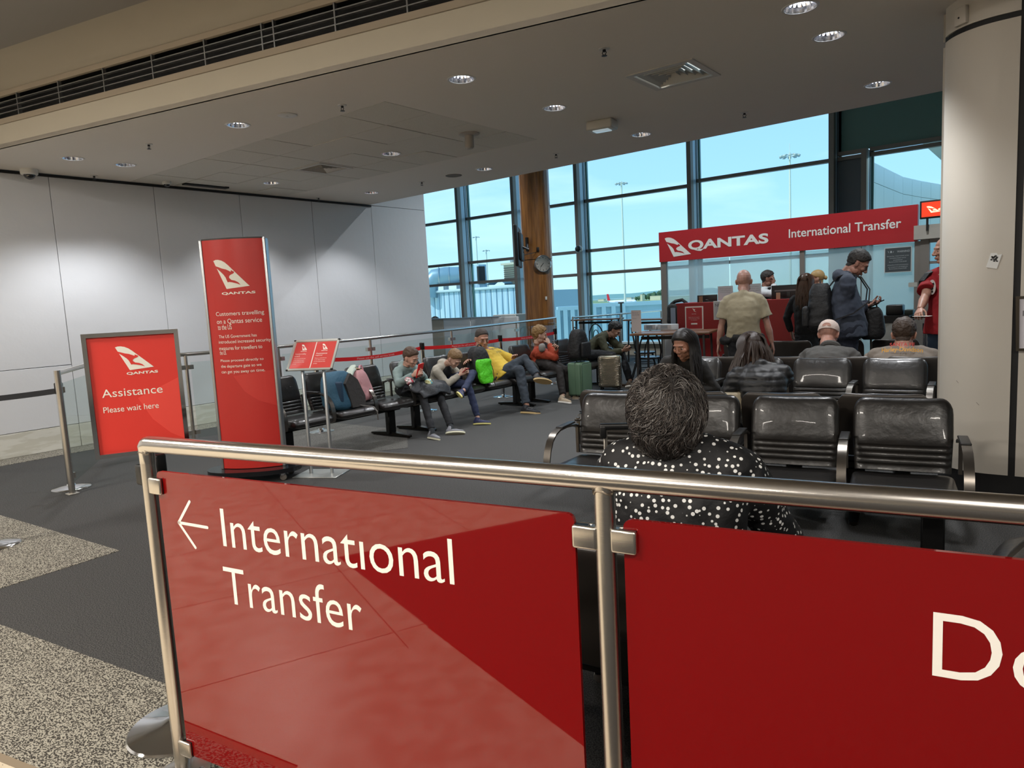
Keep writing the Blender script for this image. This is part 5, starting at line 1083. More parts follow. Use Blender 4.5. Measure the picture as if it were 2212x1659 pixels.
def wrinkle(V, F, amp, scale, seed, stretch=(1, 1, 1)):
    Nn = vnormals(V, F); s = Vector((seed*3.1, seed*1.7, 0)); st = np.array(stretch)*scale
    w = np.array([noise.noise(Vector(p*st)+s)*.7 + .45*noise.noise(Vector(p*st*2.3)+s) - abs(noise.noise(Vector(p*st*1.4)+s*2))*.8 for p in V]); return V+Nn*(w*amp)[:, None]
def arr_obj(name, V, F, m, parent, smooth=True):
    me = bpy.data.meshes.new(name); me.from_pydata(V.tolist(), [], F); me.materials.append(m); me.polygons.foreach_set('use_smooth', [smooth]*len(F)); me.update()
    return obj(name, me, parent)
def person(label, hip, neck, head, look, lat, skin='#b98a70', s=1.0, w=1.0, female=False, hands=((None, None, 'relaxed'), (None, None, 'relaxed')), elbow=((-.6, -.3, -.7), (.6, -.3, -.7)), knees=None, ankles=None, toes=None,
           shirt=None, sleeve='long', trousers=None, shoe=None, sole=None, hood=False, hair=None, hairm=None, head_up=(0, 0, 1), belly=0.0, collar=None, waist_z=None, shirt_len=.0, eye='#2a1c14', vest=None, seed=1, hk=1.1, soft=0.0, ck=.34, hout=0.0, hoodk=1.0, sock=None, hem=True, shoulder_w=.185, quilt=0.0, name='person'):
    """all positions in world space; hands: (wrist target, palm normal, pose) for left, right in the person's own sides"""
    hip, neck, head = Vector(hip), Vector(neck), Vector(head); O = Vector((hip.x, hip.y, 0)); lat = Vector(lat).normalized()
    t = thing(name, label, 'person', O); H = lambda p: Vector(p)-O; hip, neck, head = hip-O, neck-O, head-O
    sp = (neck-hip); up = sp.normalized(); fwd = up.cross(lat)*1.0; fwd = lat.cross(up)*-1.0
    fwd = Vector(up).cross(lat); F0 = Vector((fwd.x, fwd.y, 0)); F0 = F0.normalized() if F0.length > .01 else Vector((0, 1, 0))
    sk = skinmat(skin)
    # --- skeleton points
    sh = [neck - up*.068*s + lat*(d*shoulder_w*s) - fwd*.0 for d in (-1, 1)]; hj = [hip + lat*(d*.088*s*w**.5) for d in (-1, 1)]
    UA, FA = .285*s, .25*s; arms = []
    for i in (0, 1):
        tgt, pn, pose = hands[i]
        if tgt is None: tgt = O+sh[i] + Vector((0, 0, -.50*s)) + lat*((-1, 1)[i]*.06) + F0*.05
        e = elbow[i]; hint = lat*e[0] + F0*e[1] + Vector((0, 0, e[2])); el, wr = ik(sh[i], H(tgt), UA, FA, hint); arms.append((sh[i], el, wr, pn, pose))
    # --- torso rings
    def ring(c, a, bk, fr, n=28):   # half width a, depth back bk, front fr
        return [c + lat*(a*math.copysign(abs(math.cos(q))**.9, math.cos(q))) + fwd*((fr if math.sin(q) > 0 else bk)*math.sin(q)) for q in [2*PI*k/n for k in range(n)]]
    def torso(b, g=0.0, top=1.0, low=0.0, short=0.0):
        L = sp.length; pts = []
        curve = lambda v: hip + sp*v - fwd*(.045*s*math.sin(PI*v))
        spec = [(low, .165*w, .105*w, .11*w+belly*.4), (.12, .165*w, .10*w, .115*w+belly), (.32, .150*w, .092*w, .108*w+belly), (.55, .158*w, .098*w, .112*w+belly*.5), (.75, .172*w, .105, .115), (.88, .160*w**.7, .092, .092), (.96, .110, .072, .066), (1.03, .062, .056, .055)]
        b.loft([ring(curve(v), (a+g)*s, (bk+g)*s, (fr+g)*s) for v, a, bk, fr in spec])
    def sleeve_(b, i, g, upto, cuff=1.0):
        a, el, wr, _, _ = arms[i]; wk = .5+.5*w
        b.ell(a + (neck-a)*.10, ((.060*wk+g)*s,)*3, nu=14, nv=8); b.tube([neck-up*.012*s+(a-neck)*.12, neck.lerp(a, .5)+up*.004*s, a+up*.004*s], [(.052+g)*s, (.055*wk+g)*s, (.052*wk+g)*s], 14)
        if upto == 'short':
            m_ = a.lerp(el, .72); b.tube([a, a.lerp(el, .35), m_], [(.060*wk+g)*s, (.058*wk+g*1.4)*s, (.056*wk+g*2.2)*s], 16)
        else:
            wq = wr + (el-wr)*.06; b.tube([a, a.lerp(el, .5), el, el.lerp(wq, .5), wq], [(.060*wk+g)*s, (.054*wk+g)*s, (.047*wk+g*1.2)*s, (.042*wk+g*1.2)*s, (.033*wk+g)*s*cuff], 16); b.ell(el, ((.047*wk+g*1.2)*s,)*3, nu=12, nv=8)
    # --- body: coarse trunk + arms + legs in one, fine head and hands appended
    b = MB(); torso(b, -.012)
    for a, el, wr, _, _ in arms: b.tube([a, a.lerp(el, .4), el, el.lerp(wr, .35), wr], [.048*s, .046*s*(.6+.4*w), .038*s, .040*s*(.6+.4*w), .026*s], 14); b.ell(el, (.037*s,)*3)
    if knees:
        K = [H(k) for k in knees]; An = [H(a) for a in ankles]
        for i in (0, 1): b.tube([hj[i], hj[i].lerp(K[i], .5), K[i], K[i].lerp(An[i], .35), An[i]], [.078*s, .068*s, .050*s, .052*s, .034*s], 14)
    V, F = remesh(b, .016, 2); V = [V]; F = [F]
    HV, HF = HEADS[1 if female else 0]; HV = HV.copy(); zb = (HV[:, 2] > -.115) & (HV[:, 2] < .06); nx = np.where(zb & (HV[:, 1] > .083), .083+(HV[:, 1]-.083)*(1-.55*soft), HV[:, 1]); HV[:, 1] = nx; HV[:, 0] *= 1-.10*soft*np.clip((-.05-HV[:, 2])/.05, 0, 1); HV[:, 2] = np.where(HV[:, 2] < -.05, -.05+(HV[:, 2]+.05)*(1-.12*soft), HV[:, 2]); B = basis(look, head_up); hs = (s**.5 if s < 1 else 1.0)*hk
    V.append((HV*hs) @ B.T + np.array(head)); F.append(HF)
    # neck bridge
    nb = MB(); hb = Vector(B @ np.array([0, -.028, -.07])*hs)+head; nb.tube([hb, hb.lerp(neck, .5)-fwd*.004, neck-up*.03], [.047*hs, .050*s, .062*s], 18); nb.tube([neck-up*.01, neck-up*.05], [.062*s, .1*s], 18); NV, NF = remesh(nb, .009, 2); V.append(NV); F.append(NF)
    for i, (a, el, wr, pn, pose) in enumerate(arms):
        hv, hf = HANDS[pose]; hv = hv.copy()*s**.5
        if i == 0: hv[:, 0] *= -1; hf = [f[::-1] for f in hf]
        d = (wr-el).normalized(); n_ = Vector(pn) if pn is not None else (-lat*(-1, 1)[i]); n_ = (n_-d*n_.dot(d)).normalized(); r_ = d.cross(-n_); Mh = np.array([r_, d, -n_]).T
        V.append(hv @ Mh.T + np.array(wr)); F.append(hf)
    allV, allF, o = [], [], 0
    for v, f in zip(V, F): allV.append(v); allF += [tuple(i+o for i in q) for q in f]; o += len(v)
    arr_obj('body', np.vstack(allV), allF, sk, t)
    Hd = lambda x, y, z: Vector(B @ np.array([x, y, z])*hs)+head
    Bm = Matrix(B.tolist())
    em = mat('eye_'+eye.strip('#'), eye, .15)
    for sgn in (-1, 1):
        q = MB().ell(Hd(sgn*.031, .0705, -.004), (.0118*hs, .0110*hs, .0050*hs), Bm, nu=12, nv=8).build('eye', mat('eye_white', '#9d938c', .5), t); MB().ell(Hd(sgn*.031, .0800, -.0045), (.0062*hs, .0032*hs, .0052*hs), Bm, nu=10, nv=6).build('iris', em, q)
    MB().tube([Hd(x, .0905-.004*soft-abs(x)*.35, -.0645+.25*abs(x)*abs(x)*10) for x in (-.02, -.01, 0, .01, .02)], [.002, .0036, .0034, .0036, .002], 8).build('lips', mat('lips_'+skin.strip('#'), tuple(c*k for c, k in zip(lin(skin), (.78, .5, .5))), .45), t)
    if hairm and hair != 'none':
        for sgn in (-1, 1): MB().tube([Hd(sgn*x, .088-.35*(x-.015)*x*12, z) for x, z in ((.014, .016), (.028, .021), (.045, .014))], [.0018, .003, .0012], 6).build('eyebrow', hairm, t)
    # --- trousers
    if trousers and knees:
        b = MB(); g = .012
        b.loft([ring(hip + sp*v, a*s, bk*s, fr*s) for v, a, bk, fr in ((-.22, .10*w, .085*w, .07), (-.12, .168*w, .12*w, .10*w), (0, .178*w, .122*w, .118*w+belly*.4), (.14, .168*w, .108*w, .118*w+belly*.7))])
        for i in (0, 1):
            A_ = K[i].lerp(An[i], .93); b.tube([hj[i], hj[i].lerp(K[i], .5), K[i], K[i].lerp(A_, .45), A_], [(.094+.02*(w-1))*s, (.083+.02*(w-1))*s, .066*s, .061*s, .052*s], 18); b.ell(K[i], (.066*s,)*3); b.ell(hj[i]-fwd*.01, (.096*s*w**.5,)*3)
        V, F = remesh(b, .0125, 3); V = wrinkle(V, F, .010, 9, seed+5, (1, 1, 1.3)); arr_obj('trousers', V, F, trousers, t)
    if shoe and knees:
        for i in (0, 1):
            an = An[i]; td = Vector(toes[i]); td = td.normalized(); upv = (K[i]-An[i]).normalized(); upv = (upv-td*upv.dot(td)).normalized(); sd = td.cross(upv); Ms = Matrix((sd, td, upv)).transposed(); c = an - upv*.055*s; k = s**.8
            P = lambda x, y, z: c + Ms @ Vector((x*k, y*k, z*k))
            b = MB(); b.ell(P(0, -.025, .012), (.036*k, .05*k, .042*k), Ms); b.ell(P(0, .06, .0), (.043*k, .085*k, .034*k), Ms); b.ell(P(0, .125, -.006), (.040*k, .06*k, .028*k), Ms); b.tube([P(0, -.015, .02), P(0, -.01, .075)], [.043*k, .038*k], 14)
            V, F = remesh(b, .009, 2); so = arr_obj('shoe', V, F, shoe, t)
            b = MB(); pr_ = [(.034*math.cos(a)*(1.12 if y_ > 0 else 1), y_) for a, y_ in [(a, (.062+.125*math.sin(a))) for a in [2*PI*j/24 for j in range(24)]]]
            b.prism([(x_, y_) for x_, y_ in [(.043*math.cos(a), .058+.135*math.sin(a)) for a in [2*PI*j/28 for j in range(28)]]], lambda x_, y_, z_: P(x_, y_, z_), -.036, -.014); b.build('sole', sole or M['white_vinyl'], so)
            if sock: MB().tube([an+(K[i]-an)*.12, an, an-upv*.03], [.040*s, .038*s, .038*s], 14).build('sock', sock, t)
            b = MB(); [b.tube([P(-.022, y_, z_), P(0, y_+.006, z_+.008), P(.022, y_, z_)], .0028*k, 5) for y_, z_ in ((.025, .040), (.048, .034), (.070, .030))]; b.build('laces', mat('lace_'+str(seed), '#8f8d8a', .8), so)
    # --- top
    if shirt:
        b = MB(); g = .012; torso(b, g, low=-.10-shirt_len)
        for i in (0, 1): sleeve_(b, i, g+(.004 if hood else 0), sleeve)
        if collar != 'tee': b.tube([neck-up*.03, neck.lerp(hb, .10)+up*.01, neck.lerp(hb, ck)], [.088*s, .068*s, .058*s], 20)
        if hood: b.ell(neck-fwd*.075*s+up*.01*hoodk, (.105*s*hoodk, .060*s*hoodk, .066*s*hoodk), Matrix((lat, fwd, up)).transposed()); b.tube([neck+lat*(.085*s*math.cos(a))-fwd*.0+fwd*(.075*s*math.sin(a))+up*(.012-.03*math.sin(a))*s for a in [2*PI*j/20 for j in range(20)]], .026*s, 8, closed=True)
        V, F = remesh(b, .0115, 3); V = wrinkle(V, F, .009 if sleeve == 'long' else .007, 10, seed)
        if quilt: V = V + vnormals(V, F)*(quilt*(np.abs(np.sin(V[:, 2]*PI/.052))**.6-.5))[:, None]
        so = arr_obj('hoodie' if hood else 'top', V, F, shirt, t)
        t['top_ref'] = so.name
    if vest:
        b = MB(); torso(b, .021, low=-.06); V, F = remesh(b, .012, 3); arr_obj('vest', V, F, vest, t)
    # --- hair
    if hair in ('short', 'crop', 'full', 'long', 'bun', 'bob'):
        thick = {'short': .013, 'crop': .005, 'full': .022, 'long': .016, 'bun': .012, 'bob': .02}[hair]; hv = HV*hs; x, y, z = HV[:, 0], HV[:, 1], HV[:, 2]
        line = np.interp(y, [-.08, -.05, 0.0, .03, .055, .07, .1], [-.070, -.062, .015, .030, .058, .068, .072])
        msk = np.clip((z-line)/.018, 0, 1); ear = (np.abs(x) > .069) & (z < .022) & (y > -.035); msk = np.where(ear, 0, msk); msk = np.where(z < -.085, 0, msk)
        Nn = vnormals(HV, HF); nz_ = np.array([noise.noise(Vector(p)*38+Vector((seed, 0, 0)))+.6*noise.noise(Vector(p)*95) for p in HV])*(.25 if hair in ('long', 'bob', 'bun') else 1); topk = np.clip((z-.0)/.09, 0, 1)
        D = (thick*(.55+.7*topk)+.0045*nz_*(thick/.013))*np.sqrt(msk); keep = msk > .02; f2 = [f for f in HF if any(keep[i] for i in f)]
        hv2 = (HV + Nn*D[:, None] - Nn*.0015*(msk <= .02)[:, None])*hs; used = sorted({i for f in f2 for i in f}); idx = {a: k for k, a in enumerate(used)}
        V = hv2[used] @ B.T + np.array(head); ho = arr_obj('hair', V, [tuple(idx[i] for i in f) for f in f2], hairm, t)
        rnd = random.Random(seed)
        if hair in ('long', 'bob'):
            b = MB(); Ld = {'long': .40, 'bob': .17}[hair]
            for k in range(230 if hair == 'long' else 0):
                sd_ = 1 if k % 2 else -1; yy = rnd.uniform(-.105, .062); of = rnd.uniform(.012, .019); P = []; ll = Ld*rnd.uniform(.8, 1.05)*s
                for ph in (3, 22, 42, 62, 80, 98):
                    fn = ph/98; q_ = (yy+.012)/.094; rr_ = math.sqrt(max(.12, 1-q_*q_*.8)); P.append(Hd(sd_*((.078+of)*math.sin(R(ph))*(.55+.45*rr_)+.002), yy*(1-.22*fn)-.022*fn, .026+(.088+of)*math.cos(R(ph))*rr_))
                q = P[-1]; out = Vector(B @ np.array([sd_*.6, (yy-.01)*7, 0]))
                for j in range(1, 6): v = j/5; P.append(q + Vector((0, 0, -ll*v)) + out*(.020*math.sin(PI*v*.6)+.012*v+hout*min(1, v*1.6)) + Vector((rnd.uniform(-1, 1), rnd.uniform(-1, 1), 0))*(.006+hout*.15))
                b.tube(P, [.003, .0045, .0055, .006, .0065, .007, .007, .0065, .0055, .004, .001], 4)
            for k in range(90):
                a = rnd.uniform(R(-204), R(24)) if hair == 'long' else rnd.uniform(R(-205), R(25)); zt = rnd.uniform(.03, .095); rr_ = math.sqrt(max(.05, 1-(zt/.125)**2))
                p0 = Vector((.078*rr_*math.cos(a), -.012+.098*rr_*math.sin(a), zt)); p1 = Vector((.088*math.cos(a), -.014+.104*math.sin(a), -.01)); P = [Hd(*p0), Hd(*p1)]; q = P[-1]; ll = Ld*rnd.uniform(.75, 1.05)*s
                out = (Vector(B @ np.array([math.cos(a), math.sin(a)*.6, 0])))
                for j in range(1, 6): v = j/5; q2 = q + Vector((0, 0, -ll*v)) + out*(.028*math.sin(PI*v*.6)+.02*v+hout*min(1, v*1.6)) + Vector((rnd.uniform(-1, 1), rnd.uniform(-1, 1), 0))*(.010+hout*.12); P.append(q2)
                b.tube(P, [.006, .010, .010, .009, .007, .005, .0015], 5)
            b.build('hair_locks', hairm, ho)
        if hair == 'bun': MB().ell(Hd(0, -.115, -.01), (.035, .03, .035), Bm).build('bun', hairm, ho)
    if 'top_ref' in t: del t['top_ref']
    return t, dict(O=O, hd=Hd, B=B, Bm=Bm, arms=arms, neck=neck, hip=hip, up=up, fwd=fwd, lat=lat, F0=F0, s=s, hs=hs)
dpp = lambda px, py, D, z=None: at_d(px, py, D)
def V3(*a): return Vector(a)
jeans_d = cloth('dark_denim', '#2a3038', .6, 22, noise_amt=.6, nscale=5, col2='#39434e'); black_t = cloth('black_trouser_cloth', '#15171b', .5); navy_t = cloth('navy_trouser_cloth', '#232c49', .5)
phone = mat('phone_black', '#0d0e11', .15)
def slab(name, label, c, n, up, w, h, t_, m, cat, screen=None):
    n = Vector(n).normalized(); u = Vector(up); u = (u-n*u.dot(n)).normalized(); r = u.cross(n); Rm = Matrix((r, n, u)).transposed()
    o = thing(name, label, cat, c); MB().rbox((0, 0, 0), (w, t_, h), min(.006, t_*.45), rot=Rm, seg=2).build('case', m, o)
    MB().box(Vector(n)*(t_/2+.0006), (w*.9, .001, h*.9), rot=Rm).build('display', screen or mat('dark_screen', '#2a3540', .15), o); return o
def glasses(t, i, m=mat('spectacle_frame', '#1a1a1c', .3), r=.019):
    b = MB()
    for s in (-1, 1):
        b.tube([i['hd'](s*.032+r*math.cos(a), .094-.1*abs(s*.032+r*math.cos(a))*.5, -.003+r*.75*math.sin(a)) for a in [2*PI*k/16 for k in range(16)]], .0016, 6, closed=True); b.tube([i['hd'](s*.052, .089, 0), i['hd'](s*.079, .03, .004), i['hd'](s*.081, -.01, 0)], .0015, 5)
    b.tube([i['hd'](-.013, .095, 0), i['hd'](.013, .095, 0)], .0016, 5); b.build('glasses', m, t)
LX = V3(0, -1, 0)   # right-hand side of people facing +X
# --- boys
tt_ = at_x(907, 800, -5.86)
t, i = person('boy in grey green hoodie looking at a red tablet, dark jacket on his lap', at_x(880, 870, -6.28).lerp(V3(-6.3, 5.93, .52), .9), V3(-6.22, 5.90, .785), at_x(887, 773, -6.12), (.93, .18, -.42), LX, '#d3a48e', .83, 1.0, True, soft=1.0, hands=((tt_+V3(-.05, .07, -.05), (.1, -.9, 0), 'grip'), (tt_+V3(-.05, -.06, -.05), (.1, .9, 0), 'grip')), elbow=((-.7, -.2, -.7), (.7, -.2, -.7)),
    knees=(V3(-5.93, 6.10, .475), V3(-5.93, 5.84, .475)), ankles=(at_z(975, 925, .07), at_z(934, 934, .07)), toes=((.8, .55, 0), (.9, -.15, 0)), shirt=cloth('sage_hoodie_cloth', '#7c8d8a', .5), trousers=black_t, shoe=mat('grey_trainer', '#7d7f86', .6), sole=mat('cream_sole', '#cfcdb4', .6), sock=mat('dark_sock', '#2b2f33', .9), hood=True, hair='short', hairm=mat('light_brown_hair', '#4a3525', .6, bump=.6, bscale=120), seed=2)
slab('tablet', 'red cased tablet held by the boy in the grey green hoodie', tt_, (-.9, -.25, .3), (.2, 0, 1), .12, .17, .012, mat('tablet_red', '#d0221f', .4), 'tablet')
cloth_blob('dark_jacket', 'dark padded jacket lying across the lap of the boy with the tablet', [[V3(-6.13, 5.70, .50), V3(-6.15, 5.86, .62), V3(-6.15, 6.0, .63), V3(-6.1, 6.22, .58)], [V3(-5.98, 5.70, .52), V3(-5.98, 5.85, .60), V3(-5.98, 6.05, .60), V3(-5.95, 6.25, .57)], [V3(-5.86, 5.74, .50), V3(-5.86, 5.88, .555), V3(-5.85, 6.08, .555), V3(-5.84, 6.24, .50)], [V3(-5.83, 5.76, .42), V3(-5.80, 5.9, .46), V3(-5.79, 6.05, .46), V3(-5.81, 6.2, .43)]], mat('dark_puffer', '#1d2025', .6, bump=.4, bscale=20), 'jacket', 9, .03, .03)
for c_, q, lab in (('#c52a44', (884, 822), 'small crimson cloth bundle at the hip of the boy with the tablet'), ('#4f9ab0', (926, 826), 'small shiny blue and yellow bag on the lap of the boy with the tablet')):
    p = at_x(q[0], q[1], -5.93); o_ = MB(); o_.ell((0, 0, 0), (.045, .06, .045)); V, F = remesh(o_, .007, 1); V = wrinkle(V, F, .03, 18, 4); o = arr_obj('small_bag', V, F, mat('fabric_'+c_.strip('#'), c_, .4, noise_amt=2.5, nscale=14, col2='#d9d7a0' if c_ == '#4f9ab0' else '#e8dede'), None); o.location = p; tag(o, lab, 'bag')
tt_ = at_x(1003, 803, -5.93)
t, i = person('smaller fair haired boy in grey and black hoodie, legs crossed, looking down', V3(-6.3, 6.50, .52), V3(-6.16, 6.50, .735), at_x(981, 775, -6.0), (.72, .05, -.70), LX, '#d9ae99', .80, 1.0, True, soft=1.0, hands=((tt_+V3(-.02, .07, -.03), (0, -.9, .3), 'grip'), (tt_+V3(-.03, -.05, -.03), (0, .9, .3), 'grip')), knees=(at_x(1022, 806, -5.95), V3(-5.90, 6.62, .49)), ankles=(at_x(1000, 846, -5.72), at_z(1033, 905, .07)), toes=((.75, -.45, -.1), (.85, .5, 0)),
    shirt=cloth('oatmeal_hoodie_cloth', '#a59f92', .5), vest=None, trousers=navy_t, shoe=mat('navy_trainer', '#252a52', .55), sole=mat('yellow_cream_sole', '#cfc77c', .6), hood=True, hair='short', hairm=mat('sandy_hair', '#7d6241', .6, bump=.6, bscale=120), seed=3)
b = MB(); c_ = i['hip'].lerp(i['neck'], .72); b.ell(c_+i['fwd']*.055, (.085, .055, .10), Matrix((i['lat'], i['fwd'], i['up'])).transposed()); b.build('black_chest_panel', mat('black_fleece', '#111114', .9, bump=.4, bscale=40), t)
slab('phone', 'phone in a red case held low by the smaller fair haired boy', tt_, (-.6, -.1, .8), (0, 0, 1), .07, .14, .01, mat('case_red', '#b03436', .5), 'phone')
# --- man in yellow
hl = at_x(1112, 772, -6.12); hr = at_x(1004, 783, -6.08)
t, i = person('man with glasses in a yellow printed t-shirt and jeans, one leg crossed', at_x(1095, 826, -6.16).lerp(V3(-6.16, 7.62, .54), .6), at_x(1050, 758, -6.46), at_x(1041, 731, -6.36), (.82, -.42, -.25), V3(.15, -1, 0), '#c8957d', 1.10, 1.12, hk=1.18, belly=.04, hands=((hl, (.2, 0, -1), 'relaxed'), (hr, (.6, 0, -.7), 'relaxed')), elbow=((-.8, .0, -.5), (.8, .2, -.4)),
    knees=(at_x(1122, 800, -5.82), at_x(1133, 776, -5.86)), ankles=(at_z(1138, 878, .09), at_x(1160, 812, -5.62)), toes=((.85, .25, -.05), (.35, .75, -.2)), shirt=cloth('yellow_tee_cloth', '#cfae3c', .4, 18), sleeve='short', collar='tee', trousers=jeans_d, shoe=mat('black_trainer', '#1b1c22', .55), sole=mat('gum_sole', '#b59a6a', .6), hair='crop', hairm=mat('greying_hair', '#3c332d', .7, bump=.5, bscale=140), seed=4, shoulder_w=.20)
glasses(t, i)
def chest_print(t, i, lines, m, v0, back=False, wdt=.2, dist=.135, cv=.8):
    b = MB(); c = i['hip'].lerp(i['neck'], v0); sg = -1 if back else 1; n = i['fwd']*sg; u_ = -i['lat']*sg
    for k, (s, x0, x1, y0, y1) in enumerate(lines):
        f_ = lambda a, b_, c_=0.0: c + u_*a + i['up']*b_ + n*(dist - a*a*cv + c_)
        put_text(b, s, f_, x0, y0, x1, y1, 0, .015)
    return b.build('print', m, t)
chest_print(t, i, [('ADVENTURE', -.10, .10, .02, .055), ('EXPLORE', -.05, .09, -.045, -.015)], mat('tee_print_dark', '#45503a', .7), .74, dist=.155)
# --- woman in orange
ph = at_x(1203, 744, -5.98)
t, i = person('woman with short blonde hair in an orange fleece raising a black phone', V3(-6.3, 8.80, .54), at_x(1163, 752, -6.38), at_x(1166, 724, -6.32), (.74, .64, -.16), V3(.35, -.94, 0), '#d0a892', 1.02, 1.08, True, hands=((ph+V3(-.04, .03, -.07), (.2, -.9, 0), 'grip'), (at_x(1186, 742, -6.18), (-.9, .2, 0), 'grip')), elbow=((-.4, .1, -.9), (.5, .3, -.9)),
    knees=(at_x(1222, 800, -5.86), at_x(1208, 800, -5.88)), ankles=(V3(-5.83, 8.80, .08), at_z(1216, 857, .08)), toes=((.9, 0, 0), (.9, -.2, 0)), shirt=cloth('orange_fleece', '#a8432a', .6, 40), trousers=cloth('brown_black_trousers', '#1c1715'), shoe=mat('pale_shoe', '#b6a58e', .6), hair='full', hairm=mat('dark_blonde_hair', '#8a6a3e', .55, bump=.7, bscale=90), seed=5)
slab('phone', 'black phone raised by the woman in the orange fleece', ph, (-.8, -.3, .2), (.1, 0, 1), .072, .145, .009, phone, 'phone')
tag(MB().rbox((0, 0, 0), (.09, .16, .13), .05, rot=Matrix.Rotation(.4, 3, 'Z')).build('grey_pouch', mat('grey_fleece', '#8b8782', .9, bump=.5, bscale=50), None, at_x(1171, 751, -6.18)), 'small pale grey pouch held against the orange fleece', 'bag')
# --- man in olive
ph = at_x(1357, 755, -5.62)
t, i = person('dark haired man in an olive jacket bent over his phone behind the silver suitcase', V3(-6.30, 10.15, .54), at_x(1311, 722, -6.12), at_x(1327, 713, -5.98), (.80, .30, -.62), V3(.2, -.98, 0), '#c49a84', 1.08, 1.08, hands=((ph+V3(-.07, .05, -.01), (.1, -.7, .6), 'grip'), (ph+V3(-.07, -.05, -.01), (.1, .7, .6), 'grip')), elbow=((-.3, -.2, -.9), (.3, -.2, -.9)),
    knees=(V3(-5.82, 10.42, .53), V3(-5.82, 10.12, .53)), ankles=(at_z(1362, 826, .09), V3(-5.80, 10.2, .09)), toes=((.9, .3, 0), (.9, 0, 0)), shirt=cloth('olive_jacket_cloth', '#3b3c2a', .5), trousers=black_t, shoe=mat('brown_shoe', '#5a4a3c', .6), hair='full', hairm=mat('black_hair', '#0e0d0e', .45, bump=.6, bscale=110), seed=6)
glasses(t, i); slab('phone', 'black phone in the hands of the man in olive', ph, (-.5, 0, .8), (.6, 0, 1), .075, .15, .009, phone, 'phone')
# --- girl
t, i = person('young woman in black with long straight dark hair, looking towards the camera', V3(-2.84, 6.32, .54), at_d(1472, 778, 6.32), at_d(1477, 745, 6.15), (-.20, -.9, -.30), V3(-.98, .12, 0), '#a3725b', .92, 1.0, True, soft=.6, hands=((V3(-2.6, 5.85, .62), (0, 0, -1), 'relaxed'), (V3(-2.95, 5.8, .62), (0, 0, -1), 'relaxed')), elbow=((-.25, -.3, -.9), (.25, -.3, -.9)),
    knees=(V3(-2.68, 5.88, .52), V3(-2.95, 5.88, .52)), ankles=(V3(-2.7, 5.75, .09), V3(-2.95, 5.75, .09)), toes=((0, -1, 0), (0, -1, 0)), shirt=cloth('black_fleece_jacket', '#1b1917', .5), trousers=black_t, shoe=M['black'], hair='long', hairm=mat('long_black_hair', '#120e0d', .5), seed=7)
MB().ell(i['hd'](-.079, -.004, -.032), (.006, .006, .007), nu=10, nv=8).build('earring', mat('pearl', '#e8e2d8', .2), t)
# --- woman in puffer
t, i = person('woman with long wavy dark hair in a black quilted puffer jacket', at_d(1655, 900, 5.25).xy.to_3d()+V3(0, 0, .54), at_d(1642, 792, 5.3), at_d(1622, 757, 5.42), (-.62, .70, -.5), V3(.92, .38, 0), '#a37458', .93, 1.05, True, hands=((at_d(1584, 826, 5.5), (0, .6, -.7), 'relaxed'), (at_d(1600, 850, 5.6), (0, .5, -.8), 'relaxed')), elbow=((-.45, -.1, -.9), (.35, -.2, -.9)), hout=.045,
    knees=(at_d(1600, 900, 5.7).xy.to_3d()+V3(0, 0, .5), at_d(1640, 900, 5.7).xy.to_3d()+V3(0, 0, .5)), ankles=(at_d(1600, 900, 5.9).xy.to_3d()+V3(0, 0, .09), at_d(1640, 900, 5.9).xy.to_3d()+V3(0, 0, .09)), toes=((-.3, .9, 0), (-.3, .9, 0)), shirt=mat('black_puffer_shell', '#101114', .5, bump=.12, bscale=30), quilt=.010, trousers=black_t, shoe=M['black'], hair='long', hairm=mat('dark_brown_hair', '#2a1d17', .45), seed=8)
tag(MB().rbox((0, 0, .07), (.2, .09, .15), .02).build('handbag', mat('beige_leather', '#a79c85', .5), None, at_d(1574, 868, 5.35)-V3(0, 0, .07), .3), 'small beige handbag beside the woman in the puffer jacket', 'bag')
# --- capped man
t, i = person('man in dark grey hooded top wearing a pale cap backwards, seen from behind', V3(-1.86, 7.32, .54), at_d(1793, 757, 7.2), at_d(1790, 722, 7.36), (-.05, .86, -.45), V3(.99, .05, 0), '#c08e7c', 1.04, 1.15, hk=1.2, hands=((V3(-2.1, 7.9, .66), (0, 0, -1), 'relaxed'), (V3(-1.6, 7.9, .66), (0, 0, -1), 'relaxed')), elbow=((-.4, -.2, -.9), (.4, -.2, -.9)),
    knees=(V3(-2.02, 7.85, .53), V3(-1.72, 7.85, .53)), ankles=(V3(-2.02, 7.95, .09), V3(-1.72, 7.95, .09)), toes=((0, 1, 0), (0, 1, 0)), shirt=cloth('charcoal_marl_cloth', '#454340', .5, 20), trousers=jeans_d, shoe=M['black'], hair='none', seed=9, shoulder_w=.205, hood=False)
b = MB(); n_ = 28; rr = []
for z_, k in ((.012, 1.02), (.03, 1.05), (.06, 1.0), (.09, .84), (.11, .58), (.122, .25)): rr.append([i['hd'](.083*k*math.cos(a), -.012+.101*k*math.sin(a), z_-.02*math.sin(a)*0) for a in [2*PI*j/n_ for j in range(n_)]])
cap = b.loft(rr, True, 0, True).build('cap', mat('pale_pink_cap', '#c9b7ad', .8, bump=.4, bscale=60), t)
b = MB(); gp = [i['hd'](.036*math.cos(a), -.115-.002, .028+.03*math.sin(a)) for a in [PI*k/12 for k in range(13)]]; b.add([Vector(p) for p in gp], [tuple(range(13))]); b.build('cap_opening', skinmat('#c08e7c'), cap)
b = MB(); b.loft([[i['hd'](x, -.125-.055*(1-(x/.065)**2)*v, .008-.03*v + dz) for x, dz in [(q, 0) for q in (-.065, -.04, 0, .04, .065)] + [(q, .005) for q in (.065, .04, 0, -.04, -.065)]] for v in (0, .35)], True); 
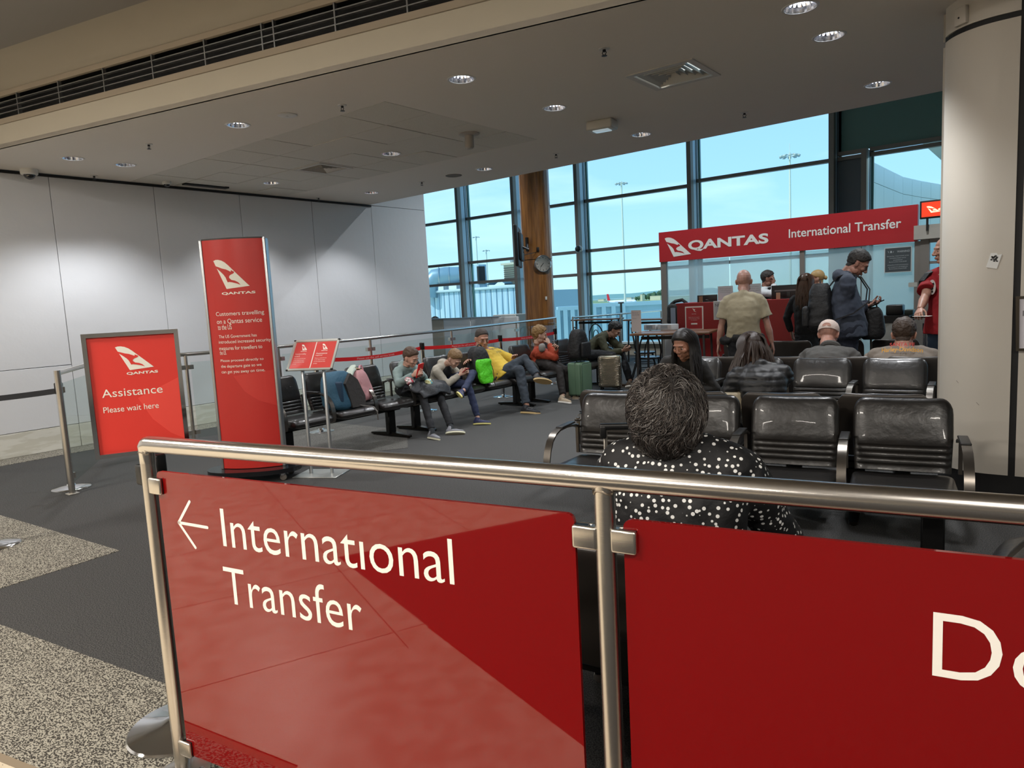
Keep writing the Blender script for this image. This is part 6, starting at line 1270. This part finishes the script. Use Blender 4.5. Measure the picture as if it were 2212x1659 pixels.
b = MB(); b.tube([i['neck']+i['lat']*(.075*math.cos(a))+i['fwd']*(.06*math.sin(a)-.01)+i['up']*(.03-.01*math.sin(a)) for a in [2*PI*j/18 for j in range(18)]], .03, 8, closed=True); b.build('raised_collar', MATS['charcoal_marl_cloth'], t)
# --- brown haired man
t, i = person('broad man with brown hair in a grey brown t-shirt with orange back print', V3(-1.16, 7.25, .54), at_d(1953, 757, 6.55), at_d(1953, 722, 6.62), (0, .95, -.3), V3(.995, .05, 0), '#b5846e', 1.08, 1.4, hk=1.22, hands=((V3(-1.5, 7.7, .66), (0, 0, -1), 'relaxed'), (V3(-.85, 7.7, .66), (0, 0, -1), 'relaxed')), elbow=((-.4, -.2, -.9), (.4, -.2, -.9)),
    knees=(V3(-1.32, 7.78, .53), V3(-1.0, 7.78, .53)), ankles=(V3(-1.32, 7.88, .09), V3(-1.0, 7.88, .09)), toes=((0, 1, 0), (0, 1, 0)), shirt=cloth('taupe_tee_cloth', '#6e645a', .4, 18), sleeve='short', collar='tee', trousers=black_t, shoe=M['black'], hair='short', hairm=mat('mid_brown_hair', '#3a2a1d', .55, bump=.7, bscale=100), seed=10, shoulder_w=.225)
chest_print(t, i, [('Harley-Davidson', -.165, .165, .02, .075)], mat('print_gold', '#d69a35', .6), .72, True, dist=.185, cv=1.6)
chest_print(t, i, [('SANTA FE', -.10, .10, .085, .118)], mat('print_red', '#b8372f', .6), .72, True, dist=.178, cv=1.4)
# --- standing men
def stand(px, D, height, hz=None): p = at_d(px, 700, D); return V3(p.x, p.y, 0)
p = stand(1606, 8.4, 1.72); f = V3(-.30, .95, 0); la = V3(.95, .30, 0)
t, i = person('bald man in a tan short sleeved shirt standing at the transfer desk', p+V3(0, 0, .90), p+V3(0, 0, 1.425)+f*-.02, at_d(1607, 607, 8.4), (-.30, .95, -.05), la, '#bd9080', 1.0, 1.15, hk=1.12, hands=((p-la*.30+V3(0, 0, .80)+f*.05, la, 'relaxed'), (p+la*.33+V3(0, 0, .80)+f*.05, -la, 'relaxed')), elbow=((-.3, -.9, 0), (.3, -.9, 0)),
    knees=(p-la*.10+V3(0, 0, .5), p+la*.10+V3(0, 0, .5)), ankles=(p-la*.11+V3(0, 0, .09), p+la*.11+V3(0, 0, .09)), toes=(f, f), shirt=cloth('tan_shirt_cloth', '#9b927a', .4, 16), sleeve='short', trousers=black_t, shoe=M['black'], hair='none', seed=11, shirt_len=.06)
b = MB(); b.tube([i['hip']+la*(.19*math.cos(a))+f*(.145*math.sin(a))+V3(0, 0, .02+.015*math.sin(a*3)) for a in [2*PI*k/30 for k in range(30)]], [.045+.012*math.sin(k*1.3) for k in range(30)], 10, closed=True); b.ell(i['hip']-la*.20+V3(0, 0, .0)-f*.06, (.08, .07, .06)); b.ell(i['hip']+la*.10-f*.13+V3(0, 0, -.13), (.14, .05, .17)); V, F = remesh(b, .012, 2); V = wrinkle(V, F, .02, 11, 5); arr_obj('tied_jacket', V, F, cloth('black_tied_jacket', '#131313'), t)
p = stand(1832, 7.9, 1.88); f = V3(.96, .26, 0); la = V3(.26, -.96, 0); ph = at_d(1894, 655, 7.85)
t, i = person('tall man with glasses in a blue grey hoodie looking down at his phone', p+V3(0, 0, .97), at_d(1829, 597, 7.9), at_d(1853, 569, 7.88), (.80, .22, -.60), la, '#ad7d6b', 1.08, 1.25, hk=1.2, hoodk=1.1, belly=.05, hands=((ph+V3(-.08, .06, -.01), (.1, -.5, .8), 'grip'), (ph+V3(-.10, -.03, -.03), (.1, .5, .8), 'grip')), elbow=((-.3, -.6, -.8), (.2, -.6, -.8)),
    knees=(p-la*.10+V3(0, 0, .52), p+la*.10+V3(0, 0, .52)), ankles=(p-la*.11+V3(0, 0, .09), p+la*.11+V3(0, 0, .09)), toes=(f, f), shirt=cloth('blue_grey_hoodie_cloth', '#3a414f', .4, 18), hood=True, trousers=cloth('navy_jeans', '#161c2a'), shoe=M['black'], hair='short', hairm=mat('dark_grey_hair', '#2b2724', .6, bump=.6, bscale=120), seed=12, shoulder_w=.2)
glasses(t, i); slab('phone', 'dark phone held by the man in the blue grey hoodie', ph, (-.4, -.1, .9), (.8, .2, .3), .078, .16, .01, phone, 'phone')
bp = softbag('backpack', 'black backpack worn by the man in the blue grey hoodie', (0, 0, 0), 0, .34, .28, .54, M['bagblack'], taper=.55, lumps=.022, sq=.75, cat='backpack'); c_ = i['O']+i['hip'].lerp(i['neck'], .02)-i['fwd']*.285; MB().rbox((0, -.15, .17), (.25, .08, .24), .035).build('front_pocket', M['bagblack'], bp); MB().tube([(-.03, 0, .53), (0, 0, .57), (.03, 0, .53)], .008, 6).build('grab_handle', M['bagblack'], bp); bp.location = c_; bp.rotation_euler = (0, 0, math.atan2(i['lat'].y, i['lat'].x))
for s in (-1, 1):
    b = MB(); P_ = [i['O']+i['hip'].lerp(i['neck'], v)+i['lat']*(s*x)+i['fwd']*y - c_ for v, x, y in ((.80, .12, -.20), (1.0, .135, -.10), (1.06, .14, .02), (.96, .15, .14), (.74, .18, .215), (.52, .215, .20), (.34, .245, .05), (.22, .24, -.16))]
    Rb = Matrix.Rotation(-bp.rotation_euler.z, 3, 'Z'); b.bar([Rb @ q for q in P_], .045, .012, Rb @ i['lat']); b.build('strap', M['bagblack'], bp)
q_ = softbag('travel_bag', 'black travel bag hanging below the hands of the hoodie man', at_d(1884, 733, 7.95), R(10), .26, .16, .36, M['bagblack'], taper=.7); MB().tube([(-.05, 0, .34), (-.03, 0, .42), (.03, 0, .42), (.05, 0, .34)], .01, 6).build('handle', M['bagblack'], q_)
MB().tube([(-.02, .02, .40), (.0, .02, -.62)], .012, 6).build('trolley_pole', M['gun'], q_); q_['label'] = 'black travel bag on a trolley pole below the hoodie man\'s hands'
MB().rbox((0, .02, -.64), (.22, .2, .03), .01).build('trolley_base', M['black'], q_)
p = stand(2048, 7.2, 1.93); f = V3(-.55, -.83, 0); la = V3(-.83, .55, 0)
t, i = person('tall bald man in a red t-shirt half hidden behind the white pillar', p+V3(0, 0, 1.0), p+V3(0, 0, 1.58), at_d(2043, 540, 7.2), (-.86, -.48, -.05), la, '#bd8d77', 1.1, 1.2, hk=1.15, belly=.04, hands=((None, None, 'relaxed'), (at_d(1984, 677, 6.95), (.3, .6, -.5), 'grip')), elbow=((-.4, -.6, -.6), (.5, -.6, -.3)),
    knees=(p-la*.10+V3(0, 0, .54), p+la*.10+V3(0, 0, .54)), ankles=(p-la*.11+V3(0, 0, .09), p+la*.11+V3(0, 0, .09)), toes=(f, f), shirt=cloth('red_tee_cloth', '#8f1018', .35, 16), sleeve='short', collar='tee', trousers=cloth('blue_jeans', '#3d5066', .5, noise_amt=.6, nscale=5), shoe=M['black'], hair='none', seed=13)
b = MB(); c = i['hip'].lerp(i['neck'], .72)+i['fwd']*.148+i['lat']*.06; fb = lambda x, y, z=0.0: c - i['lat']*x + i['up']*y + i['fwd']*z
b.add([fb(.042*math.cos(a), .075*math.sin(a), .004-.0) for a in [2*PI*k/20 for k in range(20)]], [tuple(range(20))]); b.build('shirt_badge', mat('badge_white', '#c9c2bd', .6), t)
b = MB(); [b.add([fb(x+rr*math.cos(a), y+rr*1.2*math.sin(a), .007) for a in [2*PI*k/10 for k in range(10)]], [tuple(range(10))]) for x, y, rr in ((-.012, .025, .014), (.014, .03, .012), (0, -.01, .017), (.004, -.045, .010))]; b.build('badge_marks', M['black'], t)
b = MB(); b.bar([i['hip'].lerp(i['neck'], v)+i['lat']*x+i['fwd']*y for v, x, y in ((.76, .15, -.17), (.95, .15, -.12), (1.03, .15, .0), (.96, .155, .11), (.84, .17, .165), (.62, .22, .13), (.5, .25, -.05))], .06, .012, i['lat']); b.build('bag_strap', M['bagblack'], t)
h_ = at_d(1992, 683, 6.9); tag(MB().rbox((0, 0, 0), (.16, .07, .004), .002, seg=1).build('boarding_pass', MATS['paper_white'], None, h_, R(-20)), 'folded white papers in the hand of the man in red', 'paper')
# --- staff behind the desk
def staff(label, px, py, D, look, f, **k):
    hd_ = at_d(px, py, D); p = V3(hd_.x, hd_.y, 0); f = Vector(f).normalized(); la = V3(f.y, -f.x, 0)
    k.setdefault('trousers', black_t); k.setdefault('knees', (p-la*.1+V3(0, 0, .5), p+la*.1+V3(0, 0, .5))); k.setdefault('ankles', (p-la*.1+V3(0, 0, .09), p+la*.1+V3(0, 0, .09))); k.setdefault('toes', (f, f)); k.setdefault('shoe', M['black'])
    return person(label, p+V3(0, 0, hd_.z-.74), p+V3(0, 0, hd_.z-.165)-f*.02, hd_, look, la, **k)
mx_ = at_d(1668, 610, 13.95)
t, i = staff('airline staff man in dark vest and white shirt, hand at his mouth', 1659, 602, 11.9, (.92, .2, -.12), (.9, -.2, 0), skin='#9d7260', s=1.0, w=1.1, hands=((None, None, 'relaxed'), (at_d(1671, 614, 11.75), (-.5, 0, .5), 'grip')), elbow=((-.5, -.5, -.6), (.6, .3, -.7)), shirt=cloth('white_shirt_cloth', '#c9cdd0', .3), vest=cloth('black_vest_cloth', '#111317'), hair='short', hairm=MATS['dark_grey_hair'], seed=14); glasses(t, i)
t, i = staff('customer with straight brown hair seen from behind at the desk', 1742, 612, 10.0, (.1, .95, -.1), (.1, .95, 0), skin='#b98a70', s=.93, female=True, shirt=cloth('black_top_cloth', '#141416'), hair='long', hairm=mat('chestnut_hair', '#4a3222', .4), seed=15)
t, i = staff('blonde airline staff woman with hair tied back and magenta scarf', 1765, 602, 11.3, (-.9, -.25, -.15), (-.7, -.6, 0), skin='#c99d86', s=.95, female=True, shirt=cloth('navy_uniform_cloth', '#1b1e2c'), hair='bun', hairm=mat('blonde_hair', '#a88a58', .45, bump=.5, bscale=120), seed=16)
b = MB(); b.tube([i['neck']+i['lat']*(.066*math.cos(a))+i['fwd']*(.06*math.sin(a))+i['up']*.02 for a in [2*PI*j/18 for j in range(18)]], .02, 8, closed=True); b.ell(i['neck']+i['fwd']*.09-i['up']*.04, (.04, .03, .07)); b.build('scarf', mat('magenta_scarf', '#c4127c', .5), t)
hd_ = at_y(941, 696, 13.1); t, i = person('person behind the office partition, only black hair showing', V3(hd_.x, hd_.y, hd_.z-.6), V3(hd_.x, hd_.y, hd_.z-.16), hd_, (0, .95, -.1), V3(1, 0, 0), '#8f6a52', .9, 1.0, knees=(V3(hd_.x-.1, hd_.y+.35, .5), V3(hd_.x+.1, hd_.y+.35, .5)), ankles=(V3(hd_.x-.1, hd_.y+.35, .09), V3(hd_.x+.1, hd_.y+.35, .09)), toes=((0, 1, 0), (0, 1, 0)), trousers=black_t, shoe=M['black'], shirt=black_t, hair='full', hairm=MATS['black_hair'], seed=17)
# --- woman in polka dots, nearest the camera
pm = mat('polka_blouse', '#0c0c0e', .7, bump=.25, bscale=22); tt = pm.node_tree; tcn = N(tt, 'ShaderNodeTexCoord'); v_ = N(tt, 'ShaderNodeTexVoronoi'); v_.inputs['Scale'].default_value = 55; v_.inputs['Randomness'].default_value = .62; r_ = N(tt, 'ShaderNodeValToRGB')
r_.color_ramp.elements[0].position = .275; r_.color_ramp.elements[1].position = .30; r_.color_ramp.elements[0].color = (.80, .80, .78, 1); r_.color_ramp.elements[1].color = (.006, .006, .007, 1)
tt.links.new(tcn.outputs['Object'], v_.inputs['Vector']); tt.links.new(v_.outputs['Distance'], r_.inputs[0]); tt.links.new(r_.outputs[0], tt.nodes['Principled BSDF'].inputs['Base Color'])
hd_ = at_d(1442, 886, 2.04); nk = at_d(1456, 962, 2.06)
hp_ = at_d(1486, 1200, 2.08); f = V3(-.22, .975, 0); la = V3(.975, .22, 0)
t, i = person('woman with grey curly hair in a black and white polka dot blouse, from behind', V3(hp_.x, hp_.y+.02, .56), nk, hd_, (-.30, .94, -.12), la, '#b98d78', .98, 1.16, True, hands=((V3(hp_.x-.28, hp_.y+.38, .6), (0, 0, -1), 'relaxed'), (V3(hp_.x+.2, hp_.y+.45, .6), (0, 0, -1), 'relaxed')), elbow=((-.35, -.1, -.9), (.35, -.1, -.9)), hk=1.0,
    knees=(V3(hp_.x-.15, hp_.y+.48, .52), V3(hp_.x+.12, hp_.y+.5, .52)), ankles=(V3(hp_.x-.15, hp_.y+.5, .09), V3(hp_.x+.12, hp_.y+.52, .09)), toes=((0, 1, 0), (0, 1, 0)), shirt=pm, trousers=black_t, shoe=M['black'], hair='none', ck=.98, seed=18, shoulder_w=.175, shirt_len=.05)
hm = mat('grey_curly_hair', '#4e4a47', .5); tt = hm.node_tree
rnd = random.Random(5); Bh = i['B']; O_ = i['O']
ob_ = MB(); ob_.ell(i['hd'](0, -.012, .022), (.098, .112, .100), i['Bm'], nu=28, nv=18); ob_.ell(i['hd'](0, -.035, -.052), (.088, .085, .080), i['Bm'], nu=24, nv=14)
V, F = remesh(ob_, .010, 1); V = wrinkle(V, F, .012, 22, 3); hb_ = arr_obj('hair', V, F, mat('grey_hair_under', '#2d2927', .8), t)
mats_ = [mat('hair_strand_dark', '#2c2725', .42), mat('hair_strand_mid', '#57504b', .4), mat('hair_strand_light', '#8b8783', .42)]
b = MB(); cen = np.array(i['hd'](0, -.018, .0)); swirl = np.array(Bh @ np.array([.02, -.09, .06])); swirl /= np.linalg.norm(swirl)
for k in range(11000):
    th_ = rnd.uniform(0, 2*PI); cz_ = rnd.uniform(-.95, 1); sr = math.sqrt(1-cz_*cz_); d = np.array([sr*math.cos(th_), sr*math.sin(th_), cz_])
    if d[1] > .55 and cz_ < .25: continue
    dw = Bh @ d; low = cz_ < -.35
    ax = np.array([.103, .118, .122]) if not low else np.array([.100, .110, .128]); p = Bh @ (d*ax) + cen
    nrm = dw; tang = nrm*np.dot(nrm, swirl) - swirl; tang = tang + np.cross(nrm, swirl)*rnd.uniform(-.5, .9); tang += np.array([0, 0, -1.0])*(.35+.6*max(0, -cz_))
    cl = noise.noise_vector(Vector(p)*17); tang += np.array(cl)*1.3; tang -= nrm*np.dot(tang, nrm); tang /= max(1e-6, np.linalg.norm(tang)); bi = np.cross(nrm, tang)
    Ls = rnd.uniform(.026, .055); ph_ = rnd.uniform(0, 6.28)*.15+float(cl[0])*4; amp = rnd.uniform(.004, .011); P = []; lift = rnd.uniform(-.001, .006)
    for j in range(7):
        v = j/6; P.append(tuple(p + tang*Ls*v + bi*amp*math.sin(ph_+v*5.2) + nrm*(lift + .008*math.sin(PI*v) - .006*v + (.016 if low else 0)*v*v)))
    b.tube(P, [.0004, .0007, .0008, .0008, .0007, .0006, .0002], 3, caps=False, mi=(0 if rnd.random() < .45 else 1 if rnd.random() < .70 else 2))
me = bpy.data.meshes.new('hair_strands'); me.from_pydata(b.v, [], b.f); [me.materials.append(m_) for m_ in mats_]; me.polygons.foreach_set('material_index', b.m); me.polygons.foreach_set('use_smooth', b.sm); me.update(); hs_ = obj('hair_strands', me, hb_); hs_['kind'] = 'stuff'
MB().tube([i['hd'](-.088, -.005+.009*math.cos(a), -.055+.009*math.sin(a)) for a in [2*PI*k/16 for k in range(16)]], .0013, 6, closed=True).build('earring', mat('pink_hoop', '#c2485c', .3, metal=.4), t)
# ------------------------------------------------------------------ airfield outside the windows
GZ = -8.0
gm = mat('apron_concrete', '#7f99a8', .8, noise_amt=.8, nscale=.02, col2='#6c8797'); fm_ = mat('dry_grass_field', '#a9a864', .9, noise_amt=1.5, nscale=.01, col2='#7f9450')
struct(MB().box((-500, 900, GZ-.5), (5000, 1700, 1)).build('ground', gm)).name = 'ground'
def gpt(px, py): return at_z(px, py, GZ)
def strip(name, pts, m, z): 
    b = MB(); b.prism([(p.x, p.y) for p in pts], XY, z, z+.05); o = b.build(name, m); return o
def far(px, D): p = at_d(px, 640, D); return (p.x, p.y)
def band(name, D0, D1, m, z, x0=1150, x1=1700):
    a, b_, c, d = far(x0, D0), far(x1, D0), far(x1, D1), far(x0, D1); return struct(MB().prism([a, b_, c, d], XY, z, z+.05).build(name, m))
band('ground_field', 760, 1150, fm_, GZ+.05); band('ground_taxiway', 860, 930, mat('taxiway', '#6f8078', .8), GZ+.15); band('ground_far_field', 1200, 1700, mat('far_field', '#8a9c6a', .9), GZ+.1)
leaf = mat('far_foliage', '#4f6a4a', .9, noise_amt=1, nscale=.3, col2='#3c5540')
rnd = random.Random(3)
for k in range(11):
    px = 1374+k*5.6; D = 1050+rnd.uniform(-40, 40); p = at_d(px, 640, D); h = rnd.uniform(7, 11)*(.6+.06*k)
    t = thing('tree', 'dark green tree in the far tree line, %s from the left' % ['first', 'second', 'third', 'fourth', 'fifth', 'sixth', 'seventh', 'eighth', 'ninth', 'tenth', 'eleventh'][k], 'tree', (p.x, p.y, GZ+.2), rnd.uniform(0, 6), 'far airfield trees')
    b = MB(); b.ell((0, 0, h*.62), (h*.42, h*.42, h*.45), nu=10, nv=8); b.v = [tuple(Vector(v)*(1+.25*noise.noise(Vector(v)*.5+Vector((k, 0, 0))))) for v in b.v]; b.build('crown', leaf, t); MB().tube([(0, 0, 0), (0, 0, h*.4)], .4, 6).build('trunk', mat('bark', '#5a5044', .9), t)
b = MB(); pts = [at_d(px, 640, 2100) for px in range(760, 1560, 20)]
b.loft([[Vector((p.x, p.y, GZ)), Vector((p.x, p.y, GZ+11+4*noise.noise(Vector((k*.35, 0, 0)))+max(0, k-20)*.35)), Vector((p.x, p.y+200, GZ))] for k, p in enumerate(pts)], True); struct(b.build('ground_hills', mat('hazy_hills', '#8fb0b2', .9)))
for px, D, w_, h_, lb_ in ((1300, 1300, 12, 4, 'left of the red aircraft tail'), (1358, 1180, 14, 5, 'just right of the light mast'), (1368, 1190, 9, 4, 'at the left end of the tree line'), (1418, 1000, 16, 6, 'below the right end of the tree line'), (1388, 980, 3, 9, 'narrow and tall like a beacon below the trees')):
    p = at_d(px, 640, D); t = thing('far_building', 'tiny pale airfield building '+lb_, 'building', (p.x, p.y, GZ), 0, 'far airfield buildings'); MB().box((0, 0, h_/2), (w_, 8, h_)).build('wall', mat('far_cream', '#d6cfb4', .8), t); MB().box((0, 0, h_+.2), (w_+.6, 8.6, .4)).build('roof', mat('far_roof', '#a9a493', .8), t)
def plane_(label, px, py, D, yaw, L_, sc=1.0):
    p = at_d(px, py, D); p.z = GZ; t = thing('airliner', label, 'aircraft', p, yaw); w_ = mat('aircraft_white', '#f3f4f2', .4); r_ = mat('aircraft_tail_red', '#d4202a', .5); fr = 1.9*sc
    b = MB(); b.tube([(x*L_, 0, 3.4*sc + z_*sc) for x, z_ in ((-.5, 1.2), (-.42, .8), (-.25, .2), (.3, 0), (.42, 0), (.48, -.2), (.5, -.35))], [fr*k for k in (.12, .5, .95, 1, .95, .6, .1)], 18); b.build('fuselage', w_, t)
    MB().prism([(-.5*L_, 5*sc), (-.40*L_, 5*sc), (-.46*L_, 11.2*sc), (-.52*L_, 11.2*sc)], lambda x, z_, w2: Vector((x, w2, z_)), -.2, .2).build('tail_fin', r_, t)
    for s in (-1, 1):
        MB().prism([(.08*L_, s*fr*.7), (-.06*L_, s*fr*.7), (-.16*L_, s*L_*.45), (-.12*L_, s*L_*.45)], XY, 2.6*sc, 2.9*sc).build('wing', w_, t); MB().prism([(-.43*L_, s*.3), (-.48*L_, s*.3), (-.51*L_, s*6*sc), (-.485*L_, s*6*sc)], XY, 5*sc, 5.2*sc).build('tailplane', w_, t)
        MB().tube([(.07*L_, s*L_*.16, 1.9*sc), (-.04*L_, s*L_*.16, 1.9*sc)], 1.0*sc, 14).build('engine', w_, t); MB().tube([(-.03*L_, s*2.5*sc, .0), (-.03*L_, s*2.5*sc, 3*sc)], .4*sc, 8).build('landing_gear', M['gun'], t)
    MB().tube([(.4*L_, 0, 0), (.4*L_, 0, 2.5*sc)], .3*sc, 8).build('nose_gear', M['gun'], t)
    MB().box((.1*L_, 0, 3.9*sc), (.6*L_, fr*2.02, .4*sc)).build('window_band', mat('cabin_window_band', '#b9c3c8', .4), t)
plane_('white airliner with a red tail parked beyond the apron, seen behind the light mast', 1343, 650, 640, R(-2), 30)
plane_('second distant airliner partly hidden behind the mullion right of the column', 1236, 655, 470, R(20), 22)
mw = mat('mast_paint', '#dde0c8', .5); lh2 = mat('floodlight_housing', '#c9cfc2', .4, metal=.3)
def mast(label, px, py, D, r0, n_l, rw, spike=0.0):
    p = at_d(px, py, D); x0, y0, zt = p.x, p.y, p.z; t = thing('light_mast', label, 'light mast', (x0, y0, GZ)); H_ = zt-GZ
    MB().tube([(0, 0, 0), (0, 0, H_*.5), (0, 0, H_)], [r0, r0*.75, r0*.55], 12).build('pole', mw, t)
    MB().tube([(rw*.55*math.cos(a), rw*.55*math.sin(a), H_-.25*rw) for a in [2*PI*k/16 for k in range(16)]], r0*.3, 6, closed=True).build('head_ring', lh2, t)
    for k in range(n_l):
        a = 2*PI*k/n_l; MB().rbox((rw*.75*math.cos(a), rw*.75*math.sin(a), H_-.28*rw), (rw*.36, rw*.3, rw*.16), .03*rw, rot=Matrix.Rotation(a, 3, 'Z') @ Matrix.Rotation(.35, 3, 'Y'), seg=1).build('floodlight', lh2, t)
    if spike: MB().tube([(0, 0, H_), (0, 0, H_+spike)], r0*.2, 6).build('spike', mw, t)
mast('tall white light mast left of the header sign, right of the timber column', 1342, 392, 95, .19, 8, .95)
mast('tallest light mast, rising above the header sign with a spike', 1706, 330, 78, .17, 10, 1.2, 1.0)
mast('small distant light mast near the left mullion', 1028, 510, 260, .35, 6, 1.5); mast('smallest distant light mast left of the hanging screen', 1050, 539, 300, .4, 6, 1.8)
# terminal wing with pale ribbed cladding, roof plant
cl = mat('pale_blue_cladding', '#9db9c9', .5, noise_amt=1.8, nscale=1.2, col2='#b7ccd4', stretch=(5, 5, .25)); DB = 34
p0, p1 = at_d(860, 640, DB+6), at_d(1150, 640, DB); dW = Vector((p1.x-p0.x, p1.y-p0.y, 0)); Lw = dW.length; rzW = math.atan2(dW.y, dW.x); zT, zB = at_d(1000, 629, DB+3).z, at_d(1000, 690, DB+3).z
t = thing('terminal_wing', 'low terminal wing with pale blue ribbed wall left of the column', 'building', (p0.x, p0.y, 0), rzW)
nP = 26
for k in range(nP): MB().rbox((Lw*(k+.5)/nP, .0, (zT+zB)/2), (Lw/nP-.03, .12, zT-zB), .03, seg=1).build('cladding_panel', cl, t)
MB().box((Lw/2, 2.1, (zT+GZ)/2-.1), (Lw, 4, zT-GZ-.2)).build('wing_body', mat('wing_grey', '#8ea6b2', .6), t)
for k in range(13): MB().box((Lw*(k+.5)/13, -.02, zB-.55), (Lw/13-.25, .1, .95)).build('window', mat('dark_band_glass', '#3d4d52', .15), t)
MB().box((Lw/2, -.03, zB-1.2), (Lw, .2, .3)).build('ledge', mat('ledge_cream', '#a8a78c', .6), t); MB().rbox((Lw/2, 0, zT+.06), (Lw, .5, .14), .05, seg=1).build('parapet', mat('parapet_pale', '#c3d2d6', .5), t)
def roofthing(px, py, D=38): q = at_d(px, py, D); return q
t = thing('roof_duct', 'large curved silver duct on the terminal roof at the left window edge', 'duct', roofthing(960, 628, 38)); dm = mat('galvanised_duct', '#90aab6', .4, metal=.4)
u_ = Vector(_rt.tolist()); ux = Vector((CM[:, 0][0], CM[:, 0][1], 0)).normalized()
MB().tube([ux*.95+Vector((0, 0, .75)), ux*.1+Vector((0, 0, .78)), ux*-.45+Vector((0, 0, .72)), ux*-.75+Vector((0, 0, .4)), ux*-.85+Vector((0, 0, -.3))], .47, 20).build('duct', dm, t)
for x in (.9, .35, -.2): MB().tube([ux*x+Vector((0, 0, .76)), ux*(x-.04)+Vector((0, 0, .76))], .5, 20).build('flange', M['alu'], t)
for x in (.8, .1): MB().box(ux*x+Vector((0, 0, .05)), (.2, .2, .6)).build('support', M['white'], t)
q = roofthing(1115, 618, 36); t = thing('roof_air_handler', 'cream louvred air handling unit on the terminal roof beside the column', 'air handler', q, rzW); cu_ = mat('cream_unit', '#c8c4ac', .6)
MB().box((0, .4, .6), (1.35, 1, 1.0)).build('cabinet', cu_, t); MB().box((0, .35, 1.14), (1.5, 1.2, .1)).build('cap', cu_, t)
for k in range(9): MB().box((0, -.12, .14+k*.1), (1.3, .06, .035), rot=Matrix.Rotation(.5, 3, 'X')).build('louvre', mat('louvre_grey', '#6d6a60', .6), t)
MB().lathe([(.1, 1.2), (.14, 1.3), (.1, 1.45)], 12, (-.4, .3, 0)).build('vent_cap', M['alu'], t)
q = roofthing(1037, 622, 37); t = thing('roof_plant_box', 'pale blue plant box on the terminal roof near the second mullion', 'plant box', q, rzW); MB().box((0, 0, .6), (.5, .6, 1.2)).build('box', cl, t); MB().box((.22, -.1, .65), (.12, .5, .9)).build('vent', M['dark'], t)
q = roofthing(1080, 622, 36); t = thing('roof_canopy', 'small dark curved canopy on the terminal roof', 'canopy', q, rzW); MB().loft([[Vector((x, y, .18+.2*(1-(x/.6)**2)+dz)) for y in (-.3, .3) for dz in ((0, .04) if y < 0 else (.04, 0))] for x in (-.6, -.4, -.2, 0, .2, .4, .6)]).build('canopy', mat('canopy_slate', '#5c7f90', .4), t); MB().box((0, 0, .05), (.9, .4, .1)).build('base', M['white'], t)
# walkway walls right of the column
wp = mat('walkway_white_blue', '#a9c8d6', .55, noise_amt=.5, nscale=.6, col2='#98b9c9')
for (x0, x1, yt, lab, n_) in ((1205, 1252, 664, 'pale blue walkway wall seen between column and mullion', 3), (1262, 1346, 657, 'pale blue panelled walkway wall left of the mast base', 4), (1346, 1440, 653, 'pale walkway enclosure with one wide recessed panel', 1)):
    a, c = at_d(x0, yt, 27), at_d(x1, yt-4, 27); d = Vector((c.x-a.x, c.y-a.y, 0)); L_ = d.length; z1 = (a.z+c.z)/2
    t = thing('walkway_wall', lab, 'wall', (a.x, a.y, 0), math.atan2(d.y, d.x)); MB().box((L_/2, .5, (z1+GZ)/2), (L_, .8, z1-GZ)).build('core', wp, t); MB().box((L_/2, .06, z1-.07), (L_, .12, .14)).build('top_beam', wp, t)
    for k in range(n_+1): MB().box((L_*k/n_, .06, z1/2-.6), (.16, .13, z1+1.0)).build('rib', wp, t)
    for k in range(n_): MB().box((L_*(k+.5)/n_, .085, z1*.42-.4), (L_/n_-.3, .04, z1+.2)).build('recessed_panel', mat('recess_blue', '#8fb2c4', .6), t)
t = thing('service_post', 'thin dark post outside the window below the tall mast', 'post', at_d(1343, 700, 25).xy.to_3d()+Vector((0, 0, 0))); MB().tube([(0, 0, GZ), (0, 0, at_d(1341, 654, 25).z)], .04, 8).build('pole', M['dark'], t); MB().box((0, 0, at_d(1341, 654, 25).z), (.2, .05, .05)).build('arm', M['dark'], t)
